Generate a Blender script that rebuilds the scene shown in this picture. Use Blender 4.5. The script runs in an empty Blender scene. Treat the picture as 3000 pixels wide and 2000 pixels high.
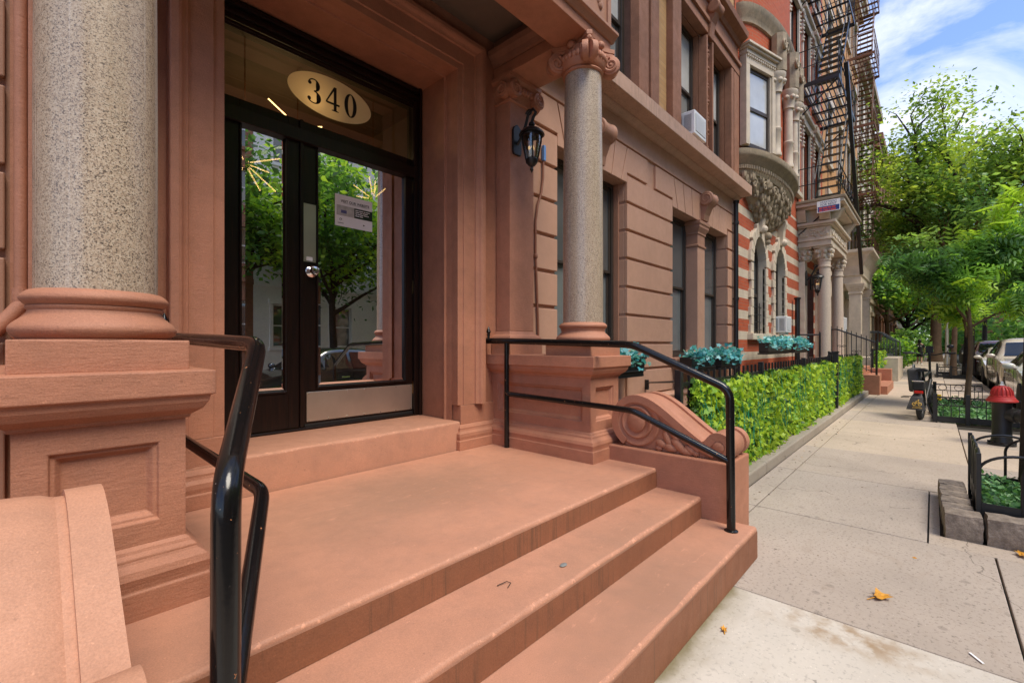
import bpy, bmesh, math, random
import numpy as np
from math import sin, cos, pi, radians, sqrt, atan2, hypot
from mathutils import Vector, Matrix, Euler
random.seed(7)
rng = np.random.default_rng(11)
SC = bpy.context.scene
COL = SC.collection
YAW = radians(42.73)

# ------------------------------------------------------------------ materials
class NT:
    def __init__(s, name):
        s.m = bpy.data.materials.new(name); s.m.use_nodes = True
        s.t = s.m.node_tree; s.t.nodes.clear()
        s.out = s.n('ShaderNodeOutputMaterial')
    def n(s, typ, **kw):
        nd = s.t.nodes.new(typ)
        for k, v in kw.items():
            if k[0] == '_': setattr(nd, k[1:], v)
            else: s.set(nd, k, v)
        return nd
    def set(s, nd, k, v):
        i = nd.inputs[int(k[1:])] if k[0] == 'i' and k[1:].isdigit() else nd.inputs[k.replace('__', ' ')]
        if isinstance(v, bpy.types.NodeSocket): s.t.links.new(v, i)
        elif isinstance(v, bpy.types.Node): s.t.links.new(v.outputs[0], i)
        else: i.default_value = v
    def coord(s): return s.n('ShaderNodeTexCoord').outputs['Object']
    def mapped(s, sc, vec=None):
        return s.n('ShaderNodeMapping', Vector=vec or s.coord(), Scale=sc).outputs[0]
    def noise(s, scale, detail=4, rough=.55, vec=None, dist=0):
        return s.n('ShaderNodeTexNoise', Vector=vec or s.coord(), Scale=scale, Detail=detail, Roughness=rough, Distortion=dist).outputs['Fac']
    def ramp(s, fac, *stops):
        r = s.n('ShaderNodeValToRGB', Fac=fac); e = r.color_ramp.elements
        while len(e) < len(stops): e.new(.5)
        for k, (p, c) in enumerate(stops):
            e[k].position = p; e[k].color = (c, c, c, 1) if not hasattr(c, '__len__') else tuple(c) + (1,)
        return r.outputs[0]
    def mix(s, fac, a, b, mode='MIX'):
        x = s.n('ShaderNodeMix', _data_type='RGBA', _blend_type=mode)
        def st(i, v):
            if isinstance(v, (bpy.types.NodeSocket,)): s.t.links.new(v, x.inputs[i])
            elif isinstance(v, (int, float)): x.inputs[i].default_value = v if i == 0 else (v, v, v, 1)
            else: x.inputs[i].default_value = tuple(v) + (1,)
        st(0, fac); st(6, a); st(7, b)
        return x.outputs[2]
    def math(s, op, a, b=0., c=0.):
        x = s.n('ShaderNodeMath', _operation=op)
        for i, v in enumerate((a, b, c)): s.set(x, 'i%d' % i, v)
        return x.outputs[0]
    def bump(s, h, strength=.3, dist=.01, nrm=None):
        b = s.n('ShaderNodeBump', Height=h, Strength=strength, Distance=dist)
        if nrm is not None: s.set(b, 'Normal', nrm)
        return b.outputs[0]
    def pbr(s, col, rough=.6, normal=None, metal=0., spec=.5, **kw):
        p = s.n('ShaderNodeBsdfPrincipled', Metallic=metal, Roughness=rough)
        s.set(p, 'Base Color', col if isinstance(col, bpy.types.NodeSocket) else tuple(col) + (1,))
        s.set(p, 'Specular IOR Level', spec)
        if normal is not None: s.set(p, 'Normal', normal)
        for k, v in kw.items(): s.set(p, k.replace('_', ' '), v)
        s.t.links.new(p.outputs[0], s.out.inputs[0])
        return s.m
    def shader(s, sh):
        s.t.links.new(sh.outputs[0] if isinstance(sh, bpy.types.Node) else sh, s.out.inputs[0]); return s.m

def tint(c, f): return tuple(min(1, v * f) for v in c)

def paint(name, c, rough=.62, var=.16, grime=.35, bumpy=.35, streak=0., brush=1.1, worn=None, nose=False):
    k = NT(name)
    big = k.noise(1.7, 6, .6); mid = k.noise(9, 5, .6)
    col = k.mix(k.ramp(big, (.3, 0.), (.72, 1.)), tint(c, 1 - var), tint(c, 1 + var))
    col = k.mix(k.ramp(mid, (.42, 0.), (.75, grime)), col, tint((c[0] * .82, c[1] * .9, c[2] * .95), .72))
    col = k.mix(.16, col, k.ramp(k.noise(210, 4, .7), (.3, .0), (.7, 1.)), 'OVERLAY')
    spk = k.noise(85, 2, .5)
    col = k.mix(k.ramp(spk, (.70, 0.), (.76, .55)), col, tint(c, 1.45))
    col = k.mix(k.ramp(k.noise(60, 2, .5, k.mapped((1, 1, .9))), (.22, .6), (.30, 0.)), col, tint(c, .55))
    col = k.mix(k.ramp(k.noise(2.8, 7, .7, None, .8), (.52, 0.), (.8, grime * .8)), col, (c[0] * .55, c[1] * .6, c[2] * .62))
    col = k.mix(k.ramp(k.noise(17, 3, .8, k.mapped((1, 2.5, 1))), (.68, 0.), (.8, .3)), col, tint(c, 1.35))
    if worn:
        dd = k.n('ShaderNodeVectorMath', _operation='DISTANCE', i0=k.mapped((.75, 1.15, 0.)), i1=(worn[0] * .75, worn[1] * 1.15, 0.)).outputs['Value']
        dd = k.math('ADD', dd, k.math('MULTIPLY', k.math('SUBTRACT', k.noise(3.2, 5, .65), .5), .7))
        col = k.mix(k.ramp(dd, (.15, .48), (.75, 0.)), col, (.27, .165, .11))
        sc_ = k.noise(1., 4, .7, k.mapped((9, 30, 9)))
        col = k.mix(k.math('MULTIPLY', k.ramp(sc_, (.62, 0.), (.70, .45)), k.ramp(dd, (.2, 1.), (1.1, 0.))), col, tint(c, 1.5))
        ft = k.n('ShaderNodeTexVoronoi', Vector=k.mapped((1, 1, .01)), Scale=2.1)
        col = k.mix(k.ramp(ft.outputs['Distance'], (.05, .28), (.09, 0.)), col, tint(c, .6))
    if nose:
        col = k.mix(k.ramp(k.noise(34, 5, .7), (.56, 0.), (.64, .7)), col, tint(c, 1.5))
        col = k.mix(k.ramp(k.noise(60, 4, .7), (.66, 0.), (.70, .7)), col, (.16, .11, .08))
    if streak:
        v = k.mapped((41, 41, 1.6)); s = k.noise(1., 6, .75, v); s = k.math('ADD', s, k.math('MULTIPLY', k.math('SUBTRACT', k.noise(1.9, 3), .5), .35))
        col = k.mix(k.ramp(s, (.55, 0.), (.68, streak)), col, (.05, .045, .03))
    b = k.bump(k.noise(130, 5, .65), bumpy, .004)
    b = k.bump(k.noise(1., 5, .6, k.mapped((16, 16, 95))), bumpy * brush, .005, b)
    b = k.bump(k.noise(22, 4, .6), bumpy * .8, .006, b)
    return k.pbr(col, k.ramp(mid, (.3, rough - .08), (.7, min(1, rough + .12))), b, spec=.4)

def plain(name, c, rough=.5, metal=0., var=.08, scale=6., bumpy=.05, spec=.5, **kw):
    k = NT(name)
    col = k.mix(k.ramp(k.noise(scale, 5, .6), (.3, 0.), (.7, 1.)), tint(c, 1 - var), tint(c, 1 + var))
    b = k.bump(k.noise(60, 4, .6), bumpy, .004) if bumpy else None
    return k.pbr(col, rough, b, metal, spec, **kw)

def emit(name, c, st):
    k = NT(name); return k.shader(k.n('ShaderNodeEmission', Color=tuple(c) + (1,), Strength=st))

TERRA = (.435, .192, .114)
M = {}
M['terra'] = paint('terracotta masonry paint', TERRA)
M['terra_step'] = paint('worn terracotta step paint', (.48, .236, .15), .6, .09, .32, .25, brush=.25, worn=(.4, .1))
M['terra_landing'] = paint('foot worn landing paint', (.48, .236, .15), .6, .09, .32, .25, brush=.2, worn=(-.15, 1.55))
M['terra_nose'] = paint('chipped nosing paint', (.48, .235, .148), .6, .08, .3, .4, brush=.2, nose=True)
M['terra_riser'] = paint('stained shade toned riser paint', (.255, .103, .053), .62, .10, .3, .3, streak=.42, brush=.35)  # base darkened to put riser shade into the colour; streaks are stains
M['terra_light'] = paint('light terracotta paint', (.475, .24, .15), .6, .12, .3, .3)  # lighter terracotta, used on the left console
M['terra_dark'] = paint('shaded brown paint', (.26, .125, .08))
M['tan'] = paint('tan brown facade paint', (.51, .29, .195), .55, .07, .16, .12)
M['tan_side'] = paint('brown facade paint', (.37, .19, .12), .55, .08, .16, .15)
M['brown'] = paint('brownstone trim', (.30, .135, .075), .7, .2, .5, .5, streak=.3)
M['ledge'] = paint('weathered ledge paint', (.50, .31, .215), .6, .1, .3, .25, streak=.35)

def granite():
    k = NT('speckled granite')
    v = k.n('ShaderNodeTexVoronoi', Vector=k.coord(), Scale=230.)
    h = k.n('ShaderNodeSeparateColor', Color=v.outputs['Color']).outputs[0]
    col = k.ramp(h, (.0, (.08, .06, .048)), (.07, (.20, .15, .11)), (.18, (.37, .28, .20)), (.5, (.48, .375, .27)), (.8, (.55, .46, .35)), (1., (.41, .30, .21)))
    v2 = k.n('ShaderNodeTexVoronoi', Vector=k.coord(), Scale=360.)
    h2 = k.n('ShaderNodeSeparateColor', Color=v2.outputs['Color']).outputs[1]
    col = k.mix(k.ramp(h2, (.8, 0.), (.9, .75)), col, (.05, .042, .038))
    col = k.mix(k.ramp(k.noise(2.2, 4), (.35, 0.), (.7, .35)), col, (.30, .23, .16))
    run_glint = k.noise(1., 3, .6, k.mapped((19, 19, .3)))
    col = k.mix(k.ramp(run_glint, (.57, 0.), (.70, .62)), col, (.74, .69, .65))  # white drips and reflection streaks painted into the granite colour
    return k.pbr(col, k.ramp(run_glint, (.4, .26), (.7, .5)), k.bump(k.noise(90, 3), .06, .003), spec=.6)
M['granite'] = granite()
M['pale_granite'] = plain('grey painted stone column', (.52, .43, .34), .6, 0, .12, 30, .1)

def wood():
    k = NT('dark mahogany wood')
    s = k.noise(3., 8, .65, k.mapped((30, 30, 1.4)))
    col = k.ramp(s, (.3, (.004, .0025, .002)), (.55, (.012, .005, .0035)), (.8, (.032, .011, .006)))
    return k.pbr(col, .32, k.bump(s, .08, .003), spec=.35, Coat_Weight=.08, Coat_Roughness=.12)
M['wood'] = wood()

def black_paint():
    k = NT('chipped gloss black paint')
    chip = k.ramp(k.noise(46, 4, .6), (.70, 0.), (.715, 1.))
    spk = k.ramp(k.noise(150, 2, .5), (.765, 0.), (.775, .8))
    col = k.mix(chip, (.006, .0055, .0055), (.42, .16, .06)); col = k.mix(spk, col, (.5, .4, .33))
    return k.pbr(col, k.mix(chip, .17, .7), k.bump(k.noise(35, 4), .12, .004), spec=.42)
M['rail'] = black_paint()
M['iron'] = plain('black iron paint', (.014, .014, .014), .38, 0, .3, 20, .1)
M['iron_grey'] = plain('grey iron paint', (.20, .21, .20), .5, 0, .2, 20, .1)
M['rust'] = plain('rusty brown iron paint', (.16, .065, .03), .7, 0, .35, 15, .2)
M['steel'] = plain('brushed steel', (.62, .55, .47), .33, .85, .1, 3, .03)
M['chrome'] = plain('polished steel', (.75, .72, .7), .12, 1., .03, 5, 0)
M['gasket'] = plain('black rubber sweep', (.012, .012, .012), .5)

def glass(name, tintc=(.9, .93, .9), lo=.10, gain=2.4, rough=.0):
    k = NT(name)
    fr = k.n('ShaderNodeFresnel', IOR=1.5)
    f = k.math('MINIMUM', k.math('ADD', k.math('MULTIPLY', fr.outputs[0], gain), lo), .95)
    g = k.n('ShaderNodeBsdfGlossy', Roughness=rough); k.set(g, 'Color', (1, 1, 1, 1))
    t = k.n('ShaderNodeBsdfTransparent'); k.set(t, 'Color', tuple(tintc) + (1,))
    x = k.n('ShaderNodeMixShader', Fac=f, i1=t, i2=g)
    return k.shader(x)
M['door_glass'] = glass('door glass', (.62, .64, .58), .72, 3.4)
M['transom_glass'] = glass('transom glass', (.55, .56, .5), .10, 1.6)
M['lamp_glass'] = glass('lantern glass', (.95, .95, .92), .05, 1.2, .05)
M['car_glass'] = plain('tinted car glass', (.012, .014, .014), .03, 0, .1, 2, 0, .8)

def window_glass():
    k = NT('window glass over pale blind')
    return k.pbr(k.mix(k.noise(.8, 3), (.05, .055, .055), (.13, .14, .14)), .04, k.bump(k.noise(2.5, 2), .02, .02), spec=1.)
M['win'] = window_glass()
M['blind'] = plain('pale window blind behind glass', (.17, .185, .185), .1, 0, .15, 2, .02, 1.)
M['win_sky'] = plain('window glass with painted sky reflection', (.50, .51, .50), .06, 0, .2, 1.2, .01, 1.)  # white sky reflection put into the pane colour
M['blind_pale'] = plain('window glass with grey screen', (.22, .225, .22), .08, 0, .15, 2, .01, 1.)
M['frame'] = plain('dark brown window frame', (.045, .034, .026), .4, 0, .15, 8, .05)
M['white'] = plain('white enamel', (.74, .74, .72), .4, 0, .05, 5, .03)
M['greyplastic'] = plain('grey plastic grille', (.30, .30, .30), .5)
M['paper'] = plain('white paper', (.90, .90, .88), .6, 0, .02, 5, .02)
M['ink'] = plain('black ink', (.01, .01, .01), .6, 0, 0, 5, 0)
M['blue_panel'] = plain('blue sign panel', (.02, .05, .22), .5, 0, .05)
M['red_ink'] = plain('red sign lettering', (.65, .08, .07), .5, 0, .05)
M['sign_blue'] = plain('navy sign lettering', (.03, .06, .14), .5, 0, .05)
M['photo_grey'] = plain('pale grey print', (.5, .5, .46), .6, 0, .25, 20, 0)
M['photo_blue'] = plain('blue grey print', (.10, .11, .25), .6, 0, .2, 20, 0)
M['green_print'] = plain('dark green print', (.01, .03, .015), .6, 0, .2, 20, 0)

def brick(name, c1, c2, mortar, bands=None, sc=1.):
    k = NT(name)
    sp = k.n('ShaderNodeSeparateXYZ', Vector=k.coord())
    w = k.math('ADD', sp.outputs[0], k.math('MULTIPLY', sp.outputs[1], .87))
    cv = k.n('ShaderNodeCombineXYZ', X=w, Y=sp.outputs[2])
    bt = k.n('ShaderNodeTexBrick', Vector=cv, Scale=1. / sc, Mortar__Size=.0065)
    k.set(bt, 'Color1', tuple(c1) + (1,)); k.set(bt, 'Color2', tuple(c2) + (1,)); k.set(bt, 'Mortar', tuple(mortar) + (1,))
    k.set(bt, 'Brick Width', .215); k.set(bt, 'Row Height', .072); k.set(bt, 'Bias', .1)
    col = k.mix(k.ramp(k.noise(1.3, 5), (.3, 0.), (.75, .4)), bt.outputs[0], tint(c1, .7))
    col = k.mix(k.ramp(k.noise(7, 4), (.62, 0.), (.8, .3)), col, tint(mortar, 1.2))
    h = k.math('MULTIPLY', bt.outputs['Fac'], -1.)
    if bands:
        z0, per, wid, top, cc = bands
        ph = k.math('FRACT', k.math('DIVIDE', k.math('SUBTRACT', sp.outputs[2], z0 - wid / 2), per))
        msk = k.math('MULTIPLY', k.math('LESS_THAN', ph, wid / per), k.math('LESS_THAN', sp.outputs[2], top))
        cream = k.mix(k.ramp(k.noise(3, 5), (.35, 0.), (.75, 1.)), cc, tint(cc, .75))
        col = k.mix(msk, col, cream)
    return k.pbr(col, .8, k.bump(h, .5, .008, k.bump(k.noise(60, 4), .3, .004)), spec=.3)
M['tan_brick'] = brick('tan yellow brick', (.56, .34, .155), (.47, .27, .12), (.42, .27, .14))
CREAM = (.58, .49, .375)
M['red_brick'] = brick('orange red brick', (.50, .10, .035), (.40, .075, .028), (.36, .17, .10))
M['striped'] = brick('red brick with cream bands', (.46, .09, .032), (.37, .07, .028), (.34, .15, .09), (.252, .452, .185, 5.2, CREAM))
M['orange_brick'] = brick('apricot brick', (.60, .31, .12), (.52, .26, .10), (.42, .27, .15))
M['dull_brick'] = brick('brown red brick', (.30, .13, .08), (.24, .10, .06), (.25, .16, .11))
M['cream'] = plain('cream glazed terracotta', CREAM, .55, 0, .14, 5, .2)
M['cream_dirty'] = paint('soot stained cream stone', (.36, .28, .185), .7, .25, .8, .6, streak=.4)
M['white_house'] = paint('white painted facade', (.86, .84, .79), .6, .06, .2, .1)

def concrete(name, c, spk=.5, scale=70, edge=False):
    k = NT(name)
    col = k.mix(k.ramp(k.noise(.9, 6, .6), (.3, 0.), (.7, 1.)), tint(c, .84), tint(c, 1.1))
    col = k.mix(k.ramp(k.noise(scale, 3, .7), (.55, 0.), (.68, spk)), col, tint(c, .48))
    col = k.mix(k.ramp(k.noise(scale * 1.6, 2, .6), (.66, 0.), (.74, spk * .7)), col, tint(c, 1.5))
    col = k.mix(k.ramp(k.noise(2.1, 4, .6, None, 1.5), (.62, 0.), (.8, .3)), col, (c[0] * .66, c[1] * .55, c[2] * .42))
    # hairline cracks, gum spots and blotches
    v = k.n('ShaderNodeTexVoronoi', _feature='DISTANCE_TO_EDGE', Vector=k.n('ShaderNodeVectorMath', _operation='ADD', i0=k.coord(), i1=k.n('ShaderNodeTexNoise', Vector=k.coord(), Scale=1.6, Detail=5.).outputs['Color']).outputs[0], Scale=.45)
    cr = k.math('MULTIPLY', k.math('LESS_THAN', v.outputs['Distance'], .0022), k.math('GREATER_THAN', k.noise(.8, 2), .52))
    col = k.mix(k.math('MULTIPLY', cr, .6), col, tint(c, .25))
    g = k.n('ShaderNodeTexVoronoi', Vector=k.mapped((1, 1, .01)), Scale=5.5)
    col = k.mix(k.ramp(g.outputs['Distance'], (.10, .45), (.13, 0.)), col, tint(c, .5))
    col = k.mix(k.ramp(k.noise(4.5, 5, .65, k.mapped((1, 2.2, 1))), (.55, 0.), (.75, .35)), col, (c[0] * .72, c[1] * .66, c[2] * .58))
    if edge:
        sp = k.n('ShaderNodeSeparateXYZ', Vector=k.coord())
        e = k.math('ADD', sp.outputs[1], k.math('MULTIPLY', k.math('SUBTRACT', k.noise(7, 5), .5), .12))
        col = k.mix(k.ramp(e, (.70, 0.), (.80, .35), (.85, .85)), col, (.16, .13, .05))
        st = k.n('ShaderNodeVectorMath', _operation='DISTANCE', i0=k.mapped((2.2, 1, 1)), i1=(5.95, .30, 0.)).outputs['Value']
        col = k.mix(k.math('MULTIPLY', k.ramp(st, (.1, .8), (.42, 0.)), k.ramp(k.noise(9, 4), (.42, 0.), (.62, 1.))), col, (.30, .19, .09))
    return k.pbr(col, .85, k.bump(k.noise(180, 4, .7), .35, .004), spec=.25)
M['slab_white'] = concrete('fresh pale concrete', (.60, .55, .475), .5, 42, True)
M['slab_grey'] = concrete('aggregate concrete', (.42, .355, .295), .9, 48)
M['slab_tan'] = concrete('tan concrete', (.52, .425, .325), .6, 40)
M['slab_mid'] = concrete('grey brown concrete', (.45, .375, .305), .7, 44)
M['kerb'] = concrete('stone kerb', (.36, .31, .25), .4, 40)
M['asphalt'] = concrete('asphalt', (.055, .053, .05), .4, 120)
M['soil'] = concrete('dark soil', (.035, .026, .018), .5, 60)
M['joint'] = plain('dark joint dirt', (.04, .033, .024), .95)

def block_stone():
    k = NT('rough granite block')
    col = k.mix(k.ramp(k.noise(14, 6, .7), (.3, 0.), (.72, 1.)), (.15, .12, .095), (.40, .33, .265))
    return k.pbr(col, .85, k.bump(k.noise(30, 6, .7), .9, .02), spec=.3)
M['block'] = block_stone()

def leafmat(name, c, trans=.35):
    k = NT(name)
    col = k.mix(k.ramp(k.noise(2.3, 3), (.3, 0.), (.7, 1.)), tint(c, .72), tint(c, 1.3))
    p = k.n('ShaderNodeBsdfPrincipled', Roughness=.45); k.set(p, 'Base Color', col); k.set(p, 'Specular IOR Level', .35)
    t = k.n('ShaderNodeBsdfTranslucent'); k.set(t, 'Color', k.mix(.5, col, tint((c[0] * 1.4, c[1] * 1.3, c[2] * .5), 1.2)))
    return k.shader(k.n('ShaderNodeMixShader', Fac=trans, i1=p, i2=t))
LEAF = {
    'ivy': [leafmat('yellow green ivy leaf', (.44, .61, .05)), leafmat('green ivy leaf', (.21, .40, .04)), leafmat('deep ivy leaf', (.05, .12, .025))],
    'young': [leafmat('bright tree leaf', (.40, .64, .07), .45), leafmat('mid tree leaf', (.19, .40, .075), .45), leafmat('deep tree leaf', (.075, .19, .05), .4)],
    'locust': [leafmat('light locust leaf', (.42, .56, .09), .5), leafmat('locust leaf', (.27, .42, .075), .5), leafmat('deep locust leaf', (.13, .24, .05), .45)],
    'far': [leafmat('far bright leaf', (.33, .54, .13), .45), leafmat('far leaf', (.20, .38, .10), .45), leafmat('far deep leaf', (.10, .22, .07), .4)],
    'blue': [leafmat('turquoise leaf', (.17, .56, .61)), leafmat('teal leaf', (.06, .34, .40)), leafmat('pale turquoise leaf', (.38, .72, .74))],
    'cover': [leafmat('ground cover leaf', (.12, .30, .10)), leafmat('deep ground cover leaf', (.05, .14, .05)), leafmat('pale ground cover leaf', (.22, .40, .17))],
}
M['bark'] = paint('brown bark', (.17, .105, .06), .9, .25, .6, .9)
M['bark_dark'] = paint('dark bark', (.045, .032, .024), .9, .3, .6, .9)
M['vine'] = plain('green plastic netting', (.02, .28, .14), .5)
M['tyre'] = plain('black rubber', (.014, .014, .014), .7)
M['black_cloth'] = plain('black cloth', (.016, .016, .018), .8, 0, .3, 12, .4)
M['grey_cloth'] = plain('dark grey cloth', (.075, .072, .07), .8, 0, .3, 12, .5)
M['gold'] = plain('gold print', (.75, .48, .10), .45)
M['yellow'] = plain('yellow plastic', (.75, .5, .02), .4)
M['red_plastic'] = plain('red reflector', (.55, .015, .01), .25)
M['red_enamel'] = paint('red hydrant enamel', (.45, .035, .032), .42, .1, .35, .15)
M['hyd_black'] = paint('black hydrant enamel', (.022, .021, .02), .4, .2, .3, .25)
M['skin'] = plain('skin', (.42, .24, .16), .5)
M['hair'] = plain('dark hair', (.012, .010, .009), .5)
M['dead_leaf'] = plain('yellow fallen leaf', (.58, .27, .025), .6, 0, .35, 40, .4)
M['box_black'] = plain('black planter plastic', (.014, .014, .015), .4)
M['copper_paint'] = plain('brown painted conduit', (.26, .105, .06), .45)
M['blue_tag'] = plain('blue tape', (.12, .28, .62), .5)
M['gilt'] = emit('warm lit lamp rod', (1., .60, .22), 9.)
M['flame'] = emit('warm candle bulb', (1., .62, .28), .7)
M['brass'] = plain('brass', (.6, .38, .14), .25, 1.)
M['inside'] = plain('warm lobby plaster', (.075, .052, .034), .7, 0, .1)
M['inside_floor'] = plain('lobby tiles', (.12, .09, .07), .3)
M['ceiling'] = plain('porch ceiling paint', (.17, .125, .095), .7, 0, .1, 3, .1)

# ------------------------------------------------------------------ mesh builder
class MB:
    def __init__(s): s.v = []; s.f = []; s.mi = []; s.cur = 0
    def add(s, verts, faces, mi=None):
        o = len(s.v); s.v += [tuple(p) for p in verts]
        for f in faces: s.f.append([o + i for i in f]); s.mi.append(s.cur if mi is None else mi)
        return s
    def box(s, x0, x1, y0, y1, z0, z1):
        x0, x1 = sorted((x0, x1)); y0, y1 = sorted((y0, y1)); z0, z1 = sorted((z0, z1))
        return s.add([(x0, y0, z0), (x1, y0, z0), (x1, y1, z0), (x0, y1, z0), (x0, y0, z1), (x1, y0, z1), (x1, y1, z1), (x0, y1, z1)],
                     [(0, 3, 2, 1), (4, 5, 6, 7), (0, 1, 5, 4), (1, 2, 6, 5), (2, 3, 7, 6), (3, 0, 4, 7)])
    def obox(s, c, ax, ay, az, hx, hy, hz):
        c, ax, ay, az = map(Vector, (c, ax, ay, az)); P = []
        for k in (-1, 1):
            for j, i in ((-1, -1), (-1, 1), (1, 1), (1, -1)): P.append(c + ax * (i * hx) + ay * (j * hy) + az * (k * hz))
        return s.add(P, [(0, 3, 2, 1), (4, 5, 6, 7), (0, 1, 5, 4), (1, 2, 6, 5), (2, 3, 7, 6), (3, 0, 4, 7)])
    def bar(s, a, b, w, h=None, up=(0, 0, 1)):
        a, b = Vector(a), Vector(b); d = (b - a); L = d.length
        if L < 1e-6: return s
        d /= L; u = Vector(up)
        if abs(d.dot(u)) > .98: u = Vector((1, 0, 0))
        r = d.cross(u).normalized(); u = r.cross(d)
        return s.obox((a + b) / 2, d, r, u, L / 2, w / 2, (h or w) / 2)
    def quad(s, a, b, c, d): return s.add([a, b, c, d], [(0, 1, 2, 3)])
    def poly(s, pts): return s.add(pts, [tuple(range(len(pts)))])
    def prism(s, poly, axis, a, b, cap=True):
        """poly: 2-D points; axis 'x': (y,z), 'y': (x,z), 'z': (x,y)"""
        n = len(poly)
        def p(q, t): return (t, q[0], q[1]) if axis == 'x' else (q[0], t, q[1]) if axis == 'y' else (q[0], q[1], t)
        V = [p(q, a) for q in poly] + [p(q, b) for q in poly]
        F = [(i, (i + 1) % n, n + (i + 1) % n, n + i) for i in range(n)]
        if cap: F += [tuple(range(n - 1, -1, -1)), tuple(range(n, 2 * n))]
        return s.add(V, F)
    def lathe(s, prof, c=(0, 0, 0), seg=32, axis=(0, 0, 1), cap=True):
        az = Vector(axis).normalized(); ax = az.orthogonal().normalized() if abs(az.z) < .99 else Vector((1, 0, 0)); ay = az.cross(ax); c = Vector(c)
        V = []; F = []; n = len(prof)
        for r, z in prof:
            for i in range(seg):
                a = 2 * pi * i / seg; V.append(c + az * z + ax * (r * cos(a)) + ay * (r * sin(a)))
        for j in range(n - 1):
            for i in range(seg):
                F.append((j * seg + i, j * seg + (i + 1) % seg, (j + 1) * seg + (i + 1) % seg, (j + 1) * seg + i))
        if cap:
            F.append(tuple(range(seg - 1, -1, -1))); F.append(tuple((n - 1) * seg + i for i in range(seg)))
        return s.add(V, F)
    def tube(s, pts, r, seg=8, cap=True, closed=False):
        P = [Vector(p) for p in pts]; n = len(P)
        R = r if hasattr(r, '__len__') else [r] * n
        V = []; F = []; u = None
        for i in range(n):
            d = (P[(i + 1) % n] - P[i - 1]) if closed else (P[min(i + 1, n - 1)] - P[max(i - 1, 0)])
            d = d.normalized() if d.length > 1e-9 else Vector((0, 0, 1))
            if u is None: u = d.orthogonal().normalized()
            u = (u - d * u.dot(d)); u = u.normalized() if u.length > 1e-6 else d.orthogonal().normalized()
            w = d.cross(u)
            for k in range(seg):
                a = 2 * pi * k / seg; V.append(P[i] + (u * cos(a) + w * sin(a)) * R[i])
        for i in range(n if closed else n - 1):
            j = (i + 1) % n
            for k in range(seg): F.append((i * seg + k, i * seg + (k + 1) % seg, j * seg + (k + 1) % seg, j * seg + k))
        if cap and not closed: F.append(tuple(range(seg - 1, -1, -1))); F.append(tuple((n - 1) * seg + k for k in range(seg)))
        return s.add(V, F)
    def sphere(s, c, r, seg=12, rings=8, sc=(1, 1, 1)):
        V = []; F = []
        for j in range(rings + 1):
            t = pi * j / rings
            for i in range(seg):
                a = 2 * pi * i / seg; V.append((c[0] + r * sc[0] * sin(t) * cos(a), c[1] + r * sc[1] * sin(t) * sin(a), c[2] + r * sc[2] * cos(t)))
        for j in range(rings):
            for i in range(seg): F.append((j * seg + i, (j + 1) * seg + i, (j + 1) * seg + (i + 1) % seg, j * seg + (i + 1) % seg))
        return s.add(V, F)
    def rings(s, x0, x1, y0, y1, prof, cap=True):
        """stacked rectangles: prof = [(outward offset, z)]"""
        V = []; F = []
        for o, z in prof: V += [(x0 - o, y0 - o, z), (x1 + o, y0 - o, z), (x1 + o, y1 + o, z), (x0 - o, y1 + o, z)]
        for j in range(len(prof) - 1):
            for i in range(4): F.append((j * 4 + i, j * 4 + (i + 1) % 4, (j + 1) * 4 + (i + 1) % 4, (j + 1) * 4 + i))
        if cap: n = len(prof) - 1; F += [(3, 2, 1, 0), (n * 4, n * 4 + 1, n * 4 + 2, n * 4 + 3)]
        return s.add(V, F)
    def panel(s, o, U, V, N, w, h, steps):
        """a recessed panel on a face: steps = [(inset, depth)]"""
        o, U, V, N = map(Vector, (o, U, V, N)); P = []; F = []
        for ins, dep in steps:
            for a, b in ((ins, ins), (w - ins, ins), (w - ins, h - ins), (ins, h - ins)): P.append(o + U * a + V * b - N * dep)
        for j in range(len(steps) - 1):
            for i in range(4): F.append((j * 4 + i, j * 4 + (i + 1) % 4, (j + 1) * 4 + (i + 1) % 4, (j + 1) * 4 + i))
        n = len(steps) - 1; F.append((n * 4, n * 4 + 1, n * 4 + 2, n * 4 + 3))
        return s.add(P, F)
    def wall(s, x0, x1, z0, z1, y, holes, depth=.0, y_is='y'):
        xs = sorted({x0, x1, *[min(max(h[i], x0), x1) for h in holes for i in (0, 1)]}); zs = sorted({z0, z1, *[min(max(h[i], z0), z1) for h in holes for i in (2, 3)]})
        for i in range(len(xs) - 1):
            for j in range(len(zs) - 1):
                cx, cz = (xs[i] + xs[i + 1]) / 2, (zs[j] + zs[j + 1]) / 2
                if any(h[0] < cx < h[1] and h[2] < cz < h[3] for h in holes): continue
                s.quad((xs[i], y, zs[j]), (xs[i + 1], y, zs[j]), (xs[i + 1], y, zs[j + 1]), (xs[i], y, zs[j + 1]))
        if depth:
            for a, b, c, d in holes:
                s.quad((a, y, c), (a, y, d), (a, y + depth, d), (a, y + depth, c)); s.quad((b, y, c), (b, y + depth, c), (b, y + depth, d), (b, y, d))
                s.quad((a, y, d), (b, y, d), (b, y + depth, d), (a, y + depth, d)); s.quad((a, y, c), (a, y + depth, c), (b, y + depth, c), (b, y, c))
        return s
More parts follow.
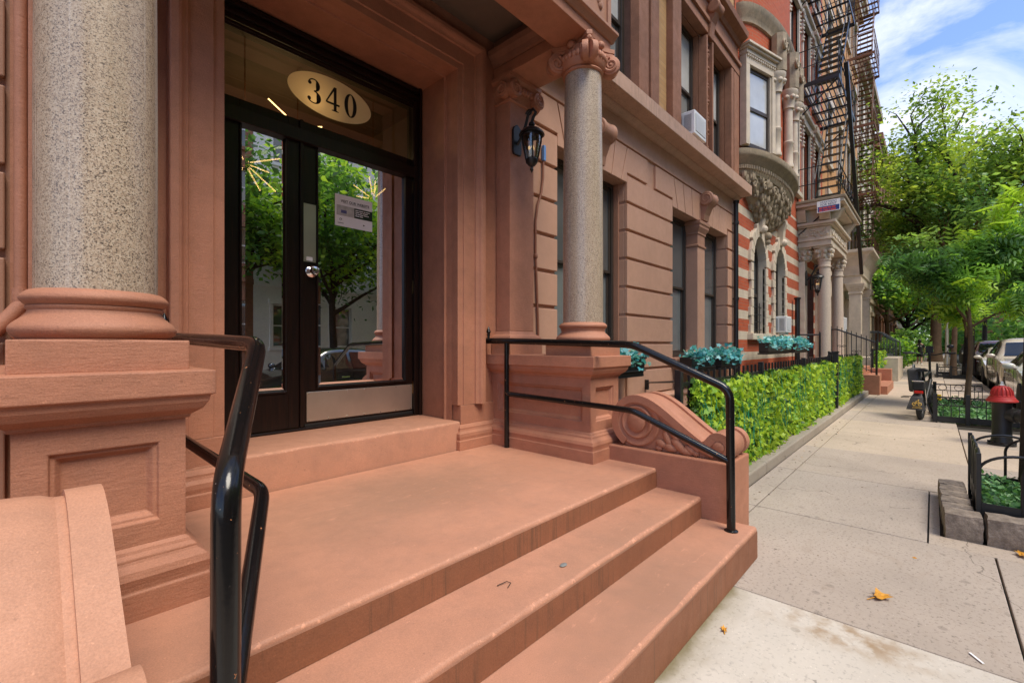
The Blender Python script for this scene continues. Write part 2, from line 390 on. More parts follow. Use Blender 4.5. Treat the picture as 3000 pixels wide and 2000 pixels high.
    def build(s, name, mat, parent=None, bevel=0., smooth=False, label=None, seg=2):
        o_ = Vector((0, 0, 0)); q = parent
        while q is not None: o_ += q.location; q = q.parent
        me = bpy.data.meshes.new(name); me.from_pydata([(v[0] - o_.x, v[1] - o_.y, v[2] - o_.z) for v in s.v], [], s.f)
        mats = mat if isinstance(mat, (list, tuple)) else [mat]
        for m in mats: me.materials.append(M[m] if isinstance(m, str) else m)
        if len(mats) > 1: me.polygons.foreach_set('material_index', s.mi)
        if len(s.f) < 60000:
            bm = bmesh.new(); bm.from_mesh(me); bmesh.ops.recalc_face_normals(bm, faces=bm.faces) if smooth != 'leaf' else None; bm.to_mesh(me); bm.free()
        if smooth is True or smooth == 1:
            me.shade_smooth(); me.set_sharp_from_angle(angle=radians(38))
        me.update()
        o = bpy.data.objects.new(name, me); COL.objects.link(o); o.parent = parent
        if bevel:
            b = o.modifiers.new('edge', 'BEVEL'); b.width = bevel; b.segments = seg; b.limit_method = 'ANGLE'; b.angle_limit = radians(35)
        if label: o['label'] = label
        return o

def tag(o, label, cat, group=None):
    o['label'] = label; o['category'] = cat
    if group: o['group'] = group
    return o
def thing(name, label, cat, loc=(0, 0, 0), group=None, rz=0):
    o = bpy.data.objects.new(name, None); COL.objects.link(o); o.location = loc; o.rotation_euler = (0, 0, rz); o.empty_display_size = .1
    return tag(o, label, cat, group)
def struct(o): o['kind'] = 'structure'; return o
def copy_tree(o, parent=None):
    c = o.copy(); COL.objects.link(c); c.parent = parent
    for ch in [q for q in o.children]: copy_tree(ch, c)
    return c
def dup(o, loc, label=None, rz=None, group=None, scale=None):
    c = copy_tree(o); c.location = loc
    if rz is not None: c.rotation_euler = (0, 0, rz)
    if label: c['label'] = label
    if group: c['group'] = group
    if scale: c.scale = scale
    return c
def text_mesh(txt, size, name, mat, parent, origin, U, V, align='CENTER', space=1., bold=0.):
    cu = bpy.data.curves.new(name, 'FONT'); cu.body = txt; cu.size = size; cu.align_x = align; cu.space_character = space; cu.offset = bold; cu.resolution_u = 3
    t = bpy.data.objects.new(name, cu); COL.objects.link(t)
    dg = bpy.context.evaluated_depsgraph_get(); me = bpy.data.meshes.new_from_object(t.evaluated_get(dg)); bpy.data.objects.remove(t)
    U, V, origin = Vector(U), Vector(V), Vector(origin)
    mb = MB(); mb.add([origin + U * v.co.x + V * v.co.y for v in me.vertices], [tuple(p.vertices) for p in me.polygons])
    return mb.build(name, mat, parent)
def arc(cx, cy, r, a0, a1, n, ry=None):
    return [(cx + r * cos(a0 + (a1 - a0) * i / n), cy + (ry or r) * sin(a0 + (a1 - a0) * i / n)) for i in range(n + 1)]
def spiral_tube(mb, c, U, V, r0, turns, rt, a0=0., flip=1, n=44, shrink=.86):
    c, U, V = Vector(c), Vector(U), Vector(V); P = []; R = []
    for i in range(n + 1):
        t = i / n; a = a0 + flip * turns * 2 * pi * t; r = r0 * (1 - shrink * t ** .8); P.append(c + U * (r * cos(a)) + V * (r * sin(a))); R.append(rt * (1 - .45 * t))
    mb.tube(P, R, 7)

def leaves(name, mats, pts, size, parent, flat=.5, nrm=None, shape='diamond', droop=0., weights=(.3, .4, .3), label=None, sizevar=.35, fronds=0, shade=None):
    """many small leaf faces at the points"""
    P = np.asarray(pts, float); n = len(P)
    if shape == 'diamond': base = np.array([(-.5, 0, 0), (0, -.27, .05), (.5, 0, 0), (0, .27, .05)])
    elif shape == 'ivy': base = np.array([(-.42, 0, 0), (-.5, -.38, -.05), (-.12, -.30, .04), (.02, -.52, -.06), (.16, -.2, .04), (.56, 0, -.05), (.16, .2, .04), (.02, .52, -.06), (-.12, .30, .04), (-.5, .38, -.05)])
    else: base = np.array([(-.5, 0, 0), (-.1, -.3, .05), (.5, 0, -.04), (-.1, .3, .05)])
    if fronds:
        parts = []
        for i in range(fronds):
            x = -.5 + (i + .5) / fronds; L = .32 * (1 - .5 * abs(x)); wd = .5 / fronds
            for sgn in (-1, 1):
                parts.append(np.array([(x, 0, 0), (x + wd * .7 + .05, sgn * L * .45, .02), (x + .16, sgn * L, -.05), (x - wd * .6 + .06, sgn * L * .5, .02)]))
        base = np.concatenate(parts)
    m = len(base)
    ax = rng.normal(size=(n, 3)); ax[:, 2] *= (1 - flat); ax[:, 2] -= droop; ax /= np.linalg.norm(ax, axis=1, keepdims=True)
    if nrm is not None: nz = np.asarray(nrm, float) + rng.normal(size=(n, 3)) * .55
    else: nz = rng.normal(size=(n, 3)); nz[:, 2] = np.abs(nz[:, 2]) + flat * 2
    nz -= ax * (nz * ax).sum(1, keepdims=True); nz /= np.linalg.norm(nz, axis=1, keepdims=True) + 1e-9
    ay = np.cross(nz, ax); S = size * (1 + sizevar * rng.uniform(-1, 1, n))
    W = P[:, None, :] + S[:, None, None] * (base[None, :, 0:1] * ax[:, None, :] + base[None, :, 1:2] * ay[:, None, :] + base[None, :, 2:3] * nz[:, None, :])
    o_ = Vector((0, 0, 0)); q = parent
    while q is not None: o_ += q.location; q = q.parent
    W = W.reshape(-1, 3) - np.array(o_)
    k = 4 if m % 4 == 0 else m
    nf = n * m // k
    me = bpy.data.meshes.new(name)
    me.vertices.add(len(W)); me.vertices.foreach_set('co', W.ravel().astype('f'))
    me.loops.add(len(W)); me.loops.foreach_set('vertex_index', np.arange(len(W), dtype='i'))
    me.polygons.add(nf); me.polygons.foreach_set('loop_start', np.arange(0, len(W), k, dtype='i'))
    for mm in mats: me.materials.append(mm)
    pick = rng.choice(len(mats), n, p=weights) if shade is None else shade
    me.polygons.foreach_set('material_index', np.repeat(pick, m // k).astype('i'))
    me.update(calc_edges=True); me.validate()
    o = bpy.data.objects.new(name, me); COL.objects.link(o); o.parent = parent
    if label: o['label'] = label
    return o

def win_sash(parent, x0, x1, z0, z1, y, split=.5, fw=.055, pane='win', blind=True, label=None):
    """a double hung window: frame with its panes"""
    mb = MB(); zm = z0 + (z1 - z0) * split
    for a, b, c, d in ((x0, x0 + fw, z0, z1), (x1 - fw, x1, z0, z1), (x0 + fw, x1 - fw, z0, z0 + fw * 1.2), (x0 + fw, x1 - fw, z1 - fw, z1)): mb.box(a, b, y, y + .10, c, d)
    i = fw * .75
    for yy, za, zb in ((y + .022, zm - .025, z1 - fw), (y + .055, z0 + fw * 1.2, zm + .025)):
        mb.box(x0 + fw, x0 + fw + i, yy, yy + .03, za, zb); mb.box(x1 - fw - i, x1 - fw, yy, yy + .03, za, zb)
        mb.box(x0 + fw + i, x1 - fw - i, yy, yy + .03, za, za + i); mb.box(x0 + fw + i, x1 - fw - i, yy, yy + .03, zb - i, zb)
    w = mb.build('window', 'frame', parent, .004, label=label)
    for yy, za, zb, mt in ((y + .035, zm - .02, z1 - fw - .005, pane), (y + .07, z0 + fw * 1.25, zm + .02, ('blind_pale' if pane == 'win_sky' else 'blind') if blind else pane)):
        MB().quad((x0 + fw + .004, yy, za), (x1 - fw - .004, yy, za), (x1 - fw - .004, yy, zb), (x0 + fw + .004, yy, zb)).build('pane', mt, w)
    return w
SKY, SUN = .145, 4.1
# ------------------------------------------------------------------ setting
H = 1.4
def ground_sheet():
    struct(MB().quad((-150, -150, -.17), (400, -150, -.17), (400, 150, -.17), (-150, 150, -.17)).build('ground', 'asphalt'))
    struct(MB().quad((-60, -10.2, -.13), (300, -10.2, -.13), (300, -1.17, -.13), (-60, -1.17, -.13)).build('road', 'asphalt'))
    mb = MB(); x = -30.
    while x < 160: mb.box(x, x + 2.98, -1.32, -1.17, -.16, .0); x += 3.
    struct(mb.build('kerb', 'kerb', None, .012))
    struct(MB().box(-40, 220, -10.4, -10.2, -.16, 0).box(-40, 220, -15.2, -10.4, -.16, -.004).build('opposite_pavement', 'slab_grey'))
    # the slabs of the pavement, with open joints over dirt
    mb = MB(); g = .005
    def slab(x0, x1, y0, y1, mi, dz=0.): mb.cur = mi; mb.box(x0 + g, x1 - g, y0 + g, y1 - g, -.1, dz)
    X = [2.825 + 1.55 * k for k in range(-12, 60)]
    for i in range(len(X) - 1):
        a, b = X[i], X[i + 1]; k = i - 12
        m = 0 if -3 <= k < 0 else 1 if k in (0, 1) else 2 if k in (3, 4, 9, 10) else [3, 2, 3, 2, 1][k % 5]
        slab(a, b, -.30 if not 1 <= k <= 1 else .03, 1.14, m, .001 * (k % 3))
        yb = 1.62 if b < 3 else 1.34
        if b > 3.0: slab(a, b, 1.14, yb, m, .001 * (k % 3))
    for i in range(len(X) - 1):
        a, b = X[i], X[i + 1]; k = i - 12; m = [2, 3, 1][k % 3] if k else 1
        if not any(p0 - .02 < (a + b) / 2 < p1 + .02 for p0, p1 in PITS): slab(a, b, -1.17, -.30, m)
    struct(mb.build('pavement', ['slab_white', 'slab_grey', 'slab_tan', 'slab_mid'], None, .006))
    struct(MB().box(-30, 110, -1.165, 3.0, -.16, -.03).build('pavement_bed', 'joint'))
    for p0, p1 in PITS:
        struct(MB().box(p0, p1, -1.16, -.02, -.028, -.012 + .0).build('tree_pit_soil', 'soil'))
PITS = [(4.37, 5.93), (11.2, 15.1), (26.7, 30.)]
ground_sheet()

# ------------------------------------------------------------------ brownstone and its porch
B = thing('brownstone_house', 'brown and terracotta painted house with columned porch, rusticated ground floor and tan brick above', 'house', (1.755, 3.05, 0))
YW = 3.05
PX = [(-.015, .415, .20), (3.045, 3.475, 3.26)]     # pedestal dies and column axes
CY_ = [2.22, 2.19]
LZ = .485
def pedestal(k):
    x0, x1, cx = PX[k]; cy = CY_[k]; y0 = cy - .215; y1 = YW + .02
    mb = MB()
    mb.rings(x0, x1, y0, y1, [(.066, 0 if k else .2), (.066, .575), (.060, .580), (.062, .60), (.066, .622), (.058, .645), (.034, .664), (.030, .672), (.030, .680), (.016, .692), (.012, .702), (0, .712)], False)
    mb.rings(x0, x1, y0, y1, [(0, 1.136), (.012, 1.138), (.014, 1.150), (.024, 1.156), (.046, 1.172), (.060, 1.196), (.064, 1.214), (.064, 1.219), (.078, 1.223), (.078, 1.309), (0, 1.313)], False)
    mb.quad((x0, y0, 1.3128), (x1, y0, 1.3128), (x1, y1, 1.3128), (x0, y1, 1.3128))
    zb, zt = .712, 1.136; h = zt - zb
    st = [(0, 0), (.078, 0), (.082, .012), (.092, .012), (.108, .032), (.112, .032)]
    mb.panel((x0, y0, zb), (1, 0, 0), (0, 0, 1), (0, -1, 0), x1 - x0, h, st)
    for xx, s in ((x0, -1), (x1, 1)):
        if s < 0: mb.panel((xx, y1, zb), (0, -1, 0), (0, 0, 1), (-1, 0, 0), y1 - y0, h, st)
        else: mb.panel((xx, y0, zb), (0, 1, 0), (0, 0, 1), (1, 0, 0), y1 - y0, h, st)
    mb.build('pedestal', 'terra', B, .004)
def column(k):
    cx, cy = PX[k][2], CY_[k]
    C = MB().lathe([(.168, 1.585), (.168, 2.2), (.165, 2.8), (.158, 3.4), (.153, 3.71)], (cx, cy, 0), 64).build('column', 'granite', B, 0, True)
    hb = .226
    mb = MB().box(cx - hb, cx + hb, cy - hb, cy + hb, 1.309, 1.416)
    mb.build('base_block', 'terra', C, .005)
    pr = [(.226, 1.416)] + [(.20 + .027 * sin(pi * t), 1.416 + .072 * t) for t in np.linspace(0.05, 1, 9)] + [(.197, 1.492), (.19, 1.497), (.183, 1.508), (.181, 1.516), (.187, 1.524), (.187, 1.530)] + [(.183 + .019 * sin(pi * t), 1.532 + .05 * t) for t in np.linspace(0, 1, 8)] + [(.172, 1.586)]
    MB().lathe(pr, (cx, cy, 0), 64).build('column_base', 'terra', C, 0, True)
    cap = MB()
    cap.lathe([(.154, 3.66), (.166, 3.662), (.172, 3.672), (.166, 3.684), (.158, 3.688)] + [(.16 + .035 * t, 3.69 + .06 * t ** 2) for t in np.linspace(0, 1, 6)] + [(.175, 3.80), (.17, 3.86)], (cx, cy, 0), 48)
    # concave abacus with blunt corners
    pl = []
    a_, b_ = .235, .185
    for q in range(4):
        ang = q * pi / 2
        side = [(.205 - .065 * (1 - (t / .172) ** 2), t) for t in np.linspace(-.172, .172, 9)]
        for u, v in side: pl.append((cx + u * cos(ang) - v * sin(ang), cy + u * sin(ang) + v * cos(ang)))
    ab = MB(); ab.prism(pl, 'z', 3.862, 3.8985); sm = [(cx + (p[0] - cx) * .95, cy + (p[1] - cy) * .95) for p in pl]
    ab.prism(sm, 'z', 3.834, 3.8615); ab.build('abacus', 'terra', C, .003)
    for q in range(4):
        an = pi / 4 + q * pi / 2
        for s in (-1, 1):
            d = Vector((cos(an - s * .30), sin(an - s * .30), 0)); n_ = Vector((-d.y, d.x, 0)) * (-s)
            c = Vector((cx, cy, 3.752)) + Vector((cos(an), sin(an), 0)) * .240 + n_ * .026 - Vector((cos(an), sin(an), 0)) * .0
            cap.lathe([(.072, -.026), (.076, -.018), (.076, .020), (.070, .024)], c, 24, n_)
            spiral_tube(cap, c + n_ * .026, d, (0, 0, 1), .066, 2.1, .0145, 1.7, 1 if True else -1)
            cap.sphere(c + n_ * .026, .014, 8, 6)
        tip = Vector((cx, cy, 3.84)) + Vector((cos(an), sin(an), 0)) * .25
        cap.sphere(tip, .026, 8, 6)
        for j in range(-2, 3):
            aa = q * pi / 2 + j * .19; rr = .186
            cap.sphere((cx + rr * cos(aa), cy + rr * sin(aa), 3.775), .024, 8, 6, (1, 1, 1.35))
        cap.sphere((cx + .17 * cos(q * pi / 2), cy + .17 * sin(q * pi / 2), 3.865), .036, 10, 6, (1, 1, .9))
    cap.build('capital', 'terra', C, 0, True)
    # pilaster behind it
    px0, px1, py = cx - .17, cx + .17, 2.88
    P = MB().box(px0, px1, py, YW + .01, 1.531, 3.66).build('pilaster', 'terra', B, .004)
    mb = MB(); mb.box(px0 - .06, px1 + .06, py - .06, YW + .012, 1.309, 1.418)
    mb.rings(px0, px1, py, YW + .011, [(.03, 1.418), (.05, 1.43), (.058, 1.455), (.05, 1.48), (.03, 1.492), (.012, 1.50), (0, 1.53)])
    mb.build('pilaster_base', 'terra', P, .004)
    mb = MB(); mb.rings(px0, px1, py, YW + .011, [(0, 3.66), (.014, 3.668), (.014, 3.684), (.002, 3.69), (.012, 3.72), (.03, 3.76), (.03, 3.84), (.055, 3.862), (.055, 3.899)])
    for s in (-1, 1):
        c = Vector((cx + s * .165, py - .045, 3.752)); mb.lathe([(.072, -.03), (.076, -.02), (.076, .03), (.07, .034)], c, 24, (0, -1, 0)); spiral_tube(mb, c + Vector((0, -.034, 0)), (1, 0, 0), (0, 0, 1), .066, 2.2, .011, 1.6, -s)
        c2 = Vector((cx + s * .215, py + .04, 3.752)); mb.lathe([(.072, -.03), (.076, .0), (.072, .03)], c2, 24, (s, 0, 0)); spiral_tube(mb, c2 + Vector((s * .03, 0, 0)), (0, 1, 0), (0, 0, 1), .066, 2.2, .011, 1.6, 1)
    for j in range(-2, 3): mb.sphere((cx + j * .042, py - .04, 3.78), .023, 8, 6, (1, 1, 1.4))
    mb.build('pilaster_capital', 'terra', P, 0, True)
for k in (0, 1): pedestal(k); column(k)

# entablature and porch ceiling
def entablature():
    mb = MB()
    x0, x1 = -.03, 3.45
    mb.box(-.04, x1, 2.035, 2.345, 3.90, 3.98)
    for xa, xb in ((x0 + .0, x0 + .42), (3.06, x1)): mb.box(xa, xb, 2.346, YW + .02, 3.90, 4.0)
    E_ = mb.build('porch_beam', 'terra', B, .005)
    mb = MB(); mb.box(-.04, x1 - .03, 2.361, YW + .018, 4.26, 4.30); mb.build('porch_ceiling', 'ceiling', E_); mb = MB()
    mb.box(-.03, x1 - .012, 2.047, 2.36, 3.981, 4.9); mb.box(3.07, x1 - .012, 2.36, YW + .02, 4.0, 4.9); mb.box(-.028, .36, 2.361, YW + .018, 4.0, 4.9)
    mb.build('frieze', 'tan_side', E_, .004)
    mb = MB()
    mb.prism([(2.046, 3.982), (2.02, 3.984), (2.008, 4.0), (1.99, 4.022), (1.972, 4.028), (1.972, 4.052), (2.046, 4.066)], 'x', -.04, x1 + .03)
    mb.prism([(x1 - .014, 3.984), (x1 + .01, 3.986), (x1 + .022, 4.0), (x1 + .044, 4.022), (x1 + .06, 4.03), (x1 + .06, 4.052), (x1 - .014, 4.066)], 'y', 2.05, YW + .01)
    mb.build('beam_moulding', 'tan_side', E_, .003)
    mb = MB()
    for xx, s in ((3.06, -1), (x0 + .42, 1)):
        mb.prism([(xx, 4.001), (xx + s * .03, 4.003), (xx + s * .05, 4.04), (xx + s * .085, 4.075), (xx + s * .1, 4.12), (xx, 4.16)], 'y', 2.36, YW)
        mb.box(xx, xx - s * .02, 2.36, YW, 4.16, 4.259)
    mb.prism([(2.36, 4.001), (2.39, 4.003), (2.41, 4.04), (2.445, 4.075), (2.46, 4.12), (2.36, 4.16)], 'x', .45, 3.0)
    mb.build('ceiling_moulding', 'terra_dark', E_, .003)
    MB().box(.9, 2.6, 2.46, 2.62, 4.20, 4.26).build('ceiling_panel', 'ceiling', E_, .004)
    # carved scrollwork on the frieze
    mb = MB()
    for cx, fl in ((3.02, 1), (2.60, -1), (2.18, 1)):
        c = Vector((cx, 2.045, 4.45)); spiral_tube(mb, c, (1, 0, 0), (0, 0, 1), .15, 1.9, .030, 0, fl); mb.sphere(c, .05, 10, 6, (1, .6, 1))
        for j in range(7):
            a = j * .8; mb.sphere((cx + .17 * cos(a), 2.045, 4.45 + .17 * sin(a)), .042, 8, 6, (1.3, .5, .8))
    for j in range(9): mb.sphere((3.30 - .018 * j, 2.045, 4.24 + .03 * j), .035, 8, 6, (1, .5, 1.2))
    mb.build('carved_scrollwork', 'tan_side', E_, 0, True)
    mb = MB()
    for za, zb in ((4.09, 4.11), (4.86, 4.89)): mb.box(-.04, x1 - .0, 2.028, 2.05, za, zb)
    mb.box(3.40, 3.45, 2.028, 2.05, 4.11, 4.86)
    mb.build('frieze_border', 'tan_side', E_, .003)
entablature()

# door wall, casing and base mouldings
DOORX = (.80, 2.653); DY = 3.62; ZT = .73; DZ = 3.86
def door_wall():
    mb = MB()
    mb.wall(-.025, 3.44, LZ, 4.3, YW, [(.62, 2.86, LZ - .1, 4.05)])
    mb.v = [(v[0], v[1] + .02, v[2]) for v in mb.v]; W = mb.build('porch_wall', 'terra', B)
    # splayed jambs and head, stepped casing swept round three sides of the opening
    xl, xr, zt = .824, 2.613, 3.815
    prof = [(-.035, DY, .0), (.035, 3.16, .0)]
    def U(steps, name, mat, zb):
        V = []; F = []
        for d, y in steps:
            V += [(xl - d, y, zb), (xl - d, y, zt + d), (xr + d, y, zt + d), (xr + d, y, zb)]
        for j in range(len(steps) - 1):
            for i in range(3): F.append((j * 4 + i, j * 4 + i + 1, (j + 1) * 4 + i + 1, (j + 1) * 4 + i))
        return MB().add(V, F).build(name, mat, B, .003)
    U([(.03, DY + .02), (.012, 3.26), (-.008, 3.25), (-.008, 3.235), (.010, 3.232), (.011, 3.15)], 'door_reveal', 'terra', ZT - .01)
    U([(.011, 3.16), (0, 3.06), (.055, 3.058), (.058, 3.046), (.180, 3.042), (.184, 3.026), (.196, 3.022), (.208, 3.014), (.222, 2.994), (.236, 2.987), (.270, 2.987), (.276, 2.994), (.276, YW + .03)], 'door_casing', 'terra', .87)
    # plinth under the casing: a low block, and the moulding that returns on it
    prf = [(.03, LZ), (.03, .565), (.024, .57), (.028, .60), (.026, .625), (.010, .645), (.006, .66), (.006, .672), (-.005, .69), (-.02, .705)]
    for a, b in ((2.615, 3.10), (.40, .82)):
        mb = MB(); mb.rings(a, b, 3.03, YW + .3, prf)
        mb.box(a + .02, b, 3.045, YW + .3, .70, .868)
        mb.build('base_moulding', 'terra', B, .004)
door_wall()

# the pair of doors with the transom
D = MB()
D.box(DOORX[0] - .02, DOORX[0] + .09, DY, DY + .10, ZT, DZ); D.box(DOORX[1] - .10, DOORX[1] + .02, DY, DY + .10, ZT, DZ)
D.box(DOORX[0] + .09, DOORX[1] - .10, DY, DY + .10, DZ - .17, DZ); D.box(DOORX[0] + .09, DOORX[1] - .10, DY - .005, DY + .10, 2.985, 3.09)
D.box(DOORX[0] + .09, DOORX[1] - .10, DY + .001, DY + .03, ZT, ZT + .02)
for o_, zz in ((.035, .19), (.06, .205)): D.box(DOORX[0] + .09, DOORX[1] - .10, DY - .012 + o_ * .3, DY + .02, DZ - zz - .012, DZ - zz + .012)
D.box(DOORX[0] + .05, DOORX[1] - .06, DY - .03, DY + .02, DZ - .075, DZ - .04)
D.box(DOORX[0] + .05, DOORX[1] - .06, DY - .02, DY + .02, DZ - .135, DZ - .11)
D.box(DOORX[1] - .055, DOORX[1] - .025, DY - .025, DY + .01, ZT, DZ); D.box(DOORX[1] - .115, DOORX[1] - .085, DY - .015, DY + .02, 3.09, DZ - .16)
D = D.build('door_frame', 'wood', B, .006)
MB().quad((DOORX[0] + .09, DY + .045, 3.08), (DOORX[1] - .09, DY + .045, 3.08), (DOORX[1] - .09, DY + .045, DZ - .16), (DOORX[0] + .09, DY + .045, DZ - .16)).build('transom_pane', 'transom_glass', D)
GY = DY + .055
def fix_doors():
    pass
D2 = MB()
def door_pair():
    y = DY + .035
    def leaf(name, x0, x1, gx0, gx1, gz0, gz1, label):
        mb = MB(); zt = 3.165; zb = ZT + .022
        for a, b, c, d in ((x0, gx0, zb, zt), (gx1, x1, zb, zt), (gx0, gx1, zb, gz0), (gx0, gx1, gz1, zt)): mb.box(a, b, y, y + .05, c, d)
        m = .016
        for a, b, c, d in ((gx0, gx0 + m, gz0, gz1), (gx1 - m, gx1, gz0, gz1), (gx0 + m, gx1 - m, gz0, gz0 + m), (gx0 + m, gx1 - m, gz1 - m, gz1)): mb.box(a, b, y - .011, y + .03, c, d)
        L = mb.build(name, 'wood', B, .004, label=label)
        a, b, c, d = gx0 + m, gx1 - m, gz0 + m, gz1 - m; e = .028
        g = MB(); g.quad((a + e, y + .014, c + e), (b - e, y + .014, c + e), (b - e, y + .014, d - e), (a + e, y + .014, d - e))
        # bevelled border of the pane
        for q in (((a, c), (b, c), (b - e, c + e), (a + e, c + e)), ((b, c), (b, d), (b - e, d - e), (b - e, c + e)), ((b, d), (a, d), (a + e, d - e), (b - e, d - e)), ((a, d), (a, c), (a + e, c + e), (a + e, d - e))):
            g.add([(q[0][0], y + .019, q[0][1]), (q[1][0], y + .019, q[1][1]), (q[2][0], y + .014, q[2][1]), (q[3][0], y + .014, q[3][1])], [(0, 1, 2, 3)])
        g.build('glass_pane', 'door_glass', L)
        return L
    leaf('door', .885, 1.50, 1.075, 1.415, 1.03, 3.03, 'narrow fixed dark wood door leaf with glass pane')
    R = leaf('door', 1.522, 2.555, 1.63, 2.49, 1.05, 3.03, 'wide dark wood door leaf with steel kick plate')
    MB().box(1.497, 1.525, y - .02, y + .03, ZT + .02, 3.165).build('astragal', 'wood', R, .005)
    k = MB().box(1.553, 2.548, y - .006, y + .002, .79, 1.025); k.build('kick_plate', 'steel', R, .002)
    s = MB()
    for i in range(7):
        for z in (.80, 1.013): s.sphere((1.57 + i * .16, y - .006, z), .006, 6, 4)
    s.build('screw', 'chrome', R)
    MB().box(1.535, 2.55, y - .014, y + .002, ZT + .016, .772).build('door_sweep', 'gasket', R, .003)
    p = MB().box(1.53, 1.627, y - .004, y + .002, 2.06, 2.52); 
    for a in (1.545, 1.612):
        for z in (2.075, 2.505): p.sphere((a, y - .004, z), .005, 6, 4)
    p.build('push_plate', 'steel', R)
    MB().box(1.55, 1.60, y - .0055, y - .0045, 2.07, 2.10).build('maker_sticker', 'paper', R)
    MB().lathe([(.045, 0), (.046, .008), (.036, .014), (.018, .02), (.016, .04), (.03, .05), (.036, .066), (.030, .084), (.012, .09)], (1.59, y, 1.985), 24, (0, -1, 0)).build('door_knob', 'chrome', R, 0, True)
    hg = MB()
    for z in (1.0, 1.95, 2.9): hg.lathe([(.011, -.06), (.011, .06)], (2.562, y - .008, z), 10)
    hg.build('hinge', 'brass', R)
door_pair()
def transom_number():
    cx, cz, y = 1.765, 3.437, DY + .040
    e = MB().poly([(cx + .355 * cos(t), y, cz + .168 * sin(t)) for t in np.linspace(0, 2 * pi, 65)[:-1]]).build('number_oval', M['oval'], D)
    y -= .002; hgt = .2; wd = .112
    def pl(pts, ox): return [(ox + p[0] * wd, y, cz + (p[1] - .5) * hgt) for p in pts]
    def ring_digit(ox, outer, inner):
        n = len(outer); V = pl(outer, ox) + pl(inner, ox)
        return V, [(i, (i + 1) % n, n + (i + 1) % n, n + i) for i in range(n)]
    n = MB()
    o = [(.5 + .5 * cos(t), .5 + .5 * sin(t)) for t in np.linspace(0, 2 * pi, 41)[:-1]]; i = [(  .5 + .21 * cos(t), .5 + .45 * sin(t)) for t in np.linspace(0, 2 * pi, 41)[:-1]]
    n.add(*ring_digit(1.872, o, i)); n.build('numeral', 'ink', e)
    n = MB()
    for q in ([(.60, 0), (.60, .98), (.78, 1.0), (.82, 1.), (.82, 0)], [(0, .27), (.0, .335), (.62, 1.0), (.78, 1.0), (.12, .345), (.12, .27)], [(.1, .25), (.1, .335), (1.05, .335), (1.05, .25)], [(.44, 0), (.44, .03), (.60, .06), (.82, .06), (.98, .03), (.98, 0)]):
        n.poly(pl(q, 1.712)); 
    n.v = [(v[0], v[1] - .0003 * (k // 4), v[2]) for k, v in enumerate(n.v)]
    n.build('numeral', 'ink', e)
    n = MB()
    def cres(c0, c1, rx, ry, a0, a1, thick, m=26):
        O = []; I = []
        for k in range(m + 1):
            a = a0 + (a1 - a0) * k / m; w = max(.085, thick * max(0, cos(a)) ** .8); O.append((c0 + rx * cos(a), c1 + ry * sin(a))); I.append((c0 + (rx - w) * cos(a), c1 + (ry - min(.05, w)) * sin(a)))
        V = pl(O, 1.565) + pl(I, 1.565); N = m + 1
        n.add(V, [(k, k + 1, N + k + 1, N + k) for k in range(m)])
    cres(.44, .745, .44, .255, radians(150), radians(-90), .30); cres(.44, .265, .52, .265, radians(90), radians(-155), .34)
    for c in ((.14, .80), (.10, .17)): n.poly([(1.565 + (c[0] + .13 * cos(t)) * wd, y - .0005, cz + (c[1] - .5 + .075 * sin(t)) * hgt) for t in np.linspace(0, 2 * pi, 17)[:-1]])
    n.build('numeral', 'ink', e)
def ovalmat():
    k = NT('frosted number oval with painted glow')
    p = k.n('ShaderNodeBsdfPrincipled', Roughness=.5); k.set(p, 'Base Color', (.62, .50, .30, 1))
    # frosted film: glow of the lamp behind it put in as emission
    sp = k.n('ShaderNodeVectorMath', _operation='DISTANCE', i0=k.coord(), i1=(1.62 - 1.755, DY + .04 - 3.05, 3.37)).outputs['Value']
    g = k.ramp(sp, (0., 1.), (.10, .45), (.28, .10), (.6, .05))
    k.set(p, 'Emission Color', (1, .55, .16, 1)); k.set(p, 'Emission Strength', k.math('MULTIPLY', g, .55))
    return k.shader(p)
M['oval'] = ovalmat()
transom_number()

# lobby behind the glass
def lobby():
    R = MB(); a, b, c, d = .35, 3.25, DY + .12, 7.2
    R.quad((a, d, ZT), (b, d, ZT), (b, d, 4.2), (a, d, 4.2)).quad((a, c, ZT), (a, d, ZT), (a, d, 4.2), (a, c, 4.2)).quad((b, c, ZT), (b, d, ZT), (b, d, 4.2), (b, c, 4.2)).quad((a, c, 4.2), (b, c, 4.2), (b, d, 4.2), (a, d, 4.2))
    L = R.build('lobby_wall', 'inside', B)
    MB().quad((a, c, ZT - .002), (b, c, ZT - .002), (b, d, ZT - .002), (a, d, ZT - .002)).build('lobby_floor', 'inside_floor', B)
    m = MB(); m.box(1.2, 2.4, 7.12, 7.18, ZT, 3.0); m.build('inner_door', 'wood', L)
lobby()
def starburst(loc, rods, label):
    t = thing('starburst_lamp', label, 'lamp', loc, 'starburst lamps in the lobby')
    c = Vector(loc)
    MB().sphere(c, .035, 12, 8).build('hub', 'brass', t, 0, True)
    MB().bar(c, (c.x, c.y, 4.2), .008).build('stem', 'brass', t)
    for d in rods:
        d = Vector(d); MB().tube([c + d.normalized() * .05, c + d], .0065, 8).build('lit_rod', 'gilt', t)
starburst((1.40, 4.6, 3.05), [(.30, 0, .13), (.22, .05, -.01), (.30, .1, -.16), (.13, 0, -.22), (-.06, 0, -.14), (-.13, 0, .05), (-.2, .1, -.1), (.0, .2, .2)], 'lit starburst lamp with gold rods behind the narrow door leaf')
starburst((1.93, 4.75, 3.62), [(-.28, 0, .17), (-.14, -.1, -.12), (.2, 0, -.16), (-.26, .05, -.02), (.1, .1, -.25), (.25, 0, .08)], 'lit starburst lamp behind the oval number in the transom')
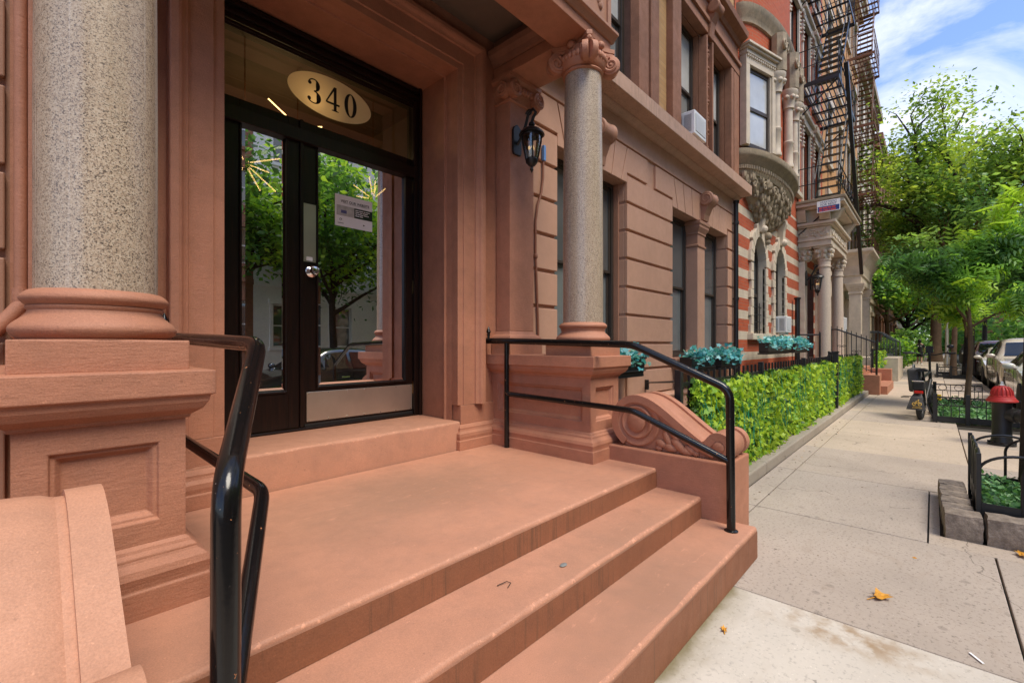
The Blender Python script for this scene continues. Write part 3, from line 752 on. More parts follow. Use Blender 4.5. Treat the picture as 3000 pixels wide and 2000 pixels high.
starburst((2.78, 4.75, 3.08), [(-.05, 0, .25), (.03, 0, .22), (.16, 0, .16), (-.24, 0, .10), (.1, .1, .2), (-.15, .1, .02)], 'lit starburst lamp behind the wide door leaf above the notice')
l = bpy.data.lights.new('lobby_light', 'POINT'); l.energy = 24; l.color = (1, .66, .32); l.shadow_soft_size = .15
lo = bpy.data.objects.new('lobby_light', l); lo.location = (1.9, 5.2, 3.4); COL.objects.link(lo)
for nm, (x0, x1, z0, z1, y) in {'a': (1.70, 1.98, 2.42, 2.80, 4.3), 'b': (2.62, 2.86, 2.15, 2.45, 4.4), 'c': (2.0, 2.42, 1.95, 2.5, 4.6)}.items():
    o = MB().box(x0, x1, y, y + .01, z0, z1).build('tan_panel', 'inside', None)
    tag(o, {'a': 'narrow tan panel seen through the glass beside the steel push plate', 'b': 'small tan panel seen through the glass right of the notice', 'c': 'tall tan panel seen through the glass below the notice'}[nm], 'paper sheet')
    o.data.materials[0] = M['tanpanel'] if 'tanpanel' in M else plain('tan panel', (.55, .36, .12), .6); M['tanpanel'] = o.data.materials[0]  # flat tan panels standing behind the door glass

def notice():
    # white notice taped to the glass: 0.28 m wide
    y = DY + .045; x0, x1, z0, z1 = 1.905, 2.262, 2.40, 2.665
    px0, px1 = .4893 * y, .583 * y
    x0, x1 = px0, px1
    t = thing('notice', 'white website notice with photo strip taped inside the wide door glass', 'notice', (x0, y, z0))
    s = MB().quad((x0, y, z0), (x1, y, z0), (x1, y, z1), (x0, y, z1)).build('sheet', 'paper', t)
    W, Hh = x1 - x0, z1 - z0; yy = y - .0012
    def P(u, v): return (x0 + W * u, yy, z0 + Hh * v)
    text_mesh('VISIT OUR WEBSITE', .030, 'heading', 'ink', s, P(.53, .765), (1, 0, 0), (0, 0, 1), bold=.0006)
    MB().box(P(.2, 0)[0], P(.86, 0)[0], yy, yy + .0004, P(0, .742)[2], P(0, .748)[2]).build('underline', 'ink', s)
    MB().box(P(.04, 0)[0], P(.50, 0)[0], yy, yy + .0004, P(0, .34)[2], P(0, .66)[2]).build('photo_print', 'photo_grey', s)
    MB().box(P(.15, 0)[0], P(.30, 0)[0], yy - .0004, yy, P(0, .42)[2], P(0, .52)[2]).build('photo_detail', 'photo_blue', s)
    MB().box(P(.50, 0)[0], P(1, 0)[0], yy, yy + .0004, P(0, .34)[2], P(0, .66)[2]).build('text_block', 'green_print', s)
    m = MB()
    for r in range(4):
        x = .53
        for w in ([.10, .13, .06, .12], [.12, .08, .15], [.07, .16, .10, .05], [.12, .1])[r]:
            m.box(P(x, 0)[0], P(x + w - .015, 0)[0], yy - .0006, yy - .0002, P(0, .585 - r * .06)[2], P(0, .61 - r * .06)[2]); x += w
    m.build('text_line', 'paper', s)
    m = MB()
    spiral_tube(m, P(.14, .21), (1, 0, 0), (0, 0, 1), .012, 1.2, .0016, 0, 1, 20, .5); m.box(P(.07, 0)[0], P(.22, 0)[0], yy, yy + .0004, P(0, .09)[2], P(0, .105)[2])
    m.build('emblem', 'ink', s)
    m = MB(); m.poly([P(.74, .18), P(.80, .155), P(.74, .13)]); m.build('arrow', 'ink', s)
notice()

# ------------------------------------------------------------------ stoop
S = thing('stoop', 'terracotta painted stone steps up to the columned porch', 'steps', (1.755, .856, 0))
def worn(x0, x1, y0, y1, z0, z1, seed, tail=None, rad=.016):
    """a slab whose nosing is rounded and slightly uneven along its length"""
    from mathutils import noise as mn
    m = MB(); n = int((x1 - x0) / .03); V = []; F = []
    for i in range(n + 1):
        x = x0 + (x1 - x0) * i / n; q = lambda k, s: mn.noise(Vector((x * s, seed * 7.3, k))); a = .0035 * q(0, 5) + .0018 * q(1, 21); b = .0030 * q(2, 5) + .0016 * q(3, 23); r = rad * (1 + .45 * q(4, 3.3)) + (.012 * max(0, q(5, 9) - .42))
        V.append((x, y0 + a * .5, z0))
        for t in (0, .25, .5, .75, 1.): V.append((x, y0 + a + r * (1 - sin(t * pi / 2)), z1 + b - r * (1 - cos((1 - t) * pi / 2)) ) if False else (x, y0 + a + r * (1 - cos(t * pi / 2)), z1 + b - r * (1 - sin(t * pi / 2))))
        V.append((x, y0 + .08, z1)); V.append((x, (tail[2] if tail and tail[0] <= x <= tail[1] else y1), z1)); V.append((x, (tail[2] if tail and tail[0] <= x <= tail[1] else y1), z0))
    w = 9
    for i in range(n):
        for j in range(w - 1): F.append((i * w + j, (i + 1) * w + j, (i + 1) * w + j + 1, i * w + j + 1))
    m.nose = [1 <= f[0] % w <= 4 for f in F]
    F += [tuple(range(w)), tuple(n * w + j for j in range(w - 1, -1, -1))]
    m.add(V, F); m.mi = [1 if k < len(m.nose) and m.nose[k] else 0 for k in range(len(F))]
    return m
def stoop():
    XR, XL = 3.22, .16
    worn(XL, XR, 1.516, 3.03, .02, LZ, 1).box(XL - .5, XL, 2.0, 3.03, .02, LZ - .003).box(XR, XR + .4, 1.95, 3.03, .02, LZ - .003).build('landing', ['terra_landing', 'terra_nose'], S, 0, True)
    worn(XL, XR, 1.189, 1.5155, .02, .345, 2).build('step', ['terra_step', 'terra_nose'], S, 0, True)
    worn(XL - .3, 3.30, .856, .998, .005, .2, 3, (XL, XR, 1.1885)).build('step', ['terra_step', 'terra_nose'], S, 0, True)
    # risers in the shade darkened paint, a skin 3 mm proud of the stone
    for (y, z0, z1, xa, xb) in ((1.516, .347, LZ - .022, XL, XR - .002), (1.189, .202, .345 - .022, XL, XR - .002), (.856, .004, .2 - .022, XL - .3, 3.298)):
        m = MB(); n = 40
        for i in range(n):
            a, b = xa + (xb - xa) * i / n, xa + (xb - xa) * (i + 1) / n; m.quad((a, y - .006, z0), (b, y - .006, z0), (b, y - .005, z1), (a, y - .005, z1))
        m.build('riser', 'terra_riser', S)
    worn(.62, 2.625, 3.045, DY + .02, LZ - .1, ZT, 4, None, .022).build('threshold', ['terra_step', 'terra_nose'], S, 0, True)
    for k, (x0, x1) in enumerate(((3.221, 3.664), (-.30, .159))):
        mb = MB(); yb = 2.02
        mb.add([(x0, 1.0, .01), (x1, 1.0, .01), (x1, yb, .01), (x0, yb, .01), (x0, 1.0, .602), (x1, 1.0, .602), (x1, yb, .602), (x0, yb, .602)], [(0, 3, 2, 1), (4, 5, 6, 7), (0, 1, 5, 4), (1, 2, 6, 5), (2, 3, 7, 6), (3, 0, 4, 7)])
        mb.build('cheek_wall', 'terra', S, .01)
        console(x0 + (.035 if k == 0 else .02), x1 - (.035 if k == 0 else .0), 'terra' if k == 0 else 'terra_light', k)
def console(x0, x1, mat, k):
    """scrolled console on the cheek wall: profile in (y, z) with a big volute at the back and a small one in front"""
    zb = .602
    def bez(p0, p1, p2, p3, n=12): return [tuple((1 - t) ** 3 * a + 3 * (1 - t) ** 2 * t * b + 3 * (1 - t) * t * t * c + t ** 3 * d for a, b, c, d in zip(p0, p1, p2, p3)) for t in np.linspace(0, 1, n)]
    big = (1.70, .80, .195); sm = (1.085, .695, .083)
    top = arc(big[0], big[1], big[2], radians(-60), radians(105), 16)
    top += bez((big[0] + big[2] * cos(radians(105)), big[1] + big[2] * sin(radians(105))), (1.52, .965), (1.36, .80), (1.20, .705), 10)[1:]
    top += bez((1.20, .705), (1.17, .70), (1.155, .74), (1.13, .765), 5)[1:] + arc(sm[0], sm[1], sm[2], radians(70), radians(250), 12)
    prof = [(1.80, zb + .002)] + top[2:] + [(1.06, zb + .002)]
    prof = [(p[0], max(p[1], zb + .002)) for p in prof]
    ins = .03
    mb = MB(); mb.prism(prof, 'x', x0 + ins, x1 - ins)
    C = mb.build('scroll_console', mat, S, 0, True)
    # raised band along both edges, following the top curve
    for xa, xb in ((x0, x0 + .075), (x1 - .075, x1)):
        mb = MB(); V = []; F = []; n = len(top)
        for i, p in enumerate(top):
            a = Vector(top[max(i - 1, 0)]); b = Vector(top[min(i + 1, n - 1)]); t_ = (b - a).normalized(); nr = Vector((t_.y, -t_.x))
            o = Vector(p) + nr * .016; q = Vector(p) - nr * .040
            o.y = max(o.y, zb); q.y = max(q.y, zb)
            V += [(xa, o.x, o.y), (xb, o.x, o.y), (xb, q.x, q.y), (xa, q.x, q.y)]
        for i in range(n - 1):
            for j in range(4): F.append((i * 4 + j, i * 4 + (j + 1) % 4, (i + 1) * 4 + (j + 1) % 4, (i + 1) * 4 + j))
        F += [(3, 2, 1, 0), (n * 4 - 4, n * 4 - 3, n * 4 - 2, n * 4 - 1)]
        mb.add(V, F); mb.build('edge_band', mat, C, 0, True)
    # rounded spine between the bands
    mb = MB(); xm = (x0 + x1) / 2; hw = (x1 - x0) / 2 - .085; V = []; F = []; n = len(top); NS = 9
    for i, p in enumerate(top):
        a = Vector(top[max(i - 1, 0)]); b = Vector(top[min(i + 1, n - 1)]); t_ = (b - a).normalized(); nr = Vector((t_.y, -t_.x))
        for j in range(NS):
            s = -1 + 2 * j / (NS - 1); o = Vector(p) + nr * (.022 * (1 - s * s) ** .5 - .004); V.append((xm + hw * s, o.x, max(o.y, zb)))
    for i in range(n - 1):
        for j in range(NS - 1): F.append((i * NS + j, i * NS + j + 1, (i + 1) * NS + j + 1, (i + 1) * NS + j))
    mb.add(V, F); mb.build('spine', mat, C, 0, True)
    # relief on the side faces: scroll discs, spiral rolls and an acanthus leaf
    for xs, s in ((x0 + ins, -1), (x1 - ins, 1)):
        mb = MB()
        c = (xs, big[0], big[1])
        mb.lathe([(.185, -.01), (.187, .012), (.176, .022), (.150, .016), (.135, .008)], c, 40, (s, 0, 0)); mb.lathe([(.128, 0), (.128, .018), (.118, .027), (.098, .020), (.085, .010)], c, 36, (s, 0, 0)); mb.lathe([(.075, 0), (.074, .026), (.064, .034), (.02, .037)], c, 32, (s, 0, 0))
        c = (xs, sm[0], sm[1]); mb.lathe([(.078, 0), (.076, .016), (.062, .022), (.05, .014)], c, 28, (s, 0, 0)); mb.lathe([(.046, 0), (.045, .022), (.036, .03), (.01, .032)], c, 24, (s, 0, 0))
        x = xs + s * .006
        for wd, cv in ((.020, [(1.60, .93), (1.46, .855), (1.34, .755), (1.22, .67), (1.12, .625)]), (.015, [(1.53, .88), (1.43, .80), (1.32, .71), (1.22, .645)])):
            P = []; m_ = len(cv)
            for i in range(24):
                t = i / 23 * (m_ - 1); a = min(int(t), m_ - 2); f = t - a; P.append((x, cv[a][0] * (1 - f) + cv[a + 1][0] * f, cv[a][1] * (1 - f) + cv[a + 1][1] * f))
            mb.tube(P, wd, 8)
        mb.build('scroll_relief', mat, C, 0, True)
        mb = MB()
        for (y, z, r, a, L) in ((1.50, .66, .030, .3, 1.6), (1.455, .70, .026, 1.1, 2.4), (1.43, .64, .032, .2, 1.7), (1.37, .665, .034, .7, 2.0), (1.32, .63, .030, .2, 1.8), (1.285, .645, .026, .5, 1.8), (1.475, .785, .020, 1.3, 2.8), (1.52, .625, .024, 0, 1.2), (1.40, .73, .022, 1.0, 2.6), (1.245, .625, .022, 0, 1.2), (1.555, .87, .022, .6, 1.5)):
            c = Vector((x, y, z)); n0 = len(mb.v); mb.sphere((0, 0, 0), r, 10, 7, (.75, 1, 1))
            for q in range(n0, len(mb.v)):
                vx, vy, vz = mb.v[q]; vy *= L; mb.v[q] = (c.x + vx, c.y + vy * cos(a) - vz * sin(a), max(zb, c.z + vy * sin(a) + vz * cos(a)))
        mb.build('acanthus_relief', mat, C, 0, True)
stoop()

# ------------------------------------------------------------------ handrails
def round_path(P, r=.06, n=6):
    P = [Vector(p) for p in P]; out = [P[0]]
    for i in range(1, len(P) - 1):
        a = (P[i - 1] - P[i]); b = (P[i + 1] - P[i]); rr = min(r, a.length * .4, b.length * .4); A = P[i] + a.normalized() * rr; Bq = P[i] + b.normalized() * rr
        for k in range(n + 1):
            t = k / n; out.append(A * (1 - t) ** 2 + P[i] * 2 * t * (1 - t) + Bq * t * t)
    return out + [P[-1]]
def handrail(pts_top, pts_mid, back, label):
    t = thing('handrail', label, 'handrail', (pts_top[-1][0], pts_top[-1][1], .2), 'pipe handrails of the stoop')
    MB().tube(round_path(pts_top, .075), .0265, 16).build('top_rail', 'rail', t, 0, True)
    MB().tube(round_path(pts_mid, .05), .022, 16).build('lower_rail', 'rail', t, 0, True)
    MB().tube([back[0], back[1]], .0225, 16).build('post', 'rail', t, 0, True)
    e = Vector(pts_top[0]); m = MB(); m.lathe([(.012, 0), (.012, .035), (.02, .04), (.012, .05), (.022, .068), (.012, .095), (.002, .118)], (e.x, e.y - .03, e.z + .015), 10); m.build('spear_finial', 'rail', t, 0, True)
    m = MB(); f = pts_top[-1]; m.lathe([(.042, .199), (.042, .205), (.03, .212)], (f[0], f[1], 0), 20); m.build('post_foot', 'rail', t, 0, True)
handrail([(2.945, 3.045, 1.437), (2.96, 2.8, 1.435), (3.02, 1.60, 1.402), (3.115, .965, 1.112), (3.125, .96, .2)], [(2.962, 2.80, .965), (3.02, 1.60, .925), (3.118, .962, .645)], [(2.962, 2.80, LZ), (2.962, 2.80, 1.43)], 'black painted pipe handrail beside the right pedestal and scroll console')
handrail([(.53, 3.045, 1.437), (.525, 2.8, 1.435), (.525, 1.60, 1.402), (.28, 1.03, 1.122), (.275, 1.02, .2)], [(.525, 2.80, .965), (.54, 1.60, .925), (.283, 1.025, .645)], [(.525, 2.80, LZ), (.525, 2.80, 1.43)], 'chipped black pipe handrail standing close in front of the left pedestal')
# ------------------------------------------------------------------ rusticated ground floor and tan brick upper floor
GR = [.683, 1.057, 1.428, 1.808, 2.19, 2.578, 2.96, 3.338, 3.716]
ZH = 3.60; XE = 10.08
WX = [(4.03, 5.62), (7.06, 9.74)]
def facade():
    # backing wall with the window openings
    holes = [(4.03, 5.62, 1.06, ZH + .03), (7.06, 9.74, 1.06, ZH + .03)]
    MB().wall(3.45, XE, -.05, 4.45, YW + .034, holes, .30).build('ground_floor_wall', 'tan', B)
    MB().wall(-9., .02, -.05, 4.45, YW + .034, [], 0).build('left_wall', 'tan_side', B)
    g = .019
    def block(x0, x1, z0, z1, cl, cr):
        # a rusticated block with a cut corner next to openings
        mb.box(x0, x1, YW, YW + .06 if not (cl or cr) else YW + .06, z0 + g, z1 - g)
    piers = [(3.45, 4.03), (5.62, 7.06), (9.74, XE)]
    for a, b in piers:
        mb = MB()
        for i in range(len(GR) - 1):
            x1 = b + (.012 if b < 9.8 else 0); x0 = a - (.012 if a > 5 else 0)
            mb.box(x0, x1, YW, YW + .055, GR[i] + g, GR[i + 1] - g)
            # return of the block into the reveal
            if a > 5: mb.box(a - .012, a + .02, YW + .056, YW + .26, GR[i] + g, GR[i + 1] - g)
            if b < 9.8: mb.box(b - .02, b + .012, YW + .056, YW + .26, GR[i] + g, GR[i + 1] - g)
        mb.build('rusticated_pier', 'tan', B, .007)
    mb = MB()
    for i in range(len(GR) - 1):
        for a in (-2.2, -4.4): mb.box(a + g, a + 2.2 - g + (-.02 if a > -3 else 0), YW, YW + .055, GR[i] + g, GR[i + 1] - g)
    mb.build('rusticated_wall', 'tan_side', B, .007)
    # flat arches: wedge blocks leaning on the keystone, with open joints
    mb = MB(); zt = 4.075
    def arch(x0, x1, n, key):
        cx = (x0 + x1) / 2; w = x1 - x0; ex = .30
        xs = [x0 - ex + (w + 2 * ex) * i / n for i in range(n + 1)]
        def slope(x): return (x - cx) / (w / 2) * .16
        for i in range(n):
            a, b = xs[i] + .009, xs[i + 1] - .009
            za = zb_ = ZH
            if i == 0: mb.prism([(a - .3, 3.735), (x0 + .016, 3.735), (x0 + .016, ZH + .0), (b - slope(b), ZH), (b + .0, zt), (a - .3, zt)], 'y', YW, YW + .06)
            elif i == n - 1: mb.prism([(a, zt), (a - slope(a), ZH), (x1 - .016, ZH), (x1 - .016, 3.735), (b + .3, 3.735), (b + .3, zt)], 'y', YW, YW + .06)
            else: mb.prism([(a - slope(a), ZH), (b - slope(b), ZH), (b, zt), (a, zt)], 'y', YW, YW + .06)
        mb.box(x0 + .002, x1 - .002, YW + .0605, YW + .30, ZH + .001, ZH + .024)
    arch(4.03, 5.62, 7, 1); arch(7.06, 9.70, 9, 1)
    mb.v = [(min(v[0], XE) if v[0] > 3.4 else v[0], v[1], v[2]) for v in mb.v]
    mb.build('arch_block', 'tan', B, .006)
    # scrolled keystones
    for cx in (4.83, 8.38):
        mb = MB()
        c = Vector((cx, YW - .10, 3.985))
        mb.lathe([(.10, -.15), (.118, -.145), (.128, -.12), (.112, -.08), (.112, .08), (.128, .12), (.118, .145), (.10, .15)], c, 32, (1, 0, 0))
        for s in (-1, 1): spiral_tube(mb, c + Vector((s * .148, 0, 0)), (0, 1, 0), (0, 0, 1), .10, 1.8, .014, -1.5, s)
        for s in (-1, 0, 1): mb.prism([(YW - .205 + .01 * abs(s), 3.96), (YW - .12, 3.84), (YW - .07, 3.72), (YW - .05, ZH + .02), (YW + .01, ZH + .02), (YW + .01, 4.05), (YW - .1, 4.05)], 'x', cx + s * .075 - .045 - .0, cx + s * .075 + .045)
        mb.build('scroll_keystone', 'tan_side', B, .006)
    # frieze and ledge
    mb = MB(); mb.box(3.452, XE, YW + .002, YW + .06, 4.105, 4.46); mb.build('frieze_band', 'tan', B, .004)
    mb = MB()
    pf = [(YW + .05, 4.40), (YW - .03, 4.402), (YW - .05, 4.415), (YW - .085, 4.44), (YW - .10, 4.455), (YW - .10, 4.468), (YW - .28, 4.474), (YW - .30, 4.478), (YW - .30, 4.665), (YW - .27, 4.69), (YW + .05, 4.71)]
    mb.prism(pf, 'x', 3.452, 10.27); mb.build('ledge', 'ledge', B, .005)
    mb = MB(); mb.prism([(YW + .03, .40), (YW - .05, .402), (YW - .05, .60), (YW - .085, .612), (YW - .09, .64), (YW - .05, .672), (YW + .03, .684)], 'x', 3.5, XE); mb.box(3.5, XE, YW - .03, YW + .03, -.05, .399); mb.build('water_table', 'tan', B, .005)
    # windows
    win_sash(B, 4.06, 5.59, 1.20, ZH, YW + .20, label='tall dark ground floor window behind the granite column')
    for a, b, in ((4.03, 4.06), (5.59, 5.62)): MB().box(a, b, YW + .13, YW + .33, 1.06, ZH).build('window_jamb', 'tan_side', B, .004)
    for a, b, lb in ((7.09, 8.16, 'left ground floor window of the pair with blue planter'), (8.52, 9.71, 'right ground floor window of the pair beside the downpipe')): win_sash(B, a, b, 1.20, ZH, YW + .22, label=lb)
    for a, b in ((4.0, 5.65), (7.02, 9.77)): MB().box(a, b, YW - .07, YW + .24, 1.06, 1.19).build('window_sill', 'tan_side', B, .008)
    c0, c1 = 8.17, 8.51
    m = MB(); m.box(c0, c1, YW + .02, YW + .33, 1.32, 3.139); m.rings(c0, c1, YW + .02, YW + .33, [(.0, 1.19), (.04, 1.191), (.04, 1.28), (.015, 1.30), (0, 1.32)]); Cn = m.build('window_pilaster', 'tan', B, .005)
    m = MB(); m.rings(c0, c1, YW + .02, YW + .33, [(0, 3.1395), (.02, 3.15), (.02, 3.18), (0, 3.19), (0, 3.36), (.015, 3.37), (.015, 3.40), (.03, 3.43), (.055, 3.48), (.055, 3.52), (.07, 3.54), (.07, 3.595)]); m.build('pilaster_capital', 'tan_side', Cn, .003)
    # upper floor
    holes = [(3.9, 5.92, 4.70, 6.95), (7.19, 8.28, 4.70, 6.95), (8.62, 9.67, 4.70, 6.95)]
    MB().wall(-9, 10.15, 4.60, 12.5, YW + .02, holes, 0).build('upper_wall', 'tan_brick', B)
    for a, b, c, d in holes:
        m = MB(); m.box(a - .03, a + .006, YW + .053, YW + .3, c, d).box(b - .006, b + .03, YW + .053, YW + .3, c, d).box(a + .007, b - .007, YW + .053, YW + .3, d - .008, d + .03); m.build('window_reveal', 'brown', B)
    MB().quad((10.15, YW + .02, -.1), (10.15, 14, -.1), (10.15, 14, 12.5), (10.15, YW + .02, 12.5)).quad((-9, YW + .02, 12.5), (10.15, YW + .02, 12.5), (10.15, 14, 12.5), (-9, 14, 12.5)).build('side_wall', 'dull_brick', B)
    mb = MB()
    for a, b in ((5.78, 6.06), (6.14, 6.40), (6.88, 7.20), (9.67, 9.80), (9.84, 10.14)): mb.box(a, b, YW - .09, YW + .05, 4.705, 6.95)
    for a, b in ((6.07, 6.13),): mb.box(a, b, YW - .05, YW + .05, 4.705, 6.95)
    mb.box(8.30, 8.60, YW - .02, YW + .2, 4.705, 6.9)
    for a, b in ((8.28, 8.33), (8.57, 8.62)): mb.box(a, b, YW - .10, YW + .05, 4.705, 6.90)
    mb.box(5.7, 10.14, YW - .10, YW + .05, 6.951, 7.12); mb.box(6.8, 10.14, YW - .14, YW + .05, 7.121, 7.2); mb.box(6.8, 10.14, YW - .07, YW + .05, 7.201, 7.55)
    mb.box(5.2, 6.4, YW - .12, YW + .05, 7.13, 7.25)
    mb.prism([(YW + .05, 7.55), (YW - .1, 7.551), (YW - .14, 7.62), (YW - .26, 7.68), (YW - .28, 7.78), (YW + .05, 7.82)], 'x', 6.7, 10.16)
    mb.build('brownstone_surround', 'brown', B, .008)
    mb = MB(); rr = random.Random(3)
    for i in range(34):
        z = 4.85 + i * .06; a = i * 1.3
        mb.sphere((8.45 + .05 * sin(a), YW - .035, z), .034 + .014 * rr.random(), 8, 6, (1.2, .8, .8))
    spiral_tube(mb, (8.45, YW - .04, 4.78), (1, 0, 0), (0, 0, 1), .06, 1.5, .018); spiral_tube(mb, (8.45, YW - .04, 6.82), (1, 0, 0), (0, 0, 1), .06, 1.5, .018)
    mb.build('carved_mullion', 'brown', B, 0, True)
    for cx in (8.45,):
        mb = MB(); mb.lathe([(.09, -.14), (.11, -.12), (.10, .0), (.11, .12), (.09, .14)], (cx, YW - .2, 7.38), 24, (1, 0, 0)); mb.prism([(YW - .28, 7.36), (YW - .16, 7.15), (YW - .12, 6.9), (YW, 6.9), (YW, 7.5)], 'x', cx - .1, cx + .1); mb.build('scroll_keystone', 'brown', B, .006)
    win_sash(B, 3.95, 5.78, 4.71, 6.94, YW + .14, .52, .07, 'win_sky', label='wide upper window above the porch beam')
    win_sash(B, 7.21, 8.28, 4.71, 6.94, YW + .14, .52, .065, 'win_sky', label='upper window holding the white air conditioner')
    win_sash(B, 8.63, 9.66, 4.71, 6.94, YW + .14, .52, .065, 'win_sky', label='upper window at the right end of the brown house')
facade()

def conditioner(name_label, loc, w=.62, h=.42, d=.42):
    """white window air conditioner sticking out toward the street; origin at the back lower centre"""
    t = thing('air_conditioner', name_label, 'air conditioner', loc)
    x, y, z = loc
    c = MB().box(x - w / 2, x + w / 2, y - d, y + .05, z, z + h).build('casing', 'white', t, .012)
    for s in (-1, 1):
        m = MB()
        for i in range(16): m.box(x + s * (w / 2 + .001), x + s * (w / 2 + .004), y - d + .05 + .0, y - d + .05 + .12, z + .05 + i * (h - .1) / 16, z + .05 + (i + .55) * (h - .1) / 16)
        for i in range(16): m.box(x + s * (w / 2 + .001), x + s * (w / 2 + .004), y - d + .20, y - d + .33, z + .05 + i * (h - .1) / 16, z + .05 + (i + .55) * (h - .1) / 16)
        m.build('side_louvre', 'greyplastic', t)
    g = MB().box(x - w / 2 + .04, x + w / 2 - .04, y - d - .004, y - d + .002, z + .05, z + h - .05).build('back_grille', 'greyplastic', t)
    m = MB()
    for i in range(22): m.box(x - w / 2 + .045 + i * (w - .09) / 22, x - w / 2 + .045 + (i + .5) * (w - .09) / 22, y - d - .008, y - d - .0045, z + .055, z + h - .055)
    m.build('grille_bar', 'white', g)
    MB().box(x - w * .3, x + w * .3, y - d + .05, y - d + .2, z - .05, z - .001).build('drain_foot', 'white', t, .005)
    return t
conditioner('white air conditioner in the upper window over the brown house ledge', (7.55, YW + .10, 4.77), .50, .38, .36)

# ------------------------------------------------------------------ things on the brown house
def lantern(label, x, y, z, s=1., lit=True, grp='black wall lanterns'):
    """wall lantern: back plate on a wall facing -y at (x, y, z); body hangs from a curled arm"""
    t = thing('wall_lantern', label, 'lantern', (x, y, z), grp)
    m = MB(); m.prism([(x + s * u, z + s * v) for u, v in ((-.045, -.13), (.045, -.13), (.06, -.1), (.06, .1), (.045, .13), (0, .16), (-.045, .13), (-.06, .1), (-.06, -.1))], 'y', y - .025 * s, y); m.build('back_plate', 'iron', t, .006)
    yc = y - .20 * s
    P = [(x, y - .02 * s, z - .03 * s), (x, y - .08 * s, z + .03 * s), (x, y - .13 * s, z + .13 * s), (x, yc + .04 * s, z + .22 * s), (x, yc - .02 * s, z + .24 * s), (x, yc - .05 * s, z + .20 * s), (x, yc - .02 * s, z + .165 * s), (x, yc, z + .12 * s)]
    m = MB(); m.tube(P, .014 * s, 10); spiral_tube(m, (x, yc + .03 * s, z + .22 * s), (0, 1, 0), (0, 0, 1), .04 * s, 1.2, .010 * s); m.build('curled_arm', 'iron', t, 0, True)
    c = (x, yc, z)
    R = MB().lathe([(.012 * s, .13 * s), (.025 * s, .12 * s), (.03 * s, .10 * s), (.018 * s, .085 * s), (.05 * s, .07 * s), (.085 * s, .05 * s), (.115 * s, .02 * s), (.12 * s, .005 * s), (.105 * s, .005 * s), (.08 * s, .03 * s)], c, 24).build('roof', 'iron', t, 0, True)
    MB().lathe([(.085 * s, .01 * s), (.082 * s, -.06 * s), (.05 * s, -.22 * s)], c, 24, cap=False).build('glass_shade', 'lamp_glass', t, 0, True)
    m = MB()
    for k in range(4):
        a = pi / 4 + k * pi / 2; m.tube([(x + r * s * cos(a), yc + r * s * sin(a), z + h * s) for r, h in ((.09, .012), (.087, -.06), (.054, -.225))], .0075 * s, 6)
    m.lathe([(.09 * s, .015 * s), (.093 * s, .0), (.088 * s, -.01 * s)], c, 24, cap=False)
    m.lathe([(.05 * s, -.212 * s), (.058 * s, -.225 * s), (.055 * s, -.25 * s), (.03 * s, -.28 * s), (.012 * s, -.29 * s), (.014 * s, -.305 * s), (.018 * s, -.315 * s), (.008 * s, -.33 * s), (.002 * s, -.345 * s)], c, 20); m.build('cage', 'iron', t, 0, True)
    if lit:
        m = MB()
        for k in range(3):
            a = k * 2.1; m.lathe([(.009 * s, -.20 * s), (.009 * s, -.13 * s)], (x + .022 * s * cos(a), yc + .022 * s * sin(a), z), 8)
        m.build('candle', 'paper', t)
        m = MB()
        for k in range(3):
            a = k * 2.1; m.sphere((x + .022 * s * cos(a), yc + .022 * s * sin(a), z - .112 * s), .012 * s, 8, 6, (1, 1, 1.7))
        m.build('bulb', 'flame', t)
    return t
lantern('black wall lantern with clear glass hanging on the pilaster beside the porch', 3.17, 2.88, 3.30, .98)
o = MB().tube([(3.765, 3.03, 3.34), (3.762, 3.03, 3.16), (3.735, 3.03, 3.0), (3.675, 3.03, 2.86), (3.64, 3.03, 2.68), (3.64, 3.03, 2.35), (3.665, 3.03, 1.9), (3.68, 3.03, 1.6), (3.69, 3.03, 1.25)], .013, 10).build('conduit', 'copper_paint', None, 0, True); tag(o, 'thin brown conduit running down the wall below the porch lantern', 'conduit')
m = MB(); m.lathe([(.019, 2.30), (.022, 2.31), (.022, 2.33), (.019, 2.34)], (3.642, 3.03, 0), 10); m.build('clip', 'copper_paint', o); MB().box(3.75, 3.785, 3.005, 3.04, 3.34, 3.50).build('taped_end', 'blue_tag', o, .004)
def downpipe(label, x, y, z0, z1, r, mat, name='downpipe', clips=()):
    t = thing(name, label, 'pipe', (x, y, z0))
    m = MB(); m.tube([(x, y, z0), (x, y, z1)], r, 14); m.lathe([(r * 1.1, z1 - .06), (r * 1.35, z1 - .04), (r * 1.35, z1)], (x, y, 0), 14); m.build('pipe', mat, t, 0, True)
    for z in clips:
        m = MB(); m.lathe([(r * 1.25, z - .03), (r * 1.3, z), (r * 1.25, z + .03)], (x, y, 0), 14); m.box(x - r * .4, x + r * .4, y, y + .06 + r, z - .012, z + .012); m.build('clip', mat, t)
    return t
downpipe('slim black downpipe at the corner between the brown house and the striped brick house', 10.02, YW - .07, .05, 4.36, .042, 'iron', clips=(.9, 2.35, 3.9))
t = downpipe('brown painted pipe on the wall behind the left granite column', -.012 * 3 - .0 + .045, 2.99, .9, 6., .022, 'terra', clips=(1.62,))
m = MB(); m.tube([(-.005 + .03, 2.99, 1.60), (-.02, 2.985, 1.53), (-.10, 2.97, 1.42), (-.3, 2.95, 1.16)], .03, 12); m.build('elbow', 'terra', t, 0, True)

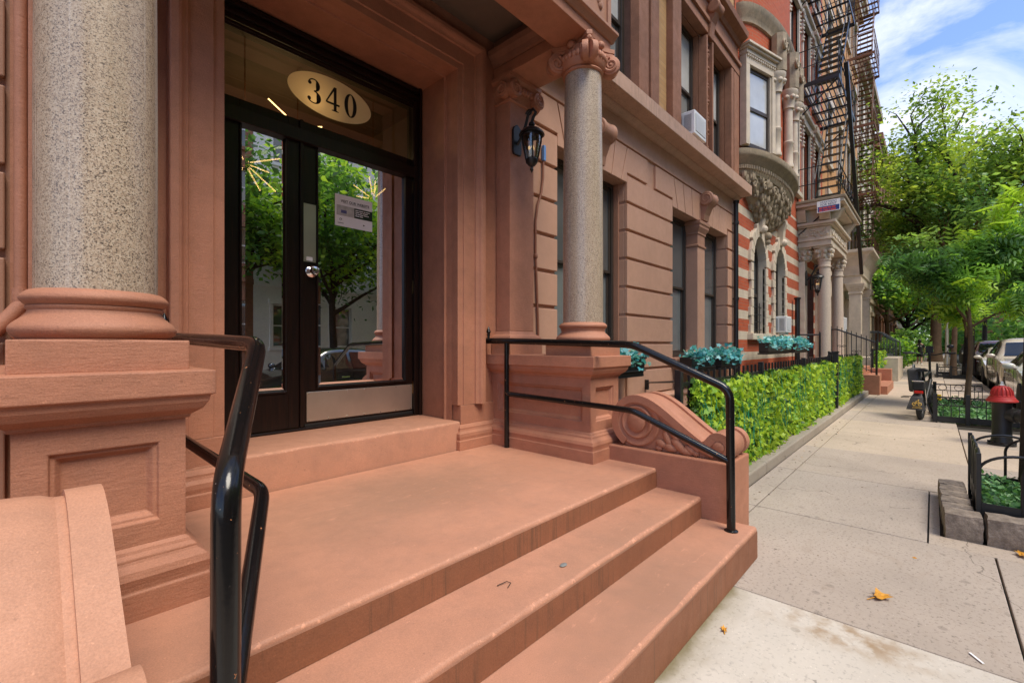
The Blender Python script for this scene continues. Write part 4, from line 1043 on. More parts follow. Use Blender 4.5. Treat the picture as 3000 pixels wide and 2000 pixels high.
def planter(label, x0, x1, y, z, mat='box_black', n=170):
    """window box: trough with trailing turquoise leaves; front face at y"""
    t = thing('planter_box', label, 'planter', ((x0 + x1) / 2, y, z), 'window boxes with turquoise plants')
    m = MB(); d = .20; h = .19
    m.add([(x0 + .02, y + .02, z), (x1 - .02, y + .02, z), (x1 - .02, y + d, z), (x0 + .02, y + d, z), (x0, y, z + h), (x1, y, z + h), (x1, y + d, z + h), (x0, y + d, z + h)], [(0, 3, 2, 1), (4, 5, 6, 7), (0, 1, 5, 4), (1, 2, 6, 5), (2, 3, 7, 6), (3, 0, 4, 7)])
    m.box(x0 - .012, x1 + .012, y - .012, y + d, z + h, z + h + .025); m.box(x0 + .0, x1, y - .004, y + d, z + .035, z + .05); m.box(x0 - .01, x1 + .01, y + .03, y + d + .02, z - .035, z - .002)
    m.build('trough', mat, t, .005)
    N = int(n * (x1 - x0) / .6)
    P = np.stack([rng.uniform(x0 - .01, x1 + .01, N), y + rng.normal(.08, .08, N), z + h + .05 + rng.normal(0, .055, N)], 1)
    P[:, 2] -= np.clip(.02 - (P[:, 1] - y), 0, .2) * .8
    P[:, 2] = np.maximum(P[:, 2], z + .03)
    leaves('turquoise_foliage', LEAF['blue'], P, .075, t, .35, shape='ivy', weights=(.45, .35, .2))
    m = MB()
    for i in range(14):
        x = random.uniform(x0 + .03, x1 - .03); m.tube([(x, y + .1, z + h), (x + random.uniform(-.06, .06), y + random.uniform(-.02, .1), z + h + .08), (x + random.uniform(-.1, .1), y - random.uniform(0, .1), z + h + random.uniform(.02, .12))], .003, 4)
    m.build('stem', LEAF['blue'][1], t)
planter('black window box with trailing turquoise leaves peeking out past the porch pedestal', 4.4, 5.5, YW - .32, 1.03)
planter('black window box with turquoise leaves at the left window of the brown pair', 7.10, 8.15, YW - .30, .99)
planter('black window box with turquoise leaves at the right window of the brown pair', 8.45, 9.60, YW - .30, .99)
planter('grey brown window box with turquoise leaves under the first arched window', 10.75, 12.75, YW - .50, 1.23, 'frame', 190)
planter('grey brown window box with turquoise leaves under the second arched window', 13.3, 14.95, YW - .50, 1.23, 'frame', 190)

# tie rod from the wall to the area fence
t = thing('tie_rod', 'thin black iron rod bracketed to the brown wall and reaching the fence', 'rod', (6.1, YW, .86))
MB().tube([(6.13, YW - .04, .86), (3.80, 1.56, 1.09)], .011, 8).build('rod', 'iron', t); MB().box(6.11, 6.15, YW - .05, YW, .76, .90).build('bracket', 'iron', t, .003)

# coping, area fence and the artificial ivy along it
o = MB()
x = 3.68
while x < 16.2: o.box(x, min(x + 1.9, 16.25), 1.345, 1.60, -.02, .115); x += 1.91
struct(o.build('area_kerb', 'kerb', None, .015))
struct(MB().box(3.68, 16.3, 1.60, YW + .04, -.06, .03).build('front_area', 'slab_mid'))
def fence(name, label, x0, x1, y, z0, z1, step, posts, grp=None, hoops=False):
    t = thing(name, label, 'fence', (x0, y, z0), grp)
    m = MB(); m.box(x0, x1, y - .008, y + .008, z1 - .12, z1 - .09); m.box(x0, x1, y - .008, y + .008, z0 + .08, z0 + .11); m.build('rail', 'iron', t)
    first = None; x = x0 + step / 2; i = 0
    while x < x1:
        if first is None:
            mb = MB(); mb.box(-.010, .010, -.010, .010, 0, z1 - z0); me = mb.build('picket', 'iron', None); first = me; me.parent = t; me.location = (x - x0, 0, 0)
        else:
            c = first.copy(); COL.objects.link(c); c.parent = t; c.location = (x - x0, 0, 0)
        x += step
    for px in posts: MB().box(px - .028, px + .028, y - .028, y + .028, z0 - .05, z1 + .02).build('post', 'iron', t, .004)
    return t
fence('area_fence', 'black iron picket fence carrying the long ivy hedge in front of the brown house', 3.72, 11.2, 1.56, .12, 1.17, .155, (3.74, 6.2, 8.7, 11.18))
fence('area_fence', 'black iron picket fence behind the shorter ivy hedge of the striped house', 11.4, 16.1, 1.56, .12, 1.17, .30, (11.42,))
def hedge(label, x0, x1, y, z0, z1, n, size=.062, group='artificial ivy screens'):
    t = thing('ivy_screen', label, 'hedge', (x0, y, z0), group)
    # denser where it is closer to the street end
    N = n; u = rng.uniform(0, 1, N) ** 1.35
    x = x0 + (x1 - x0) * u; z = z0 + (z1 - z0) * rng.uniform(0, 1, N)
    yy = y + rng.normal(0, .036, N) - .035 * np.sin(x * 3.1 + np.sin(z * 5) * 1.3) * .5
    top = np.maximum(0, .06 * np.sin(x * 5) + .03 * np.sin(x * 13.))
    z = np.where(z > z1 - .1, z + top * .7 - .05, z)
    P = np.stack([x, yy, z], 1); nr = np.tile(np.array([-.15, -1., .25]), (N, 1))
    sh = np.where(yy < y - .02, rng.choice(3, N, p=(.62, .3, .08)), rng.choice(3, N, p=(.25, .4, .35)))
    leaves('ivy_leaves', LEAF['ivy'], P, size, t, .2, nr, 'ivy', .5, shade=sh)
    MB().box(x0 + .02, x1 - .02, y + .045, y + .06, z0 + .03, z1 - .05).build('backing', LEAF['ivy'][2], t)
    m = MB()
    for i in range(int((x1 - x0) * 22)):
        a = x0 + (x1 - x0) * random.random() ** 1.4; zz = z1 - random.random() * .5; P2 = [(a, y - .03 - random.random() * .04, zz)]
        for j in range(4): P2.append((P2[-1][0] + random.uniform(-.05, .05), P2[-1][1] + random.uniform(-.02, .015), P2[-1][2] - random.uniform(.05, .14)))
        m.tube([p for p in P2 if p[2] > z0], .0028, 4) if sum(p[2] > z0 for p in P2) > 1 else None
    m.build('netting', 'vine', t)
hedge('long yellow green ivy screen on the fence beside the stoop', 3.95, 11.15, 1.50, .06, 1.09, 15000, .056)
hedge('shorter yellow green ivy screen past the black gate post', 11.45, 16.05, 1.50, .08, 1.13, 5200, .066)
# ------------------------------------------------------------------ striped brick house
N2 = thing('striped_brick_house', 'red brick house with cream bands, arched windows, carved round oriel and cream porch columns', 'house', (15.2, 3.05, 0))
def arch_pts(cx, hw, z0, zs, n=14): return [(cx - hw, z0)] + [(cx - hw * cos(t), zs + hw * sin(t) * 1.25) for t in np.linspace(0, pi, n)] + [(cx + hw, z0)]
def striped_house():
    x0, x1 = 10.16, 20.35
    AW = [(11.85, .52), (13.80, .52)]
    z0, zs = 1.66, 3.28
    # wall as columns between arched openings
    mb = MB(); holes = [(c - h, c + h, z0, zs) for c, h in AW] + [(16.9, 18.7, .9, 3.7)]
    mb.wall(x0, x1, -.05, 5.2, YW, holes + [(c - h, c + h, zs, 4.0) for c, h in AW], 0)
    for c, h in AW:
        P = [(c - h * cos(t), zs + h * sin(t) * 1.25) for t in np.linspace(0, pi, 17)]
        for a, b in zip(P[:-1], P[1:]): mb.quad((a[0], YW, a[1]), (b[0], YW, b[1]), (b[0], YW, 4.0), (a[0], YW, 4.0))
    mb.quad((x0, YW, 5.2), (x1, YW, 5.2), (x1, YW, 17), (x0, YW, 17)) if False else None
    mb.build('ground_floor_wall', 'striped', N2)
    hu = [(15.0, 16.1, 6.0, 8.3), (16.75, 17.75, 5.75, 8.3), (18.5, 19.5, 5.75, 8.3), (16.75, 17.75, 9.5, 11.6), (18.5, 19.5, 9.5, 11.6), (15.0, 16.1, 9.5, 11.6), (16.75, 17.75, 12.8, 14.8), (18.5, 19.5, 12.8, 14.8)]
    MB().wall(x0, x1, 5.2, 17, YW, hu, .2).build('upper_wall', 'red_brick', N2)
    MB().quad((x0, YW, 5), (x0, 14, 5), (x0, 14, 17), (x0, YW, 17)).quad((x1, YW, 0), (x1, 14, 0), (x1, 14, 17), (x1, YW, 17)).quad((x0, YW, 17), (x1, YW, 17), (x1, 14, 17), (x0, 14, 17)).build('side_wall', 'dull_brick', N2)
    for q, (c, h) in enumerate(AW):
        # cream surround of separate long and short stones, hood with keystone
        mb = MB()
        zz = z0; i = 0
        while zz < zs - .02:
            hh = .20; w = .17 if i % 2 else .24
            for s in (-1, 1): mb.box(c + s * h, c + s * (h + w), YW - .06, YW + .03, zz + .004, min(zz + hh, zs) - .004)
            zz += hh; i += 1
        for i in range(11):
            a, b = pi * i / 11 + .012, pi * (i + 1) / 11 - .012; w = .20 if i % 2 else .26
            pl = [(c - h * cos(t), zs + 1.25 * h * sin(t)) for t in (a, (a + b) / 2, b)] + [(c - (h + w) * cos(t), zs + 1.25 * (h + w) * sin(t)) for t in (b, (a + b) / 2, a)]
            mb.prism(pl, 'y', YW - .065, YW + .02)
        AP = arch_pts(c, h, z0, zs)
        for p, q2 in zip(AP[:-1], AP[1:]): mb.quad((p[0], YW - .02, p[1]), (q2[0], YW - .02, q2[1]), (q2[0], YW + .2, q2[1]), (p[0], YW + .2, p[1]))
        mb.build('arch_surround', 'cream', N2, .008)
        m = MB(); n = len(arch_pts(c, h, z0, zs))
        O = arch_pts(c, h - .002, z0, zs); I = arch_pts(c, h - .075, z0 + .07, zs)
        m.add([(p[0], YW + .12, p[1]) for p in O] + [(p[0], YW + .12, p[1]) for p in I] + [(p[0], YW + .18, p[1]) for p in I], [(i, (i + 1) % n, n + (i + 1) % n, n + i) for i in range(n)] + [(n + i, n + (i + 1) % n, 2 * n + (i + 1) % n, 2 * n + i) for i in range(n)])
        m.box(c - h + .07, c + h - .07, YW + .13, YW + .17, zs - .72, zs - .64); m.box(c - .012, c + .012, YW + .16, YW + .18, zs - .1, zs + .5)
        W = m.build('arched_window', 'frame', N2, .0)
        MB().poly([(p[0], YW + .165, p[1]) for p in arch_pts(c, h - .07, z0 + .06, zs)]).build('pane', 'win', W)
        if q == 0:
            m = MB()
            for k in range(5): m.box(c - h + .12 + k * .19, c - h + .135 + k * .19, YW + .05, YW + .065, z0, z0 + .75)
            for k in range(4): m.box(c - h, c + h, YW + .048, YW + .06, z0 + .1 + k * .18, z0 + .115 + k * .18)
            m.build('window_guard', 'iron', N2)
        m = MB(); zt = zs + 1.25 * (h + .2)
        m.prism([(YW + .02, zt - .16), (YW - .10, zt - .14), (YW - .13, zt - .02), (YW - .15, zt + .25), (YW - .20, zt + .40), (YW - .19, zt + .52), (YW - .1, zt + .58), (YW + .02, zt + .58)], 'x', c - .11, c + .11)
        for s in (-1, 1): spiral_tube(m, (c + s * .112, YW - .10, zt + .46), (0, -1, 0), (0, 0, 1), .08, 1.5, .014); 
        m.sphere((c, YW - .12, zt - .08), .10, 12, 8); m.build('keystone', 'cream', N2, .01)
        MB().box(c - h - .3, c + h + .3, YW - .12, YW + .16, z0 - .14, z0 - .002).build('window_sill', 'cream', N2, .01)
    MB().box(x0, 16.0, YW - .06, YW + .02, .35, .62).build('base_course', 'cream_dirty', N2, .01)
    # oriel
    cx, a_, b_ = 12.3, 1.9, .42
    def el(t, k=1., o=0.): return (cx - (a_ * k + o) * cos(t), YW - (b_ * k + o) * sin(t))
    T = np.linspace(0, pi, 33)
    m = MB()
    for z0_, z1_ in ((5.55, 17.),):
        for p, q in zip(T[:-1], T[1:]):
            A, Bp = el(p), el(q); m.quad((A[0], A[1], z0_), (Bp[0], Bp[1], z0_), (Bp[0], Bp[1], z1_), (A[0], A[1], z1_))
    OR = m.build('oriel', 'red_brick', N2, label='round brick oriel on a carved corbel')
    def ring(prof, name, mat):
        m = MB(); V = []; F = []; n = len(T)
        for o, z in prof: V += [(*el(t, 1, o), z) for t in T]
        for j in range(len(prof) - 1):
            for i in range(n - 1): F.append((j * n + i, j * n + i + 1, (j + 1) * n + i + 1, (j + 1) * n + i))
        F.append(tuple(range(n))); F.append(tuple(range((len(prof) - 1) * n, len(prof) * n)))
        m.add(V, F); return m.build(name, mat, OR, 0, True)
    ring([(-.02, 5.02), (.02, 5.03), (.05, 5.10), (.05, 5.2), (.10, 5.24), (.14, 5.32), (.20, 5.36), (.22, 5.40), (.22, 5.50), (.0, 5.58)], 'oriel_shelf', 'cream_dirty')
    ring([(.0, 8.22), (.05, 8.23), (.07, 8.36), (.14, 8.44), (.16, 8.58), (.0, 8.64)], 'stone_band', 'cream_dirty'); ring([(.0, 12.9), (.07, 12.95), (.16, 13.1), (.0, 13.3)], 'stone_band', 'cream_dirty')
    m = MB()
    for i in range(46):
        t = pi * (i + .5) / 46; p = el(t, 1, .07); d = (sin(t) * .0, 0); m.box(p[0] - .022, p[0] + .022, p[1] - .03, p[1] + .05, 5.12, 5.20)
    m.build('dentil_band', 'cream_dirty', OR)
    m = MB(); V = []; F = []; n = len(T)
    pf = [(1.0, 5.03), (.94, 4.92), (.86, 4.80), (.72, 4.62), (.52, 4.45), (.34, 4.34), (.2, 4.28), (.12, 4.2), (.10, 4.1)]
    for k, z in pf: V += [(*el(t, k), z) for t in T]
    for j in range(len(pf) - 1):
        for i in range(n - 1): F.append((j * n + i, j * n + i + 1, (j + 1) * n + i + 1, (j + 1) * n + i))
    m.add(V, F); Cb = m.build('oriel_corbel', 'cream_dirty', OR, 0, True)
    m = MB(); rr = random.Random(5)
    for i in range(240):
        j = rr.random() * 6.2; jj = int(j); f = j - jj; k = pf[jj][0] * (1 - f) + pf[jj + 1][0] * f; z = pf[jj][1] * (1 - f) + pf[jj + 1][1] * f; t = rr.uniform(.05, pi - .05); p = el(t, k)
        m.sphere((p[0], p[1], z), rr.uniform(.04, .085), 7, 5, (1, .8, 1.5))
    for i in range(9):
        t = .2 + i * .33; p = el(t, .95, .03); spiral_tube(m, (p[0], p[1] - .02, 4.86), (sin(t), -cos(t) * .3, 0), (0, 0, 1), .12, 1.6, .024)
    m.sphere((cx, YW - .1, 4.02), .10, 10, 8); m.sphere((cx, YW - .1, 3.88), .07, 10, 8); m.build('carved_foliage', 'cream_dirty', Cb, 0, True)
    # windows of the oriel with cream surrounds and engaged columns
    def on(t, u, out, z):     # local frame on the curve
        c = Vector((*el(t), 0)); tg = Vector((a_ * sin(t), -b_ * cos(t), 0)).normalized(); nr = Vector((-tg.y * -1, 0, 0)); nr = Vector((tg.y, -tg.x, 0)); nr = nr if nr.y < 0 else -nr
        return c + tg * u + nr * out + Vector((0, 0, z)), tg, nr
    def bx(m, t, u0, u1, o0, o1, za, zb):
        p, tg, nr = on(t, (u0 + u1) / 2, (o0 + o1) / 2, (za + zb) / 2); m.obox(p, tg, nr, (0, 0, 1), (u1 - u0) / 2, (o1 - o0) / 2, (zb - za) / 2)
    for t in (.66, pi - .66):
        m = MB()
        for s in (-1, 1): bx(m, t, s * .42 if s > 0 else -.55, .55 if s > 0 else -.42, -.05, .10, 5.58, 7.25); bx(m, t, s * .42 - .03, s * .42 + .03, -.02, .07, 5.58, 7.25)
        bx(m, t, -.55, .55, -.05, .10, 7.251, 7.45); bx(m, t, -.60, .60, -.05, .18, 7.54, 7.59); bx(m, t, -.57, .57, -.05, .13, 7.451, 7.539); bx(m, t, -.63, .63, -.05, .22, 7.591, 7.64)
        for i in range(14): bx(m, t, -.53 + i * .076, -.49 + i * .076, .10, .13, 7.39, 7.44)
        Sx = m.build('oriel_window_surround', 'cream', OR, .006)
        m = MB()
        for u0, u1, za, zb in ((-.42, -.34, 5.58, 7.25), (.34, .42, 5.58, 7.25), (-.34, .34, 7.17, 7.25), (-.34, .34, 5.58, 5.66), (-.34, .34, 6.36, 6.43)): bx(m, t, u0, u1, -.02, .03, za, zb)
        m.build('window_sash', 'frame', Sx)
        m = MB()
        for za, zb, o in ((6.43, 7.17, .012), (5.66, 6.36, .0)):
            P = [on(t, u, o, z)[0] for u, z in ((-.34, za), (.34, za), (.34, zb), (-.34, zb))]; m.poly(P)
        m.build('pane', 'win_sky', Sx)
    for t in (1.10, 1.62, pi - 1.10):
        p, tg, nr = on(t, 0, .10, 0); m = MB()
        m.lathe([(.115, 5.58), (.12, 5.62), (.10, 5.68), (.098, 6.12), (.112, 6.14), (.112, 6.19), (.095, 6.21), (.088, 6.95), (.125, 6.97), (.12, 7.0), (.13, 7.05), (.18, 7.28), (.20, 7.32), (.20, 7.38)], (p.x, p.y, 0), 24)
        for k in range(8): m.sphere((p.x + .16 * cos(k * pi / 4), p.y + .16 * sin(k * pi / 4), 7.2), .055, 8, 6)
        Cc = m.build('oriel_column', 'cream', OR, 0, True)
        m = MB(); 
        p2 = p + nr * .06; m.prism([(p2.x + .16 * cos(k), p2.y + .16 * sin(k)) for k in np.linspace(0, 2 * pi, 9)[:-1]], 'z', 7.40, 8.22)
        for k in (-1, 1): spiral_tube(m, (p2.x + k * .12, p2.y - .14, 7.95), (1, 0, 0), (0, 0, 1), .12, 1.6, .03, 0, k)
        m.build('column_bracket', 'cream_dirty', Cc, .01)
    # upper facade dressings beyond the oriel
    for (a, b, zb, zt) in hu:
        m = MB(); c2 = MB()
        for s, x in ((-1, a), (1, b)): m.box(x, x + s * .10, YW - .06, YW + .05, zb, zt)
        m.box(a - .2, b + .2, YW - .10, YW + .05, zt, zt + .22); m.box(a - .26, b + .26, YW - .18, YW + .05, zt + .24, zt + .36); m.box(a - .2, b + .2, YW - .12, YW + .05, zb - .14, zb)
        for k in range(9): t = pi * k / 8; c2.sphere(((a + b) / 2 + .62 * cos(t), YW - .04, zt + .36 + .30 * sin(t)), .075, 8, 6)
        for k in range(6): c2.sphere((a - .08 + .03 * sin(k * 2), YW - .06, zt - .1 - k * .12), .045, 8, 6); c2.sphere((b + .08, YW - .06, zt - .1 - k * .12), .045, 8, 6)
        spiral_tube(c2, (a - .14, YW - .09, zt + .12), (1, 0, 0), (0, 0, 1), .14, 1.6, .035); spiral_tube(c2, (b + .14, YW - .09, zt + .12), (1, 0, 0), (0, 0, 1), .14, 1.6, .035, 0, -1)
        c2.sphere(((a + b) / 2, YW - .05, zt + .5), .2, 10, 8, (1, .4, 1))
        c2.build('carved_ornament', 'cream', m.build('window_surround', 'cream', N2, .01), 0, True)
    for k, (a, b, zb, zt) in enumerate(hu): win_sash(N2, a, b, zb, zt, YW + .1, .5, .07, 'win', True)
    MB().box(x0, x1, YW - .35, YW + .05, 15.6, 16.2).box(x0, x1, YW - .5, YW + .05, 16.2, 16.6).build('roof_cornice', 'cream_dirty', N2, .02)
    # porch: columns, entablature, balcony slab
    def corinth(m, c, r, z0, z1):
        m.lathe([(r, z0), (r * 1.12, z0 + .02), (r * .98, z0 + .05), (r, z0 + .1), (r * 1.1, z0 + .2), (r * 1.25, z1 - .08), (r * 1.4, z1 - .04), (r * 1.4, z1)], c, 24)
        for k in range(8):
            a = k * pi / 4
            for h, rr in ((.10, 1.12), (.22, 1.28)): m.sphere((c[0] + r * rr * cos(a + h), c[1] + r * rr * sin(a + h), z0 + h), r * .34, 7, 5, (1, 1, 1.3))
        for k in range(4):
            a = pi / 4 + k * pi / 2; m.sphere((c[0] + r * 1.5 * cos(a), c[1] + r * 1.5 * sin(a), z1 - .09), r * .38, 8, 6)
        m.box(c[0] - r * 1.45, c[0] + r * 1.45, c[1] - r * 1.45, c[1] + r * 1.45, z1, z1 + .05)
    for x in (16.5, 19.05):
        m = MB(); m.lathe([(.22, .98), (.22, 1.02), (.18, 1.04), (.175, 1.1), (.172, 2.3), (.155, 3.72), (.175, 3.73), (.175, 3.78), (.16, 3.79), (.16, 3.92), (.18, 3.93), (.18, 3.97)], (x, 2.42, 0), 32); Cc = m.build('porch_column', 'pale_granite', N2, 0, True)
        m = MB(); corinth(m, (x, 2.42, 0), .165, 3.97, 4.30); m.build('capital', 'cream', Cc, 0, True)
        m = MB(); m.box(x - .18, x + .18, YW - .16, YW + .02, .95, 3.95); Pp = m.build('porch_pilaster', 'cream', N2, .008)
        m = MB(); corinth(m, (x, YW - .1, 0), .16, 3.96, 4.30); m.build('capital', 'cream', Pp, 0, True)
    m = MB(); m.box(16.2, 19.3, 2.2, YW, 4.352, 4.52); m.box(16.16, 19.34, 2.16, YW, 4.521, 4.58); m.box(16.22, 19.28, 2.22, YW, 4.581, 4.93); m.box(16.14, 19.36, 2.14, YW, 4.931, 4.98); m.box(16.08, 19.42, 2.08, YW, 4.981, 5.06); m.box(16.25, 19.25, 2.25, YW, 5.061, 5.44); m.box(16.02, 19.5, 1.98, YW, 5.441, 5.50); m.box(15.9, 19.6, 1.86, YW, 5.501, 5.60)
    En = m.build('porch_entablature', 'cream', N2, .01)
    MB().box(15.86, 19.64, 1.82, YW, 5.602, 5.68).build('balcony_slab', 'cream_dirty', En, .01)
    m = MB(); rr = random.Random(8)
    for k in range(3): spiral_tube(m, (16.21, 2.42 + k * .25, 4.75), (0, -1, 0), (0, 0, 1), .11, 1.7, .022, 0, 1 if k % 2 else -1)
    for k in range(10): m.sphere((16.21, 2.3 + k * .075, 4.65 + .2 * rr.random()), .035, 7, 5)
    for k in range(10): spiral_tube(m, (16.45 + k * .29, 2.20, 4.75), (1, 0, 0), (0, 0, 1), .11, 1.7, .022, 0, 1 if k % 2 else -1)
    m.build('carved_frieze', 'cream', En, .004)
    for y in (2.35, 2.95): MB().prism([(16.26, 5.08), (16.12, 5.1), (16.0, 5.3), (15.95, 5.42), (16.26, 5.43)], 'y', y - .13, y + .13).build('bracket', 'cream', En, .004)
    for x in (16.5, 19.0): MB().prism([(2.26, 5.08), (2.12, 5.1), (2.0, 5.3), (1.92, 5.42), (2.26, 5.43)], 'x', x - .13, x + .13).build('bracket', 'cream', En, .004)
    m = MB(); m.box(16.35, 19.2, YW + .01, YW + .3, .9, 1.0); m.box(16.9, 18.7, YW + .25, YW + .3, .9, 3.7); m.build('porch_door', 'wood', N2, .005)
striped_house()
conditioner('white air conditioner sticking out under the second arched window', (13.62, YW + .05, 1.72), .52, .42, .34)
lantern('black wall lantern on the cream pilaster beside the first porch column of the striped house', 16.42, YW - .16, 3.42, 1.6, True)
lantern('black wall lantern half hidden behind the first porch column of the striped house', 18.0, YW - .02, 3.42, 1.5, True)
downpipe('stubby black vent pipe rising from the fence beside the cream porch pilaster', 15.45, 2.92, .1, 2.78, .065, 'iron', 'vent_pipe')

def stoop2(name, label, x0, x1, y0, top, mat, n=4, riser=.27):
    t = thing(name, label, 'steps', ((x0 + x1) / 2, y0, 0))
    for i in range(n):
        m = MB(); ya = y0 + i * .30; m.box(x0 + (.0 if i else -.1), x1, ya, 2.6 if i == n - 1 else ya + .2995, .002, (i + 1) * top / n); m.build('step' if i < n - 1 else 'landing', mat, t, .012)
    return t
s2 = stoop2('stoop', 'terracotta steps with low side walls beyond the ivy screens', 16.68, 19.2, .95, .96, 'terra')
MB().box(16.3, 16.67, 1.10, 2.95, .003, .55).box(16.32, 16.66, 1.75, 2.95, .55, .97).build('cheek_wall', 'terra', s2, .012); MB().box(19.21, 19.6, 1.0, 2.95, .003, .62).build('cheek_wall', 'terra', s2, .012)

def picket_rail(label, pts_top, pts_bot, step, mat, r=.011, name='stair_railing', top_r=.022, posts=True, extra=0., grp=None, scrolls=False):
    """railing between two polylines with pickets"""
    t = thing(name, label, 'railing', tuple(pts_bot[-1]), grp)
    m = MB(); m.tube(pts_top, top_r, 8); m.build('top_rail', mat, t)
    m = MB(); m.tube([Vector(p) + Vector((0, 0, .06)) for p in pts_bot], .012, 6); m.build('bottom_rail', mat, t)
    first = None
    for (a, b, c, d) in zip(pts_top[:-1], pts_top[1:], pts_bot[:-1], pts_bot[1:]):
        a, b, c, d = map(Vector, (a, b, c, d)); L = (b - a).length; n = max(1, int(L / step))
        for i in range(n + 1):
            f = i / n; p, q = c.lerp(d, f), a.lerp(b, f); MB().tube([p, (p.x, p.y, q.z + extra)], r, 6).build('picket', mat, t)
            if scrolls and i % 3 == 1:
                m = MB(); z = p.z * .5 + q.z * .5; spiral_tube(m, (p.x, p.y + .05, z), (0, 1, 0), (0, 0, 1), .05, 1.2, .008); spiral_tube(m, (p.x, p.y - .05, z), (0, -1, 0), (0, 0, 1), .05, 1.2, .008, 0, 1); m.build('scroll', mat, t)
    if posts:
        for p, q in ((pts_bot[0], pts_top[0]), (pts_bot[-1], pts_top[-1])): MB().tube([p, (p[0], p[1], q[2] + .06)], .026, 8).build('post', mat, t)
    return t
picket_rail('black picket railing climbing the terracotta steps of the striped house', [(16.5, 2.5, 1.86), (16.48, 2.1, 1.86), (16.42, 1.18, 1.46)], [(16.5, 2.5, .98), (16.48, 2.1, .95), (16.42, 1.18, .55)], .12, 'iron', extra=.10, scrolls=True)
picket_rail('small black gate standing open beside the cream porch pilaster', [(15.75, 2.98, 1.70), (15.95, 2.45, 1.70)], [(15.75, 2.98, .12), (15.95, 2.45, .12)], .28, 'iron', name='gate', extra=.1, scrolls=True)
o = MB().box(11.25, 11.34, 1.42, 1.51, .10, 1.24).box(11.235, 11.355, 1.405, 1.525, 1.24, 1.27).build('gate_post', 'iron', None, .006); tag(o, 'stout square black gate post between the two ivy screens', 'post')
o = thing('mailbox', 'small black box with sloped lid on the porch wall behind the ivy screens', 'box', (16.0, 2.1, .98)); m = MB(); m.add([(15.9, 1.95, .98), (16.15, 1.95, .98), (16.15, 2.25, .98), (15.9, 2.25, .98), (15.9, 1.95, 1.10), (16.15, 1.95, 1.10), (16.15, 2.25, 1.22), (15.9, 2.25, 1.22)], [(0, 3, 2, 1), (4, 5, 6, 7), (0, 1, 5, 4), (1, 2, 6, 5), (2, 3, 7, 6), (3, 0, 4, 7)]); m.build('body', 'iron', o, .005)
MB().box(15.9, 16.15, 1.95, 2.25, .1, .978).build('pier', 'terra', o, .01)
hedge('small ivy screen beyond the terracotta steps', 20.3, 24.6, 1.50, .1, 1.2, 900, .11)
fence('area_fence', 'black iron picket fence behind the small ivy screen', 20.2, 24.7, 1.56, .1, 1.25, .3, (20.2, 24.7))

# ------------------------------------------------------------------ fire escapes
def fire_escape(label, x0, x1, yo, levels, top, mat, stair, rail=1.0, drop=None):
    t = thing('fire_escape', label, 'fire escape', ((x0 + x1) / 2, YW, levels[0]))
    yi = YW - .02
    for k, z in enumerate(levels):
        m = MB(); y = yo
        while y < yi: m.box(x0, x1, y - .012, y + .012, z - .03, z); y += .115
        for x in np.linspace(x0, x1, 6): m.box(x - .02, x + .02, yo, yi, z - .085, z - .031)
        for x in (x0, x1): m.box(x - .015, x + .015, yo, yi, z - .11, z + .02)
        m.box(x0, x1, yo - .015, yo + .012, z - .11, z + .02)
        for x in (x0 + .1, x1 - .1): m.bar((x, yo + .05, z - .1), (x, yi, z - .95), .03)
        P = m.build('platform', mat, t)
        r = MB()
        for zz in (.50, rail): r.tube([(x0, yi, z + zz), (x0, yo, z + zz), (x1, yo, z + zz), (x1, yi, z + zz)], .016, 6)
        r.build('guard_rail', mat, P)
        for q in range(4):
            MB().bar((x0, yi - (yi - yo) * q / 4, z), (x0, yi - (yi - yo) * q / 4, z + rail), .016).build('baluster', mat, P); MB().bar((x1, yi - (yi - yo) * q / 4, z), (x1, yi - (yi - yo) * q / 4, z + rail), .016).build('baluster', mat, P)
        for x in np.arange(x0, x1 + .01, .36): MB().bar((x, yo, z), (x, yo, z + rail), .016).build('baluster', mat, P)
        if k < len(levels) - 1 or top:
            z2 = levels[k + 1] if k < len(levels) - 1 else top
            s = MB(); ya, yb = stair; xa, xb = x0 + .75, x1 - .35; n = 11
            for y in (ya, yb): s.bar((xa, y, z + .02), (xb, y, z2), .014, .11); s.tube([(xa, y, z + .02), (xa, y, z + .85), (xb, y, z2 + .85)], .014, 6)
            st = s.build('stair', mat, t)
            for i in range(1, n):
                f = i / n; x = xa + (xb - xa) * f; zz = z + .02 + (z2 - z) * f; m = MB(); m.box(x - .085, x + .085, ya, yb, zz - .012, zz + .012); m.build('tread', mat, st)
    return t
FE = fire_escape('black fire escape zigzagging up the striped brick house above the rent sign', 16.1, 19.75, 2.02, [5.70, 9.25, 12.6, 15.9], None, 'iron', (2.12, 2.72))
m = MB(); m.bar((16.9, 1.93, 9.9), (20.9, 1.93, 4.0), .10, .16); m.build('drop_ladder', 'iron', FE)
m = MB()
for k in range(7): a = k / 6 * 2.2; m = MB(); spiral_tube(m, (16.3 + k * .5, 2.0, 6.3), (1, 0, 0), (0, 0, 1), .22, 1.3, .012, a); m.build('scroll_ornament', 'iron', FE)
fire_escape('rusty brown fire escape on the apricot house further down', 26.7, 29.3, 2.0, [5.3, 8.45, 11.65, 14.9, 18.1], None, 'rust', (2.15, 2.75))
